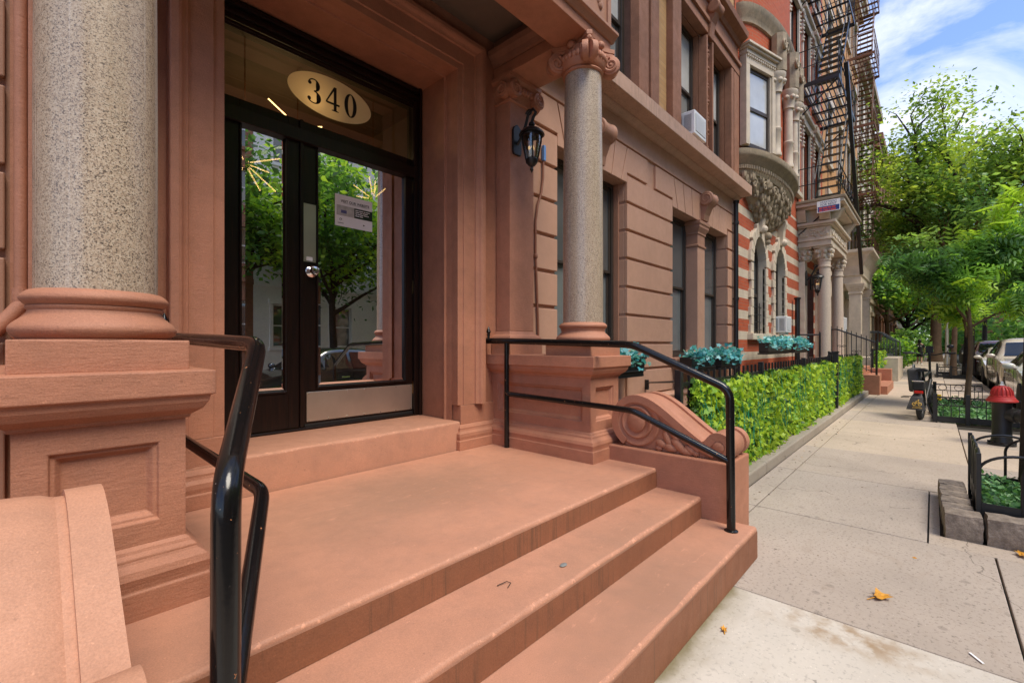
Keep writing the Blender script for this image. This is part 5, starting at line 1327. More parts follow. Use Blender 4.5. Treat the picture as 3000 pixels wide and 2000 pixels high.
def rent_sign():
    x = 15.83; y0, y1, z0, z1 = 2.50, 1.945, 5.24, 5.57
    t = thing('rent_sign', 'white and blue apartment for rent sign wired to the end of the balcony', 'sign', (x, (y0 + y1) / 2, z0))
    s = MB().box(x, x + .006, y1, y0, z0, z1).build('board', 'paper', t)
    MB().box(x - .002, x - .0005, y1 + .02, y0 - .02, z0 + .02, z0 + .165).build('blue_panel', 'blue_panel', s)
    yc = (y0 + y1) / 2
    text_mesh('APARTMENT', .070, 'lettering', 'sign_blue', s, (x - .003, yc, z1 - .072), (0, -1, 0), (0, 0, 1), space=1.02)
    text_mesh('FOR RENT', .084, 'lettering', 'sign_blue', s, (x - .003, yc, z0 + .182), (0, -1, 0), (0, 0, 1), bold=.0004)
    m = MB()
    for zz, segs in ((.118, [.09, .12, .08, .1]), (.048, [.09, .03, .11, .03, .14])):
        y = y0 - .05
        for w in segs: m.box(x - .0035, x - .0022, y - w + .012, y, z0 + zz - .022, z0 + zz + .022); y -= w + .005
    m.build('red_lettering', 'red_ink', s)
rent_sign()

# ------------------------------------------------------------------ houses further along the row
def row_house(label, x0, x1, H_, wall, trim, base, y=YW, floors=4, bays=3, face=-1, porch=None, zg=4.2, depth=11):
    t = thing('row_house', label, 'house', ((x0 + x1) / 2, y, 0))
    d = -face; w = (x1 - x0) / bays; holes = []; fh = (H_ - zg - .8) / floors
    for f in range(floors):
        for b in range(bays): c = x0 + w * (b + .5); z = zg + .7 + f * fh; holes.append((c - w * .2, c + w * .2, z, z + fh * .62))
    gh = [(x0 + w * (b + .5) - w * .2, x0 + w * (b + .5) + w * .2, 1.3, 3.3) for b in range(bays)]
    def fl(mb):
        if face > 0: mb.v = [(v[0], 2 * y - v[1], v[2]) for v in mb.v]
        return mb
    fl(MB().wall(x0, x1, zg, H_, y, holes, .22)).build('upper_wall', wall, t)
    fl(MB().wall(x0, x1, -.1, zg, y, gh, .22)).build('ground_floor_wall', base, t)
    m = MB(); yb = y + depth
    for x in (x0, x1): m.quad((x, y, -.1), (x, yb, -.1), (x, yb, H_), (x, y, H_))
    m.quad((x0, y, H_), (x1, y, H_), (x1, yb, H_), (x0, yb, H_)).quad((x0, yb, -.1), (x1, yb, -.1), (x1, yb, H_), (x0, yb, H_)); fl(m).build('side_wall', 'dull_brick', t)
    m = MB(); m.box(x0, x1, y - .5, y + .02, H_ - .35, H_ + .1); m.box(x0, x1, y - .3, y + .02, H_ - .8, H_ - .36); m.box(x0, x1, y - .12, y + .02, zg - .1, zg + .15)
    for i in range(int((x1 - x0) / .8)): m.prism([(y - .02, H_ - .8), (y - .35, H_ - .5), (y - .42, H_ - .36), (y - .02, H_ - .36)], 'x', x0 + .2 + i * .8, x0 + .42 + i * .8)
    fl(m).build('cornice', trim, t, .01)
    for a, b, c, e in holes + gh:
        m = MB(); m.box(a - .14, a, y - .06, y + .04, c, e); m.box(b, b + .14, y - .06, y + .04, c, e); m.box(a - .2, b + .2, y - .12, y + .04, e, e + .25); m.box(a - .2, b + .2, y - .1, y + .04, c - .16, c)
        fl(m).build('window_surround', trim, t, .01)
    for a, b, c, e in holes + gh:
        mb = MB(); f_ = .06
        for p in ((a, a + f_, c, e), (b - f_, b, c, e), (a + f_, b - f_, e - f_, e), (a + f_, b - f_, c, c + f_), (a + f_, b - f_, (c + e) / 2 - .03, (c + e) / 2 + .03)): mb.box(p[0], p[1], y + .1, y + .16, p[2], p[3])
        wd = fl(mb).build('window', 'white' if face > 0 else 'frame', t); fl(MB().quad((a + f_, y + .13, c + f_), (b - f_, y + .13, c + f_), (b - f_, y + .13, e - f_), (a + f_, y + .13, e - f_))).build('pane', 'win', wd)
    return t
r3 = row_house('apricot brick house with cream dressings behind the rusty fire escape', 20.36, 31.0, 19.5, 'orange_brick', 'cream', 'cream', bays=4, floors=4)
def porch3(t, x0, x1, sq=True):
    for x in (x0, x1):
        m = MB(); m.box(x - .2, x + .2, 2.15, 2.55, .9, 3.45); m.box(x - .2, x + .2, YW - .2, YW + .02, .9, 3.45); m.rings(x - .2, x + .2, 2.15, 2.55, [(0, 3.45), (.03, 3.47), (.03, 3.53), (.01, 3.55), (.03, 3.6), (.10, 3.78), (.12, 3.86), (.12, 3.9)])
        for k in range(5): m.sphere((x - .22, 2.2 + k * .08, 3.7), .06, 7, 5); m.sphere((x - .2 + k * .1, 2.13, 3.7), .06, 7, 5)
        m.build('porch_pier', 'cream', t, .01)
    m = MB(); m.rings(x0 - .2, x1 + .2, 2.15, YW + .02, [(0, 3.91), (0, 4.2), (.05, 4.22), (.05, 4.3), (.1, 4.6), (.3, 5.0), (.42, 5.1), (.42, 5.22)]); m.build('porch_roof', 'cream', t, .01); MB().box(x0 - .2, x1 + .2, 1.0, 3.0, .01, .9).build('porch_base', 'cream', t, .01)
porch3(r3, 23.3, 26.4)
conditioner('white air conditioner in a ground floor window behind the far porch column', (21.5, YW - .02, 1.9), .8, .55, .55)
r4 = row_house('pale cream house beyond the apricot one, mostly behind trees', 31.01, 40.5, 17, 'cream', 'cream_dirty', 'cream', bays=3)
row_house('dull red brick house far along the row', 40.51, 52, 16, 'dull_brick', 'brown', 'brown', bays=4)
row_house('tan brick house at the far end of the row', 52.01, 66, 18, 'tan_brick', 'brown', 'brown', bays=4)
row_house('orange red brick building closing the far end of the row', 66.01, 82, 17, 'red_brick', 'cream', 'cream', bays=5)
# cream stoop with its grey railing
s3 = stoop2('stoop', 'cream stone steps with a sloping side wall below the grey railing', 31.5, 33.8, 1.45, .95, 'cream', 4)
m = MB(); m.prism([(1.36, .0), (2.3, .0), (2.3, .98), (2.05, .98), (1.36, .62)], 'x', 31.1, 31.45); m.build('cheek_wall', 'cream', s3, .015)
picket_rail('grey iron railing bending down over the cream steps', [(31.2, 3.0, 2.12), (31.2, 2.2, 2.12), (31.2, 1.46, 1.56)], [(31.2, 3.0, 1.0), (31.2, 2.2, .98), (31.2, 1.46, .66)], .15, 'iron_grey', .016, top_r=.035, grp=None)
picket_rail('grey iron railing on the far side of the cream steps', [(33.9, 3.0, 2.12), (33.9, 2.2, 2.12), (33.9, 1.4, 1.56)], [(33.9, 3.0, 1.0), (33.9, 2.2, .98), (33.9, 1.4, .6)], .15, 'iron_grey', .016, top_r=.035)
o = thing('area_wall', 'dark grey panel wall between the small ivy screen and the cream steps', 'wall', (29.5, 1.6, 0)); MB().box(27.6, 31.05, 1.55, 1.7, 0, .95).build('panel', 'iron_grey', o, .01)
for k, (x, y, lb) in enumerate(((37.0, 1.75, 'grey newel post with ball top just past the cream steps'), (38.2, 1.48, 'grey newel post with ball top nearest the pavement past the cream steps'))):
    t = thing('newel_post', lb, 'post', (x, y, 0)); m = MB(); m.box(x - .17, x + .17, y - .17, y + .17, 0, 1.15); m.build('shaft', 'iron_grey', t, .01); m = MB(); m.lathe([(.2, 1.15), (.2, 1.2), (.08, 1.24), (.1, 1.28), (.17, 1.38), (.18, 1.46), (.13, 1.56), (.03, 1.62)], (x, y, 0), 14); m.build('ball_top', 'iron_grey', t, 0, True)
# across the street
row_house('white painted house across the street reflected in the door', 7.2, 15.5, 15, 'white_house', 'white_house', 'white_house', -15.2, bays=3, face=1)
row_house('brown house across the street reflected at the edge of the door', -1., 7.19, 15, 'brown', 'brown', 'brown', -15.2, bays=3, face=1)
row_house('red brick house across the street from the brown house', 15.51, 25, 16, 'red_brick', 'cream', 'cream', -15.2, bays=3, face=1)
row_house('tan brick house across the street to the left', -12., -1.01, 15, 'tan_brick', 'brown', 'brown', -15.2, bays=4, face=1)
row_house('dull brick house across the street further along', 25.01, 40, 15, 'dull_brick', 'cream', 'cream', -15.2, bays=4, face=1)
row_house('apricot brick house across the street at the far end', 40.01, 70, 16, 'orange_brick', 'cream', 'cream', -15.2, bays=7, face=1)
# ------------------------------------------------------------------ tree pit with granite blocks and hooped guard (nearest)
def stone(loc, sx, sy, sz, rz, label, seed):
    bm = bmesh.new(); bmesh.ops.create_cube(bm, size=1.0); bmesh.ops.subdivide_edges(bm, edges=bm.edges, cuts=5, use_grid_fill=True)
    rr = random.Random(seed)
    from mathutils import noise as mn
    for v in bm.verts:
        p = v.co.copy(); L = max(abs(p.x), abs(p.y), abs(p.z))
        q = Vector((p.x, p.y, p.z)); r_ = q.normalized() * .62; q = q.lerp(r_, .16)
        n_ = mn.noise_vector(p * 3.2 + Vector((seed * 3.1, seed, 0))); q += n_ * .045
        v.co = Vector((q.x * sx, q.y * sy, max(0, (q.z + .5) * sz)))
    me = bpy.data.meshes.new('granite_block'); bm.to_mesh(me); bm.free(); me.materials.append(M['block']); me.shade_smooth(); me.set_sharp_from_angle(angle=radians(40))
    o = bpy.data.objects.new('granite_block', me); COL.objects.link(o); o.location = loc; o.rotation_euler = (0, 0, rz)
    return tag(o, label, 'stone block', 'granite blocks edging the hooped tree pit')
ordn = ['first', 'second', 'third', 'fourth', 'fifth', 'sixth', 'seventh']
stone((4.70, -.155, -.012), .20, .20, .19, .05, 'corner granite block of the hooped tree pit', 1)
for i in range(4): stone((4.70 - .01 * i, -.375 - .215 * i, -.012), .20, .205, .20, .03 * (-1) ** i, ordn[i] + ' granite block toward the street from the corner of the hooped tree pit', 5 + i)
for i in range(5): stone((4.905 + .205 * i, -.135 + .004 * i, -.012), .198, .17, .175, .04 * (-1) ** i, ordn[i] + ' granite block along the walkway from the corner of the hooped tree pit', 11 + i)
def hoop_guard():
    t = thing('tree_guard', 'black tree guard of overlapping iron hoops around a leafy bed', 'tree guard', (5.35, -.65, .1))
    x0, x1, y0, y1 = 4.83, 5.90, -1.12, -.245
    m = MB(); 
    for a, b, c, d in ((x0, x1, y1 - .012, y1), (x0, x1, y0, y0 + .012), (x0, x0 + .012, y0, y1), (x1 - .012, x1, y0, y1)): m.box(a, b, c, d, .10, .235)
    m.build('kick_strip', 'iron', t)
    def hoops(a, b, n):
        a, b = Vector(a), Vector(b); L = (b - a).length; d = (b - a) / L; w = L / (n + 1) * 2
        for i in range(n):
            s = L * i / (n + 1); P = []
            for k in range(17):
                q = pi * k / 16; P.append(a + d * (s + w / 2 - w / 2 * cos(q)) + Vector((0, 0, .46 + .14 * sin(q))))
            P = [a + d * s + Vector((0, 0, .11))] + P + [a + d * (s + w) + Vector((0, 0, .11))]
            MB().tube(P, .010, 8).build('hoop', 'iron', t, 0, True)
    hoops((x0 + .006, y1, 0), (x0 + .006, y0, 0), 3); hoops((x1 - .006, y1, 0), (x1 - .006, y0, 0), 3); hoops((x0, y1 - .006, 0), (x1, y1 - .006, 0), 4); hoops((x0, y0 + .006, 0), (x1, y0 + .006, 0), 4)
    for x, y in ((x0, y1), (x1, y1), (x0, y0), (x1, y0)): MB().box(x - .014, x + .014, y - .014, y + .014, .0, .60).build('corner_post', 'iron', t, .003)
hoop_guard()
struct(MB().box(4.84, 5.89, -1.11, -.26, -.01, .13).build('tree_pit_earth', 'soil'))
def bed(label, x0, x1, y0, y1, z, n, size, hgt=.05):
    P = np.stack([rng.uniform(x0, x1, n), rng.uniform(y0, y1, n), z + np.abs(rng.normal(0, hgt, n))], 1)
    o = leaves('ground_cover', LEAF['cover'], P, size, None, .3); tag(o, label, 'ground cover'); o['kind'] = 'stuff'
bed('low green ground cover inside the hooped tree guard', 4.86, 5.87, -1.1, -.28, .14, 2200, .05, .07)
bed('low green ivy carpet around the young tree', 11.3, 15.0, -1.1, -.08, .01, 5200, .07, .06)
struct(MB().box(4.378, 4.60, -1.15, .024, -.03, -.004).box(4.601, 5.92, -.035, .024, -.03, -.004).build('sunken_edging', 'slab_mid'))

def ring_guard(label, x0, x1, y0, y1, near_only=False):
    """low iron tree guard with a row of rings under the top rail"""
    t = thing('tree_guard', label, 'tree guard', ((x0 + x1) / 2, (y0 + y1) / 2, 0), 'ring tree guards')
    def side(a, b, n):
        a, b = Vector((*a, 0)), Vector((*b, 0)); m = MB()
        for z, w in ((.46, .018), (.32, .012)): m.bar(a + Vector((0, 0, z)), b + Vector((0, 0, z)), .014, w * 1.4)
        m.build('rail', 'iron', t)
        MB().bar(a + Vector((0, 0, .07)), b + Vector((0, 0, .07)), .02, .10).build('kick_strip', 'iron', t)
        for i in range(n):
            c = a.lerp(b, (i + .5) / n); d = (b - a).normalized(); R = min(.068, (b - a).length / n * .46)
            MB().tube([c + d * (R * 1.05 * cos(q)) + Vector((0, 0, .39 + R * .95 * sin(q))) for q in np.linspace(0, 2 * pi, 21)[:-1]], .006, 5, closed=True).build('ring', 'iron', t)
            p = a.lerp(b, (i + 1) / n); MB().bar(p + Vector((0, 0, .06)), p + Vector((0, 0, .45)), .012).build('picket', 'iron', t); 
            MB().bar(c + Vector((0, 0, .06)), c + Vector((0, 0, .32)), .010).build('picket', 'iron', t)
    W = y1 - y0
    side((x0, y1), (x0, y1 - .42), 2); side((x0, y1 - .42), (x0, y0), 3); side((x1, y1), (x1, y1 - .55), 2); side((x1, y1 - .55), (x1, y0 + .3), 2)
    side((x0, y1), (x1, y1), 9)
    for x, y in ((x0, y1), (x0, y1 - .42), (x1, y1), (x1, y1 - .55), (x0, y0), (x1, y0)): MB().box(x - .032, x + .032, y - .032, y + .032, -.02, .52).build('post', 'iron', t, .006)
ring_guard('low black tree guard with rings around the young tree and its ivy carpet', 11.28, 14.95, -1.12, -.02)
ring_guard('low black tree guard with rings around the far slim tree', 26.8, 29.8, -1.12, -.12)

def hydrant():
    K = .72
    def lz(m, prof, *a, **k): return m.lathe([(r * K, z) for r, z in prof], *a, **k)
    x, y = 9.345, -.702
    t = thing('fire_hydrant', 'black fire hydrant with red fluted bonnet beside the ring tree guard', 'hydrant', (x, y, 0)); c = (x, y, 0)
    lz(MB(), [(.20, 0), (.20, .03), (.165, .035), (.16, .06), (.15, .08), (.15, .09), (.142, .10), (.138, .5), (.142, .56), (.15, .58), (.15, .60)], c, 32).build('barrel', 'hyd_black', t, 0, True)
    m = MB()
    for k in range(8): a = k * pi / 4; m.lathe([(.013, .03), (.018, .055)], (x + .18 * K * cos(a), y + .18 * K * sin(a), 0), 6)
    m.build('flange_bolt', 'hyd_black', t)
    b = lz(MB(), [(.15, .601), (.21, .604), (.225, .615), (.22, .632), (.195, .65), (.19, .665), (.175, .672), (.172, .688), (.155, .695), (.15, .71), (.142, .75), (.12, .785), (.085, .815), (.045, .828), (.04, .83)], c, 40).build('bonnet', 'red_enamel', t, 0, True)
    m = MB()
    for k in range(16): a = k * pi / 8; m.tube([(x + r * K * cos(a), y + r * K * sin(a), z) for r, z in ((.156, .70), (.146, .75), (.124, .787), (.09, .815))], .008, 5)
    m.build('flute', 'red_enamel', b, 0, True)
    MB().lathe([(.035, .829), (.04, .835), (.03, .85), (.022, .852), (.02, .885), (.018, .89)], c, 5).build('operating_nut', 'steel', t)
    d = Vector((-.55, -.84, 0)).normalized(); e = Vector((x, y, .43)) + d * .09
    n = MB(); n.lathe([(.085, -.02), (.085, .04), (.10, .045), (.10, .07), (.078, .075), (.078, .10), (.088, .105), (.088, .15), (.08, .155)], e, 24, d); n.build('hose_nozzle', 'hyd_black', t, 0, True)
    m = MB(); m.lathe([(.022, .155), (.022, .185)], e, 5, d); m.build('nozzle_nut', 'hyd_black', t)
    d2 = Vector((.84, -.5, 0)); m = MB(); m.lathe([(.06, .12), (.06, .2), (.07, .205), (.07, .25)], (x, y, .43), 20, d2); m.build('hose_nozzle', 'hyd_black', t, 0, True)
hydrant()

# ------------------------------------------------------------------ e-bike seen from behind
def bike():
    x, y = 11.25, .21; R = .30
    t = thing('electric_bike', 'black delivery bike with dark bag, red rear light and gold print on its mud flap', 'bicycle', (x, y, 0), rz=radians(-7.5))
    xr, xf = x + .25, x + 1.42; lean = .0
    def wheel(cx):
        m = MB(); P = [(cx + (R - .03) * cos(a), y, R + (R - .03) * sin(a)) for a in np.linspace(0, 2 * pi, 41)[:-1]]; m.tube(P, .034, 10, closed=True); w = m.build('wheel', 'tyre', t, 0, True)
        m = MB(); m.tube([(cx + (R - .065) * cos(a), y, R + (R - .065) * sin(a)) for a in np.linspace(0, 2 * pi, 33)[:-1]], .012, 6, closed=True); m.lathe([(.03, -.05), (.075, -.04), (.075, .04), (.03, .05)], (cx, y, R), 16, (0, 1, 0)); m.build('rim', 'iron', w)
        m = MB()
        for k in range(18): a = k * pi / 9; m.tube([(cx + .06 * cos(a), y + .03 * (-1) ** k, R + .06 * sin(a)), (cx + (R - .07) * cos(a + .2), y, R + (R - .07) * sin(a + .2))], .002, 4)
        m.build('spokes', 'iron_grey', w)
    wheel(xr); wheel(xf)
    m = MB()
    bb = (x + .68, y, .30); st = (x + .52, y, .78); hd = (x + 1.20, y, .86); hb = (x + 1.24, y, .70)
    for a, b, r in ((bb, st, .025), (bb, hb, .035), (st, hd, .022), (hb, hd, .028)): m.tube([a, b], r, 10)
    for s in (-1, 1):
        m.tube([(bb[0], y + s * .03, bb[2]), (xr, y + s * .075, R)], .014, 8); m.tube([(st[0], y + s * .025, .70), (xr, y + s * .075, R)], .012, 8); m.tube([(hb[0] + .01, y + s * .05, .66), (xf, y + s * .06, R)], .018, 8)
    m.tube([(hd[0], y, .84), (x + 1.14, y, 1.21)], .02, 8); m.tube([st, (x + .46, y, .90)], .016, 8)
    m.build('frame', 'iron', t, 0, True)
    m = MB(); m.tube([(x + 1.06, y + .37, 1.24), (x + 1.12, y + .22, 1.24), (x + 1.15, y + .08, 1.20), (x + 1.15, y - .08, 1.20), (x + 1.12, y - .22, 1.24), (x + 1.06, y - .37, 1.24)], .012, 8); hb_ = m.build('handlebar', 'iron', t, 0, True)
    for s in (-1, 1): MB().tube([(x + 1.09, y + s * .27, 1.24), (x + 1.05, y + s * .39, 1.24)], .019, 8).build('grip', 'tyre', hb_)
    m = MB(); m.box(x + 1.1, x + 1.13, y - .06, y + .05, 1.24, 1.38); m.box(x + 1.08, x + 1.14, y - .02, y + .02, 1.20, 1.26); m.build('phone_holder', 'black_cloth', hb_)
    m = MB(); m.tube([(x + 1.1, y - .26, 1.25), (x + 1.1, y - .30, 1.34)], .006, 6); m.sphere((x + 1.1, y - .31, 1.37), .055, 10, 6, (.3, 1, .7)); m.tube([(x + 1.1, y + .20, 1.23), (x + 1.02, y + .36, 1.21)], .007, 6); m.build('brake_lever', 'iron', hb_)
    m = MB(); V = []
    for k, (u, w) in enumerate(((-.14, .085), (-.10, .105), (0, .085), (.08, .035), (.14, .03))):
        for q in range(8): a = q * pi / 4; V.append((x + .46 + u, y + w * cos(a), .92 + .035 * sin(a)))
    F = [(k * 8 + q, k * 8 + (q + 1) % 8, (k + 1) * 8 + (q + 1) % 8, (k + 1) * 8 + q) for k in range(4) for q in range(8)] + [tuple(range(7, -1, -1)), tuple(range(32, 40))]
    m.add(V, F); m.build('saddle', 'tyre', t, 0, True)
    m = MB()
    for s in (-1, 1): m.tube([(x + .50, y + s * .08, .72), (x - .02, y + s * .08, .735)], .008, 6); m.tube([(x + .06, y + s * .08, .73), (xr, y + s * .085, R)], .007, 6)
    m.tube([(x - .02, y + .08, .735), (x - .02, y - .08, .735)], .008, 6); m.build('rack', 'chrome', t)
    MB().box(x + .0, x + .36, y - .085, y + .085, .56, .72).build('battery', 'tyre', t, .02)
    MB().box(x - .03, x - .002, y - .075, y + .055, .505, .555).build('rear_light', 'red_plastic', t, .012)
    m = MB(); P0 = [(.10, .50), (-.045, .44), (-.075, .30), (-.085, .21)]
    V = [];W = [.05, .075, .11, .135]
    for (dx, z), w in zip(P0, W): V += [(x + dx, y - w + .01, z), (x + dx - .012, y, z), (x + dx, y + w + .02, z)]
    F = [(k * 3 + q, k * 3 + q + 1, (k + 1) * 3 + q + 1, (k + 1) * 3 + q) for k in range(3) for q in (0, 1)]
    m.add(V, F); fl = m.build('mud_flap', 'grey_cloth', t)
    # gold cyclist emblem and lines of print on the flap
    m = MB(); xe = x - .0925
    def E(u, v): return (xe - .0 + (v - .30) * .10, y + .005 - u, v)
    for u in (-.038, .042): m.tube([E(u + .024 * cos(a), .318 + .024 * sin(a)) for a in np.linspace(0, 2 * pi, 17)[:-1]], .0055, 5, closed=True)
    for a, b in (((-.038, .318), (-.01, .345)), ((-.01, .345), (.03, .345)), ((.03, .345), (.042, .318)), ((-.015, .36), (.015, .378)), ((.015, .378), (.035, .35)), ((-.015, .36), (.0, .325))): m.tube([E(*a), E(*b)], .006, 5)
    m.sphere(E(.024, .392), .011, 8, 6); m.build('emblem', 'gold', fl)
    m = MB()
    for v, segs in ((.272, [.018, .014, .02, .016, .012]), (.248, [.02, .016, .022, .018, .02, .016])):
        u = -sum(segs) / 2 - .008
        for w in segs: m.tube([E(u, v), E(u + w, v)], .006, 4); u += w + .005
    m.build('print', 'gold', fl)
    m = MB(); bg = [(x + .36, .50), (x + .34, .94), (x + .74, .96), (x + .76, .50)]
    m.add([(p[0], y + .05, p[1]) for p in bg] + [(p[0] + .0, y + .22 - .03 * (k in (0, 3)), p[1]) for k, p in enumerate(bg)], [(0, 1, 2, 3), (7, 6, 5, 4), (0, 4, 5, 1), (1, 5, 6, 2), (2, 6, 7, 3), (3, 7, 4, 0)]); bag = m.build('saddle_bag', 'grey_cloth', t, .03)
    MB().tube([(x + .42, y + .14, .94), (x + .46, y + .14, 1.02), (x + .56, y + .14, 1.02), (x + .60, y + .14, .95)], .012, 6).build('bag_handle', 'iron_grey', bag)
    m = MB(); m.tube([(bb[0], y + .13, .30), (bb[0] + .1, y + .13, .17)], .012, 6); m.tube([(bb[0], y - .13, .30), (bb[0] - .1, y - .13, .43)], .012, 6); m.tube([(bb[0], y - .13, .30), (bb[0], y + .13, .30)], .015, 6); m.lathe([(.09, -.004), (.09, .004)], (bb[0], y - .09, .30), 20, (0, 1, 0)); m.build('crank', 'iron', t)
    m = MB(); m.box(bb[0] - .15, bb[0] - .05, y - .24, y - .14, .42, .445); m.build('pedal', 'iron', t); MB().box(bb[0] - .155, bb[0] - .135, y - .25, y - .19, .36, .47).build('pedal_reflector', 'yellow', t, .008)
    m = MB(); m.box(bb[0] + .05, bb[0] + .15, y + .14, y + .24, .155, .18); m.tube([(x + .05, y + .13, .42), (x + .05, y + .25, .42), (x + .3, y + .25, .42), (x + .3, y + .13, .42)], .008, 6); m.build('foot_peg', 'iron', t)
    m = MB(); m.tube([(xr, y - .09, R), (xr - .1, y - .2, .02)], .010, 6); m.build('kickstand', 'iron', t)
bike()

# ------------------------------------------------------------------ parked cars (fronts toward the viewer)
def car_mesh(kind):
    """loft of sections along x; front at x = 0; returns body, glass and wheel places"""
    L = 4.6
    if kind == 'sedan': st = [(-.02, .42, .62, .55, .62, .60), (.10, .26, .70, .80, .70, .55), (.55, .20, .80, .88, .80, .6), (1.05, .20, .92, .90, .925, .70), (1.45, .20, .97, .905, .975, .72), (2.15, .20, .99, .91, 1.40, .60), (2.75, .20, .99, .91, 1.45, .60), (3.35, .20, 1.0, .91, 1.38, .58), (3.95, .22, 1.0, .89, 1.04, .68), (4.40, .28, .97, .85, .98, .66), (4.58, .45, .85, .75, .86, .62)]
    else: st = [(-.02, .45, .75, .65, .75, .62), (.08, .30, .95, .84, .95, .7), (.5, .24, 1.05, .90, 1.06, .72), (1.0, .24, 1.10, .93, 1.11, .74), (1.35, .24, 1.12, .935, 1.14, .74), (1.95, .24, 1.13, .94, 1.66, .66), (2.7, .24, 1.14, .94, 1.74, .66), (3.6, .24, 1.14, .94, 1.71, .66), (4.2, .25, 1.14, .93, 1.60, .66), (4.52, .30, 1.10, .90, 1.18, .78), (4.62, .50, .90, .82, .92, .70)]
    def cr(k):
        out = []
        for i in range(len(st) - 1):
            p = [st[max(i - 1, 0)], st[i], st[i + 1], st[min(i + 2, len(st) - 1)]]
            for f in np.linspace(0, 1, k, endpoint=False):
                r = []
                for c in range(6):
                    h = [(p[2][c] - p[0][c]) / max(1e-6, p[2][0] - p[0][0]) * (p[2][0] - p[1][0]), (p[3][c] - p[1][c]) / max(1e-6, p[3][0] - p[1][0]) * (p[2][0] - p[1][0])]
                    if c == 4 and (p[1][c] - p[1][2] < .1 or p[2][c] - p[2][2] < .1): h = [(p[2][c] - p[1][c]) * .9] * 2
                    r.append((2 * f ** 3 - 3 * f ** 2 + 1) * p[1][c] + (f ** 3 - 2 * f ** 2 + f) * h[0] + (-2 * f ** 3 + 3 * f ** 2) * p[2][c] + (f ** 3 - f ** 2) * h[1])
                out.append(tuple(r))
        return out + [st[-1]]
    KS = 4; st = cr(KS)
    body = MB(); gl = MB(); S = []
    for x, zb, zs, w, zr, wr in st:
        zq = zs + (zr - zs) * .88 if zr > zs + .1 else zs + (zr - zs) * .6; wq = wr + (w * .97 - wr) * .12 if zr > zs + .1 else wr + (w * .97 - wr) * .55
        S.append([(x, 0, zb), (x, w * .86, zb), (x, w * .95, zb + .05), (x, w * .99, zb + .16), (x, w, zb + (zs - zb) * .55), (x, w * .99, zs - .05), (x, w * .965, zs), (x, wq, zq), (x, wr * .92, zq + (zr - zq) * .6), (x, wr * .7, zr), (x, 0, zr + .025)])
    n = 11
    for sgn in (1, -1):
        V = [(p[0], sgn * p[1], p[2]) for s in S for p in s]; F = []; G = []
        for i in range(len(S) - 1):
            for j in range(n - 1):
                f = (i * n + j, i * n + j + 1, (i + 1) * n + j + 1, (i + 1) * n + j)
                F.append(f)
        if sgn == 1: F += [tuple(range(n)), tuple((len(S) - 1) * n + j for j in range(n))]
        else: F += [tuple(range(n)), tuple((len(S) - 1) * n + j for j in range(n))]
        body.add(V, F)
    # glass: windscreen, rear window and side windows, 1 cm proud of the shell
    def shell(x, j, f, sgn):
        i = max(k for k in range(len(st) - 1) if st[k][0] <= x); g = (x - st[i][0]) / (st[i + 1][0] - st[i][0]); q = []
        for ii in (i, i + 1): a_, b_ = Vector(S[ii][j]), Vector(S[ii][j + 1]); q.append(a_.lerp(b_, f))
        p = q[0].lerp(q[1], g); return Vector((p.x, sgn * (p.y + .010), p.z + .004))
    sd = [(1.66, 1.92, 2.58), (2.66, 3.36, 3.62)] if kind == 'sedan' else [(1.52, 1.84, 2.56), (2.64, 3.50, 3.54), (3.60, 4.1, 4.22)]
    for sgn in (1, -1):
        for w0, w1, w2 in sd:
            xs = np.linspace(w0, w2, 9)
            for xa, xb in zip(xs[:-1], xs[1:]):
                fa = .92; gl.add([tuple(shell(xa, 6, .06, sgn)), tuple(shell(xb, 6, .06, sgn)), tuple(shell(min(max(xb, 1.9), w2), 6, .93, sgn)), tuple(shell(min(max(xa, 1.9), w2), 6, .93, sgn))], [(0, 1, 2, 3)])
    fr = (1.50, 2.05) if kind == 'sedan' else (1.40, 1.86); bk = (3.45, 3.88) if kind == 'sedan' else (4.22, 4.46)
    for xa, xb in (fr, bk):
        for k in range(6):
            x_a, x_b = xa + (xb - xa) * k / 6, xa + (xb - xa) * (k + 1) / 6; V = []
            for xx in (x_a, x_b):
                pz = shell(xx, 9, .0, 1); pe = shell(xx, 7, .6, 1)
                V.append(((xx, -pe.y * .97, pz.z + .012), (xx, 0, pz.z + .035), (xx, pe.y * .97, pz.z + .012)))
            gl.add([*V[0], *V[1]], [(0, 1, 4, 3), (1, 2, 5, 4)])
    return body, gl, (.82, 3.62) if kind == 'sedan' else (.85, 3.65)
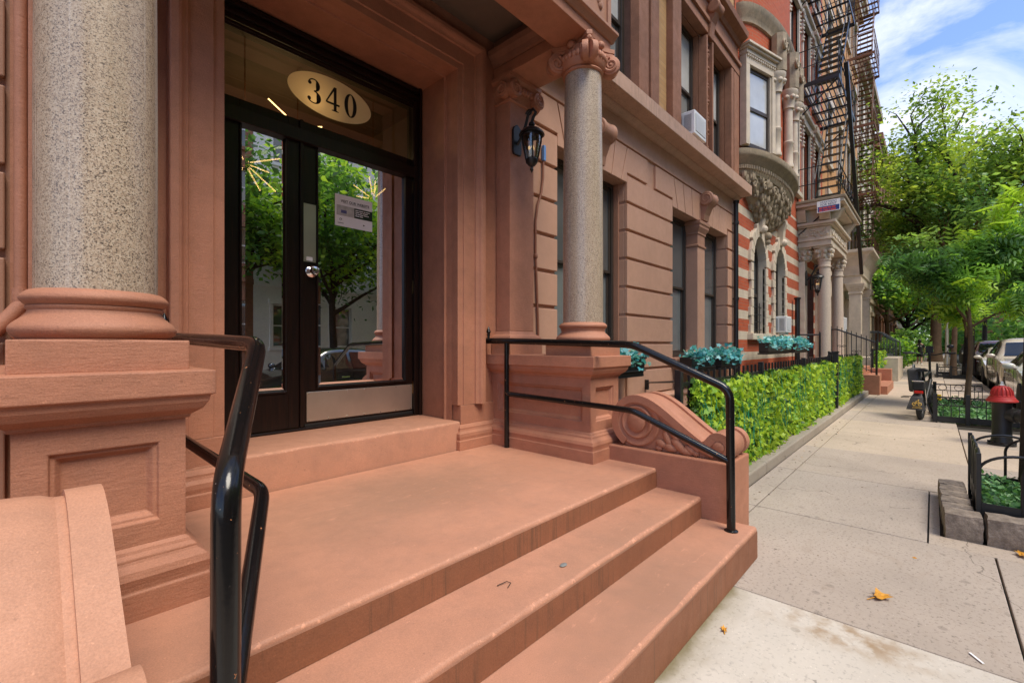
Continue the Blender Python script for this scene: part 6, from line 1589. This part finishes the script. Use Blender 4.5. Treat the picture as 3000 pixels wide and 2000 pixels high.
def car(label, x, y, paintmat, kind='sedan', group='cars parked along the kerb', cover=None):
    zg = -.13; t = thing('parked_car', label, 'car', (x, y, zg), group)
    body, gl, wx = car_mesh(kind)
    for mb in (body, gl): mb.v = [(v[0] + x, v[1] + y, v[2] + zg) for v in mb.v]
    b = body.build('body', cover or paintmat, t, 0, True); bm = bmesh.new(); bm.from_mesh(b.data); bmesh.ops.remove_doubles(bm, verts=bm.verts, dist=.002); bmesh.ops.recalc_face_normals(bm, faces=bm.faces); bm.to_mesh(b.data); bm.free(); b.data.shade_smooth(); b.data.set_sharp_from_angle(angle=radians(50))
    if cover: return t
    gl.build('window', 'car_glass', t)
    R = .33 if kind == 'sedan' else .37
    for wxx in wx:
        for s in (-1, 1):
            c = (x + wxx, y + s * .80, zg + R); w = MB().lathe([(R * .6, -.10), (R * .93, -.105), (R, -.07), (R, .07), (R * .93, .105), (R * .6, .1)], c, 28, (0, s, 0)).build('wheel', 'tyre', t, 0, True)
            m = MB(); m.lathe([(R * .66, .05), (R * .64, .108), (R * .58, .09), (R * .2, .07), (.03, .085)], c, 24, (0, s, 0))
            for k in range(5):
                a = k * 2 * pi / 5; m.bar((c[0] + .04 * cos(a), c[1] + s * .10, c[2] + .04 * sin(a)), (c[0] + R * .6 * cos(a), c[1] + s * .10, c[2] + R * .6 * sin(a)), .05, .02, (0, 1, 0))
            m.build('rim', 'iron_grey', w)
            MB().lathe([(R * 1.16, -.02), (R * 1.16, .115)], c, 28, (0, s, 0)).build('wheel_arch', 'tyre', t)
    zbelt = 1.0 if kind == 'sedan' else 1.14
    for s in (-1, 1):
        m = MB(); m.sphere((x + 1.62, y + s * .99, zg + zbelt + .05), .115, 12, 8, (.6, 1.0, .62)); m.bar((x + 1.64, y + s * .84, zg + zbelt + .02), (x + 1.62, y + s * .98, zg + zbelt + .04), .05); m.build('wing_mirror', paintmat, t, 0, True)
        m = MB(); m.sphere((x + .10, y + s * .62, zg + zbelt * .68), .16, 10, 8, (.5, 1, .5)); m.build('headlight', 'chrome', t, 0, True)
        for xx in (1.75, 2.62, 3.45): MB().box(x + xx - .004, x + xx + .004, y + s * (.905 if kind == 'sedan' else .935) - .003, y + s * (.905 if kind == 'sedan' else .935) + .003, zg + .35, zg + zbelt - .05).build('door_seam', 'ink', t)
        for xx in (2.45, 3.3): MB().box(x + xx - .09, x + xx + .09, y + s * .925 - .012, y + s * .925 + .012, zg + zbelt - .17, zg + zbelt - .14).build('door_handle', 'chrome', t, .004)
    MB().box(x - .06, x - .03, y - .26, y + .26, zg + .48, zg + .60).build('number_plate', 'iron', t)
    MB().box(x - .035, x + .06, y - .42, y + .42, zg + .62, zg + .72).build('radiator_grille', 'iron', t, .01)
    return t
def carpaint(n, c, metal=.2): return plain(n, c, .22, metal, .03, 2, 0, .6, Coat_Weight=1., Coat_Roughness=.05)
CP = {k: carpaint(k + ' car paint', c, m) for k, c, m in (('white', (.84, .81, .75), 0), ('champagne', (.60, .53, .43), 0), ('cream', (.72, .66, .55), 0), ('silver', (.45, .44, .42), 0), ('black', (.012, .012, .013), .2), ('red', (.18, .05, .045), .2))}
car('white sedan with white wing mirror parked past the hydrant', 13.75, -2.25, CP['white'])
car('champagne tall car parked behind the white sedan', 19.1, -2.30, CP['champagne'], 'suv')
car('cream sedan parked behind the champagne car', 24.4, -2.28, CP['cream'])
car('dark red car parked far down the kerb', 29.8, -2.28, CP['red'], 'suv')
car('silver car far down the kerb beyond the slim tree', 35.2, -2.28, CP['silver'])
car('car under a black cover at the far end of the parked row', 41, -2.25, CP['black'], 'suv', cover='black_cloth')
car('black sedan parked in front of the porch, reflected in the door glass', 2.35, -2.9, CP['black'])
car('silver sedan parked across the street facing the white house', 9, -9.2, CP['silver'])

# ------------------------------------------------------------------ trees
def branch_set(base, top, nb, spread, r0, rr, depth=2, up=.5):
    """list of (points, radii) limbs plus leaf anchor points"""
    base, top = Vector(base), Vector(top); segs = []; tips = []
    def grow(p, d, L, r, lev):
        n = 5; P = [p.copy()]; q = p.copy()
        for i in range(n):
            d = (d + Vector((rr.gauss(0, .16), rr.gauss(0, .16), rr.gauss(.03, .12)))).normalized(); q = q + d * (L / n); P.append(q.copy())
        segs.append((P, [r * (1 - .62 * i / n) for i in range(n + 1)]))
        if lev == 0: tips.extend(P[1:]); return
        if lev == 1: tips.extend(P[3:])
        for k in range(3 if lev > 1 else 4):
            s = P[rr.randint(2, n)]; nd = (d + Vector((rr.gauss(0, .6), rr.gauss(0, .6), rr.gauss(.15, .4)))).normalized(); grow(s, nd, L * rr.uniform(.5, .75), r * .5, lev - 1)
    for k in range(nb):
        f = .55 + .45 * (k + 1) / nb; s = base.lerp(top, f); a = 2 * pi * k * .618 + rr.random(); e = rr.uniform(.25, .8)
        grow(s, Vector((cos(a) * (1 - up * .5), sin(a) * (1 - up * .5), up * e + .2)).normalized(), spread * rr.uniform(.75, 1.1), r0 * .55, depth)
    return segs, tips
def tree(name, label, base, height, r0, spread, nb, nleaf, size, mats, bark, seed, extra=None, crownz=None, depth=2, group='street trees', fronds=0, shape='diamond', jit=.35, up=.6, flat=.45, lean=(0, 0), droop=.1):
    rr = random.Random(seed); t = thing(name, label, 'tree', base, group)
    bx_, by_, bz_ = base; fz = crownz or height * .45
    P = [Vector((bx_ + lean[0] * f + .03 * sin(f * 7), by_ + lean[1] * f + .03 * cos(f * 6) - .03, bz_ + fz * 1.25 * f)) for f in np.linspace(0, 1, 7)]
    m = MB(); m.tube(P, [r0 * (1.25 if i == 0 else 1 - .07 * i) for i in range(7)], 12); m.build('trunk', bark, t, 0, True)
    segs, tips = branch_set(P[0], P[-1], nb, spread, r0, rr, depth, up)
    lm = MB()
    for q, r in segs: lm.tube(q, r, 6)
    if extra:
        for q, r in extra: lm.tube(q, r, 8); tips += [Vector(v) for v in q[len(q) // 2:]]
    lm.build('limbs', bark, t, 0, True)
    T = np.array([tuple(v) for v in tips]); idx = rng.integers(0, len(T), nleaf)
    C = T[idx] + np.clip(rng.normal(size=(nleaf, 3)), -1.5, 1.5) * np.array([jit, jit, jit * .6]) * spread * .3
    k = C[:, 2] > bz_ + fz * .62; C = C[k]
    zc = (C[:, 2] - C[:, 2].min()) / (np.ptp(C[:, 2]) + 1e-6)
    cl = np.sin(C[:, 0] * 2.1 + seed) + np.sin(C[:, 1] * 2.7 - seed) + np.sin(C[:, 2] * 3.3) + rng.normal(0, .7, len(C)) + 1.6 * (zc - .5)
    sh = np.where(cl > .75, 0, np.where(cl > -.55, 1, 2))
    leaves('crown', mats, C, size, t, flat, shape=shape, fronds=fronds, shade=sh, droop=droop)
    return t
tree('young_tree', 'young street tree with slim trunk and drooping compound leaves behind the hydrant', (13.9, -.53, 0), 4.2, .055, 1.25, 7, 1700, .42, LEAF['young'], 'bark', 3, fronds=6, crownz=2.05, jit=.42, up=.7, flat=.35, droop=.35, depth=1)
# tall locust with the limb that reaches over the pavement
lx, ly = 30.0, -1.2
def at(px, py, w=21.6):
    u = (px - 1500) / 1337.; v = (py - 1010) / 1337.; a = YAW
    return Vector((w * (cos(a) + u * sin(a)), w * (sin(a) - u * cos(a)), 1.4 - v * w))
limbs = [([at(2812, 880), at(2790, 790), at(2735, 690), at(2690, 650), at(2640, 618), at(2575, 598)], [.26, .24, .2, .17, .13, .08]),
         ([at(2660, 632), at(2658, 590), at(2680, 540), at(2688, 480), at(2682, 420), at(2690, 370), at(2730, 330)], [.13, .12, .10, .085, .065, .05, .025]),
         ([at(2682, 420), at(2650, 370), at(2625, 335), at(2600, 325)], [.05, .035, .02, .01]), ([at(2684, 400), at(2668, 340), at(2690, 300), at(2715, 262), at(2740, 245)], [.045, .03, .02, .015, .01]),
         ([at(2688, 480), at(2740, 430), at(2790, 400), at(2830, 320), at(2880, 290)], [.07, .055, .045, .03, .02]),
         ([at(2815, 800), at(2812, 640), at(2800, 560), at(2810, 500), at(2860, 420), at(2930, 370)], [.24, .16, .13, .11, .08, .04]), ([at(2900, 760), at(2930, 560), at(2990, 520), at(3060, 480)], [.2, .13, .1, .05])]
tree('locust_tree', 'tall feathery tree whose dark limb reaches toward the fire escapes', (lx, ly, 0), 13.5, .2, 3.5, 13, 30000, .20, LEAF['locust'], 'bark_dark', 9, extra=limbs, crownz=6.3, jit=.6, up=.7, depth=2)
tree('pavement_tree', 'dense low tree hanging over the cream steps', (42.5, 2.5, 0), 8, .16, 3.2, 9, 11000, .28, LEAF['young'], 'bark', 21, crownz=3.7, jit=.7, up=.55)
tree('slim_tree', 'slim tree in the far ring tree guard', (27.4, -.62, 0), 6, .11, 2.3, 6, 4200, .22, LEAF['far'], 'bark', 5, crownz=4.2, jit=.55, up=.8)
tree('thick_tree', 'thick pale trunk standing far down the pavement', (52, -.1, 0), 12, .42, 5.2, 8, 9000, .40, LEAF['far'], 'bark', 31, crownz=6.0, jit=.7, up=.7)
for i, (x, y, h, lb) in enumerate(((60, -9, 14, 'green tree across the street far away'), (44, -11.3, 13, 'green tree across the street beyond the lamp'), (74, 0, 15, 'green tree closing the far end of the pavement'), (88, -5, 18, 'large tree closing the end of the street'), (64, 2.0, 9, 'bushy tree at the far end of the row of houses'), (34, -11.2, 12, 'tree across the street behind the silver lamp arm'), (100, -12, 20, 'tall tree at the end of the street on the far side'))):
    tree('street_tree', lb, (x, y, 0), h, .3, h * .36, 8, 7000, .02 * h + .22, LEAF['far'], 'bark_dark', 50 + i, crownz=h * .36, jit=.75, up=.6)
for i, (x, lb) in enumerate(((3.2, 'tree across the street reflected in the narrow door pane'), (8.9, 'tree across the street reflected in the wide door pane'), (15.5, 'tree across the street in front of the red brick house'))):
    tree('street_tree', lb, (x, -11.0, 0), 9, .17, 3.3, 9, 12000, .26, LEAF['young'], 'bark_dark', 70 + i, crownz=3.6, jit=.7, up=.55)
tree('pit_tree', 'slim dark trunk inside the hooped tree guard at the right edge', (5.72, -.612, .1), 9, .075, 2.4, 4, 900, .2, LEAF['locust'], 'bark_dark', 91, crownz=6.4, jit=.5, up=.9)
P = np.stack([rng.uniform(104, 118, 9000), rng.uniform(-30, 8, 9000), rng.uniform(0, 13, 9000)], 1); P[:, 2] *= .7 + .3 * np.sin(P[:, 1] * .7)
o = leaves('tree_line', LEAF['far'], P, 1.0, None, .4); tag(o, 'hazy mass of trees closing the far end of the street', 'trees'); o['kind'] = 'stuff'
row_house('pale far building behind the trees at the end of the street', 122, 150, 22, 'cream', 'cream_dirty', 'cream', -12, bays=6)
# low shrubs by the far stoops
def shrub(label, x, y, r, h, n, size, mats):
    t = thing('shrub', label, 'shrub', (x, y, 0)); P = rng.normal(size=(n, 3)); P /= np.linalg.norm(P, axis=1, keepdims=True); P *= rng.uniform(.5, 1, (n, 1)) ** .4
    P = P * np.array([r, r, h / 2]) * (1 + .18 * np.sin(P[:, :1] * 7)) + np.array([x, y, h / 2]); leaves('foliage', mats, P, size, t, .3)
    m = MB()
    for k in range(5): m.tube([(x, y, 0), (x + .3 * r * cos(k * 1.3), y + .3 * r * sin(k * 1.3), h * .7)], .02, 5)
    m.build('stem', 'bark', t)
shrub('leafy shrub beside the newel posts past the cream steps', 36.2, 1.7, .9, 1.9, 1400, .2, LEAF['young'])
shrub('dark shrub further along the fence line', 46, 1.6, 1.4, 2.6, 1200, .3, LEAF['far'])

# ------------------------------------------------------------------ street lamp, people
t = thing('street_lamp', 'silver street lamp arm reaching out above the trees', 'street lamp', (40, -.62, 0))
MB().lathe([(.16, 0), (.15, .5), (.10, .6), (.07, 9.3)], (40, -.62, 0), 14).build('pole', 'steel', t, 0, True)
MB().tube([(40, -.62, 9.15), (40, -1.2, 9.75), (40, -2.3, 10.3), (40, -3.6, 10.6)], [.075, .07, .06, .05], 8).build('arm', 'white', t, 0, True)
m = MB(); m.sphere((40, -4.0, 10.62), .42, 12, 8, (.4, 1, .28)); m.build('lamp_head', 'white', t, 0, True)
def person(label, x, y, hgt, shirt, legs, bag=False, stride=.18):
    t = thing('person', label, 'person', (x, y, 0)); s = hgt / 1.72
    V = [(0, 0, .92), (0, 0, 1.12), (0, 0, 1.34), (0, 0, 1.46), (0, 0, 1.56), (0.02, 0, 1.66), (0, .10, .88), (.12, .10, .48), (-.02, .10, .08), (.10, .10, .03), (0, -.10, .88), (-.02, -.10, .48), (-.24, -.10, .12), (-.13, -.10, .05), (0, .19, 1.38), (-.05, .25, 1.12), (.06, .26, .90), (.10, .26, .82), (0, -.19, 1.38), (.04, -.25, 1.12), (.12, -.24, .92), (.15, -.24, .84)]
    Ed = [(0, 1), (1, 2), (2, 3), (3, 4), (4, 5), (0, 6), (6, 7), (7, 8), (8, 9), (0, 10), (10, 11), (11, 12), (12, 13), (3, 14), (14, 15), (15, 16), (16, 17), (3, 18), (18, 19), (19, 20), (20, 21)]
    R = [.14, .125, .15, .10, .055, .095, .10, .065, .042, .04, .10, .065, .042, .04, .06, .042, .032, .035, .06, .042, .032, .035]
    me = bpy.data.meshes.new('body'); me.from_pydata([(v[0] * s, v[1] * s, v[2] * s) for v in V], Ed, []); o = bpy.data.objects.new('body', me); COL.objects.link(o); o.parent = t
    me.materials.append(M['skin']); k = o.modifiers.new('skin', 'SKIN'); 
    for i, r in enumerate(R): me.skin_vertices[0].data[i].radius = (r * s, r * s * (.85 if i < 4 else 1))
    me.skin_vertices[0].data[0].use_root = True
    u = o.modifiers.new('sub', 'SUBSURF'); u.levels = 1; u.render_levels = 2
    m = MB(); m.lathe([(.17, .95), (.165, 1.1), (.19, 1.3), (.17, 1.42), (.09, 1.49)], (0, 0, 0), 16)
    m.tube([(0, .17, 1.40), (-.03, .235, 1.2)], [.085, .07], 10); m.tube([(0, -.17, 1.40), (.02, -.235, 1.2)], [.085, .07], 10)
    m.v = [((v[0] * .75) * s + x, v[1] * s + y, v[2] * s) for v in m.v]; c = m.build('shirt', shirt, t, 0, True)
    m = MB(); m.lathe([(.15, .80), (.17, .9), (.165, 1.0)], (0, 0, 0), 16); m.tube([(0, .10, .92), (.10, .10, .55)], [.12, .095], 10); m.tube([(0, -.10, .92), (-.02, -.10, .55)], [.12, .095], 10)
    m.v = [(v[0] * s + x, v[1] * s + y, v[2] * s) for v in m.v]; m.build('shorts', legs, t, 0, True)
    m = MB(); m.sphere((-.015, 0, 1.68), .112, 14, 10, (1, .92, 1.12)); m.lathe([(.05, 1.36), (.075, 1.5), (.09, 1.62)], (-.05, 0, 0), 10); m.v = [(v[0] * s + x, v[1] * s + y, v[2] * s) for v in m.v]; m.build('hair', 'hair', t, 0, True)
    m = MB()
    for yy, xx in ((.10, .04), (-.10, -.19)): m.sphere((xx, yy, .045), .07, 10, 6, (1.7, .75, .7))
    m.v = [(v[0] * s + x, v[1] * s + y, v[2] * s) for v in m.v]; m.build('shoe', 'paper', t, 0, True)
    if bag:
        m = MB(); m.box(-.135, -.13, -.10, .10, 1.27, 1.33); m.v = [(v[0] * s + x, v[1] * s + y, v[2] * s) for v in m.v]; m.build('shirt_print', 'paper', t)
    return t
person('person in black shirt and shorts with dark hair walking away down the pavement', 44, .74, 1.74, 'black_cloth', 'black_cloth', True)
person('person in dark clothes further down the pavement near the shrubs', 51, 1.35, 1.74, 'black_cloth', 'black_cloth')

# ------------------------------------------------------------------ litter
def dead_leaf(label, x, y, z, s, rz, seed):
    rr = random.Random(seed); n = 15; V = [(0, 0, .012 * s / .1)]
    for k in range(n):
        a = 2 * pi * k / n; r = s * (.55 + .45 * (k % 3 == 0)) * rr.uniform(.8, 1.1); V.append((r * cos(a), r * .62 * sin(a), .006 + abs(.30 * r * sin(a * 1.5 + seed))))
    m = MB(); ca, sa = cos(rz), sin(rz); m.add([(x + v[0] * ca - v[1] * sa, y + v[0] * sa + v[1] * ca, z + v[2]) for v in V], [(0, k + 1, (k + 1) % n + 1) for k in range(n)]); m.tube([(x, y, z + .012), (x - s * 1.1 * ca, y - s * 1.1 * sa, z + .004)], .0025, 5)
    o = m.build('fallen_leaf', 'dead_leaf', None); tag(o, label, 'leaf')
dead_leaf('large curled yellow leaf lying in the middle of the grey pavement slab', 3.24, .215, .002, .085, -.6, 3)
dead_leaf('small orange leaf on the pale slab near the bottom step', 2.35, .755, .002, .034, .4, 4)
dead_leaf('yellow leaf lying against the granite blocks of the tree pit', 4.52, -.43, .004, .065, .2, 6)
o = MB().bar((2.93, -.12, .006), (2.87, -.16, .006), .009, .003).build('paper_scrap', 'paper', None); tag(o, 'thin white paper scrap on the pavement near the bottom right corner', 'litter')
o = MB().sphere((1.77, 1.30, .350), .018, 10, 6, (1.3, .8, .25)).build('pebble', 'iron_grey', None, 0, True); tag(o, 'small dark pebble on the middle step', 'pebble')
o = MB().tube([(1.42, 1.40, .350), (1.47, 1.39, .353), (1.475, 1.37, .352), (1.44, 1.355, .350)], .0018, 5).build('twig', 'bark_dark', None); tag(o, 'tiny bent twig on the middle step', 'twig')
for i in range(70):
    pass
P = np.stack([rng.uniform(3.4, 11, 150), np.where(rng.uniform(size=150) < .7, 1.28 - np.abs(rng.normal(0, .08, 150)), rng.uniform(-.25, 1.2, 150)), np.full(150, .004)], 1)
o = leaves('debris', [M['bark'], M['dead_leaf'], M['bark_dark']], P, .022, None, .98, weights=(.5, .12, .38)); tag(o, 'scattered crumbs of leaf litter on the pavement', 'litter'); o['kind'] = 'stuff'

# ------------------------------------------------------------------ camera, sky, sun
cam = bpy.data.cameras.new('camera'); co = bpy.data.objects.new('camera', cam); COL.objects.link(co)
co.location = (0, 0, H); co.rotation_euler = (pi / 2, 0, YAW - pi / 2)
cam.sensor_width = 36; cam.lens = 36 * 1337 / 3000; cam.shift_y = 10 / 3000; cam.clip_start = .02; cam.clip_end = 1000
SC.camera = co
W = bpy.data.worlds.new('World'); SC.world = W; W.use_nodes = True; nt = W.node_tree; nt.nodes.clear()
SUN_EL, SUN_AZ = radians(59), radians(262)     # azimuth of the direction toward the sun, measured from +x
def wn(t, **k):
    n = nt.nodes.new(t)
    for a, v in k.items(): setattr(n, a, v)
    return n
sky0 = wn('ShaderNodeTexSky', sky_type='NISHITA', sun_disc=False, sun_elevation=SUN_EL, sun_rotation=pi / 2 - SUN_AZ, air_density=1.0, dust_density=.6, ozone_density=2.0)
sky = wn('ShaderNodeMix', data_type='RGBA', blend_type='MULTIPLY'); sky.inputs[0].default_value = 1; nt.links.new(sky0.outputs[0], sky.inputs[6]); sky.inputs[7].default_value = (1.3, 1.52, 1.95, 1); tc = wn('ShaderNodeTexCoord'); mp = wn('ShaderNodeMapping'); mp.inputs['Scale'].default_value = (1.5, 1.5, 2.4); nt.links.new(tc.outputs['Generated'], mp.inputs[0])
nz = wn('ShaderNodeTexNoise'); nz.inputs['Scale'].default_value = 2.3; nz.inputs['Detail'].default_value = 9; nz.inputs['Roughness'].default_value = .58; nz.inputs['Distortion'].default_value = .6; nt.links.new(mp.outputs[0], nz.inputs[0])
rp = wn('ShaderNodeValToRGB'); rp.color_ramp.elements[0].position = .43; rp.color_ramp.elements[0].color = (.06, .06, .06, 1); rp.color_ramp.elements[1].position = .68; nt.links.new(nz.outputs[0], rp.inputs[0])
mx = wn('ShaderNodeMix', data_type='RGBA'); nt.links.new(rp.outputs[0], mx.inputs[0]); nt.links.new(sky.outputs[2], mx.inputs[6]); mx.inputs[7].default_value = (9.5, 9.6, 9.9, 1)
bg = wn('ShaderNodeBackground'); bg.inputs[1].default_value = SKY; nt.links.new(mx.outputs[2], bg.inputs[0]); ow = wn('ShaderNodeOutputWorld'); nt.links.new(bg.outputs[0], ow.inputs[0])
sl = bpy.data.lights.new('sun', 'SUN'); sl.energy = SUN; sl.angle = radians(30); sl.color = (1, .90, .75); so = bpy.data.objects.new('sun', sl); COL.objects.link(so)
d = Vector((cos(SUN_EL) * cos(SUN_AZ), cos(SUN_EL) * sin(SUN_AZ), sin(SUN_EL))); so.rotation_euler = d.to_track_quat('Z', 'Y').to_euler(); so.location = (0, 0, 30)
SC.view_settings.view_transform = 'Standard'; SC.view_settings.look = 'None'; SC.view_settings.exposure = 0
SC.cycles.use_denoising = True; SC.cycles.max_bounces = 8; SC.cycles.diffuse_bounces = 4; SC.cycles.glossy_bounces = 4; SC.cycles.transparent_max_bounces = 10; SC.cycles.transmission_bounces = 4
SC.cycles.use_adaptive_sampling = True; SC.cycles.sample_clamp_indirect = 6; SC.cycles.caustics_reflective = False; SC.cycles.caustics_refractive = False
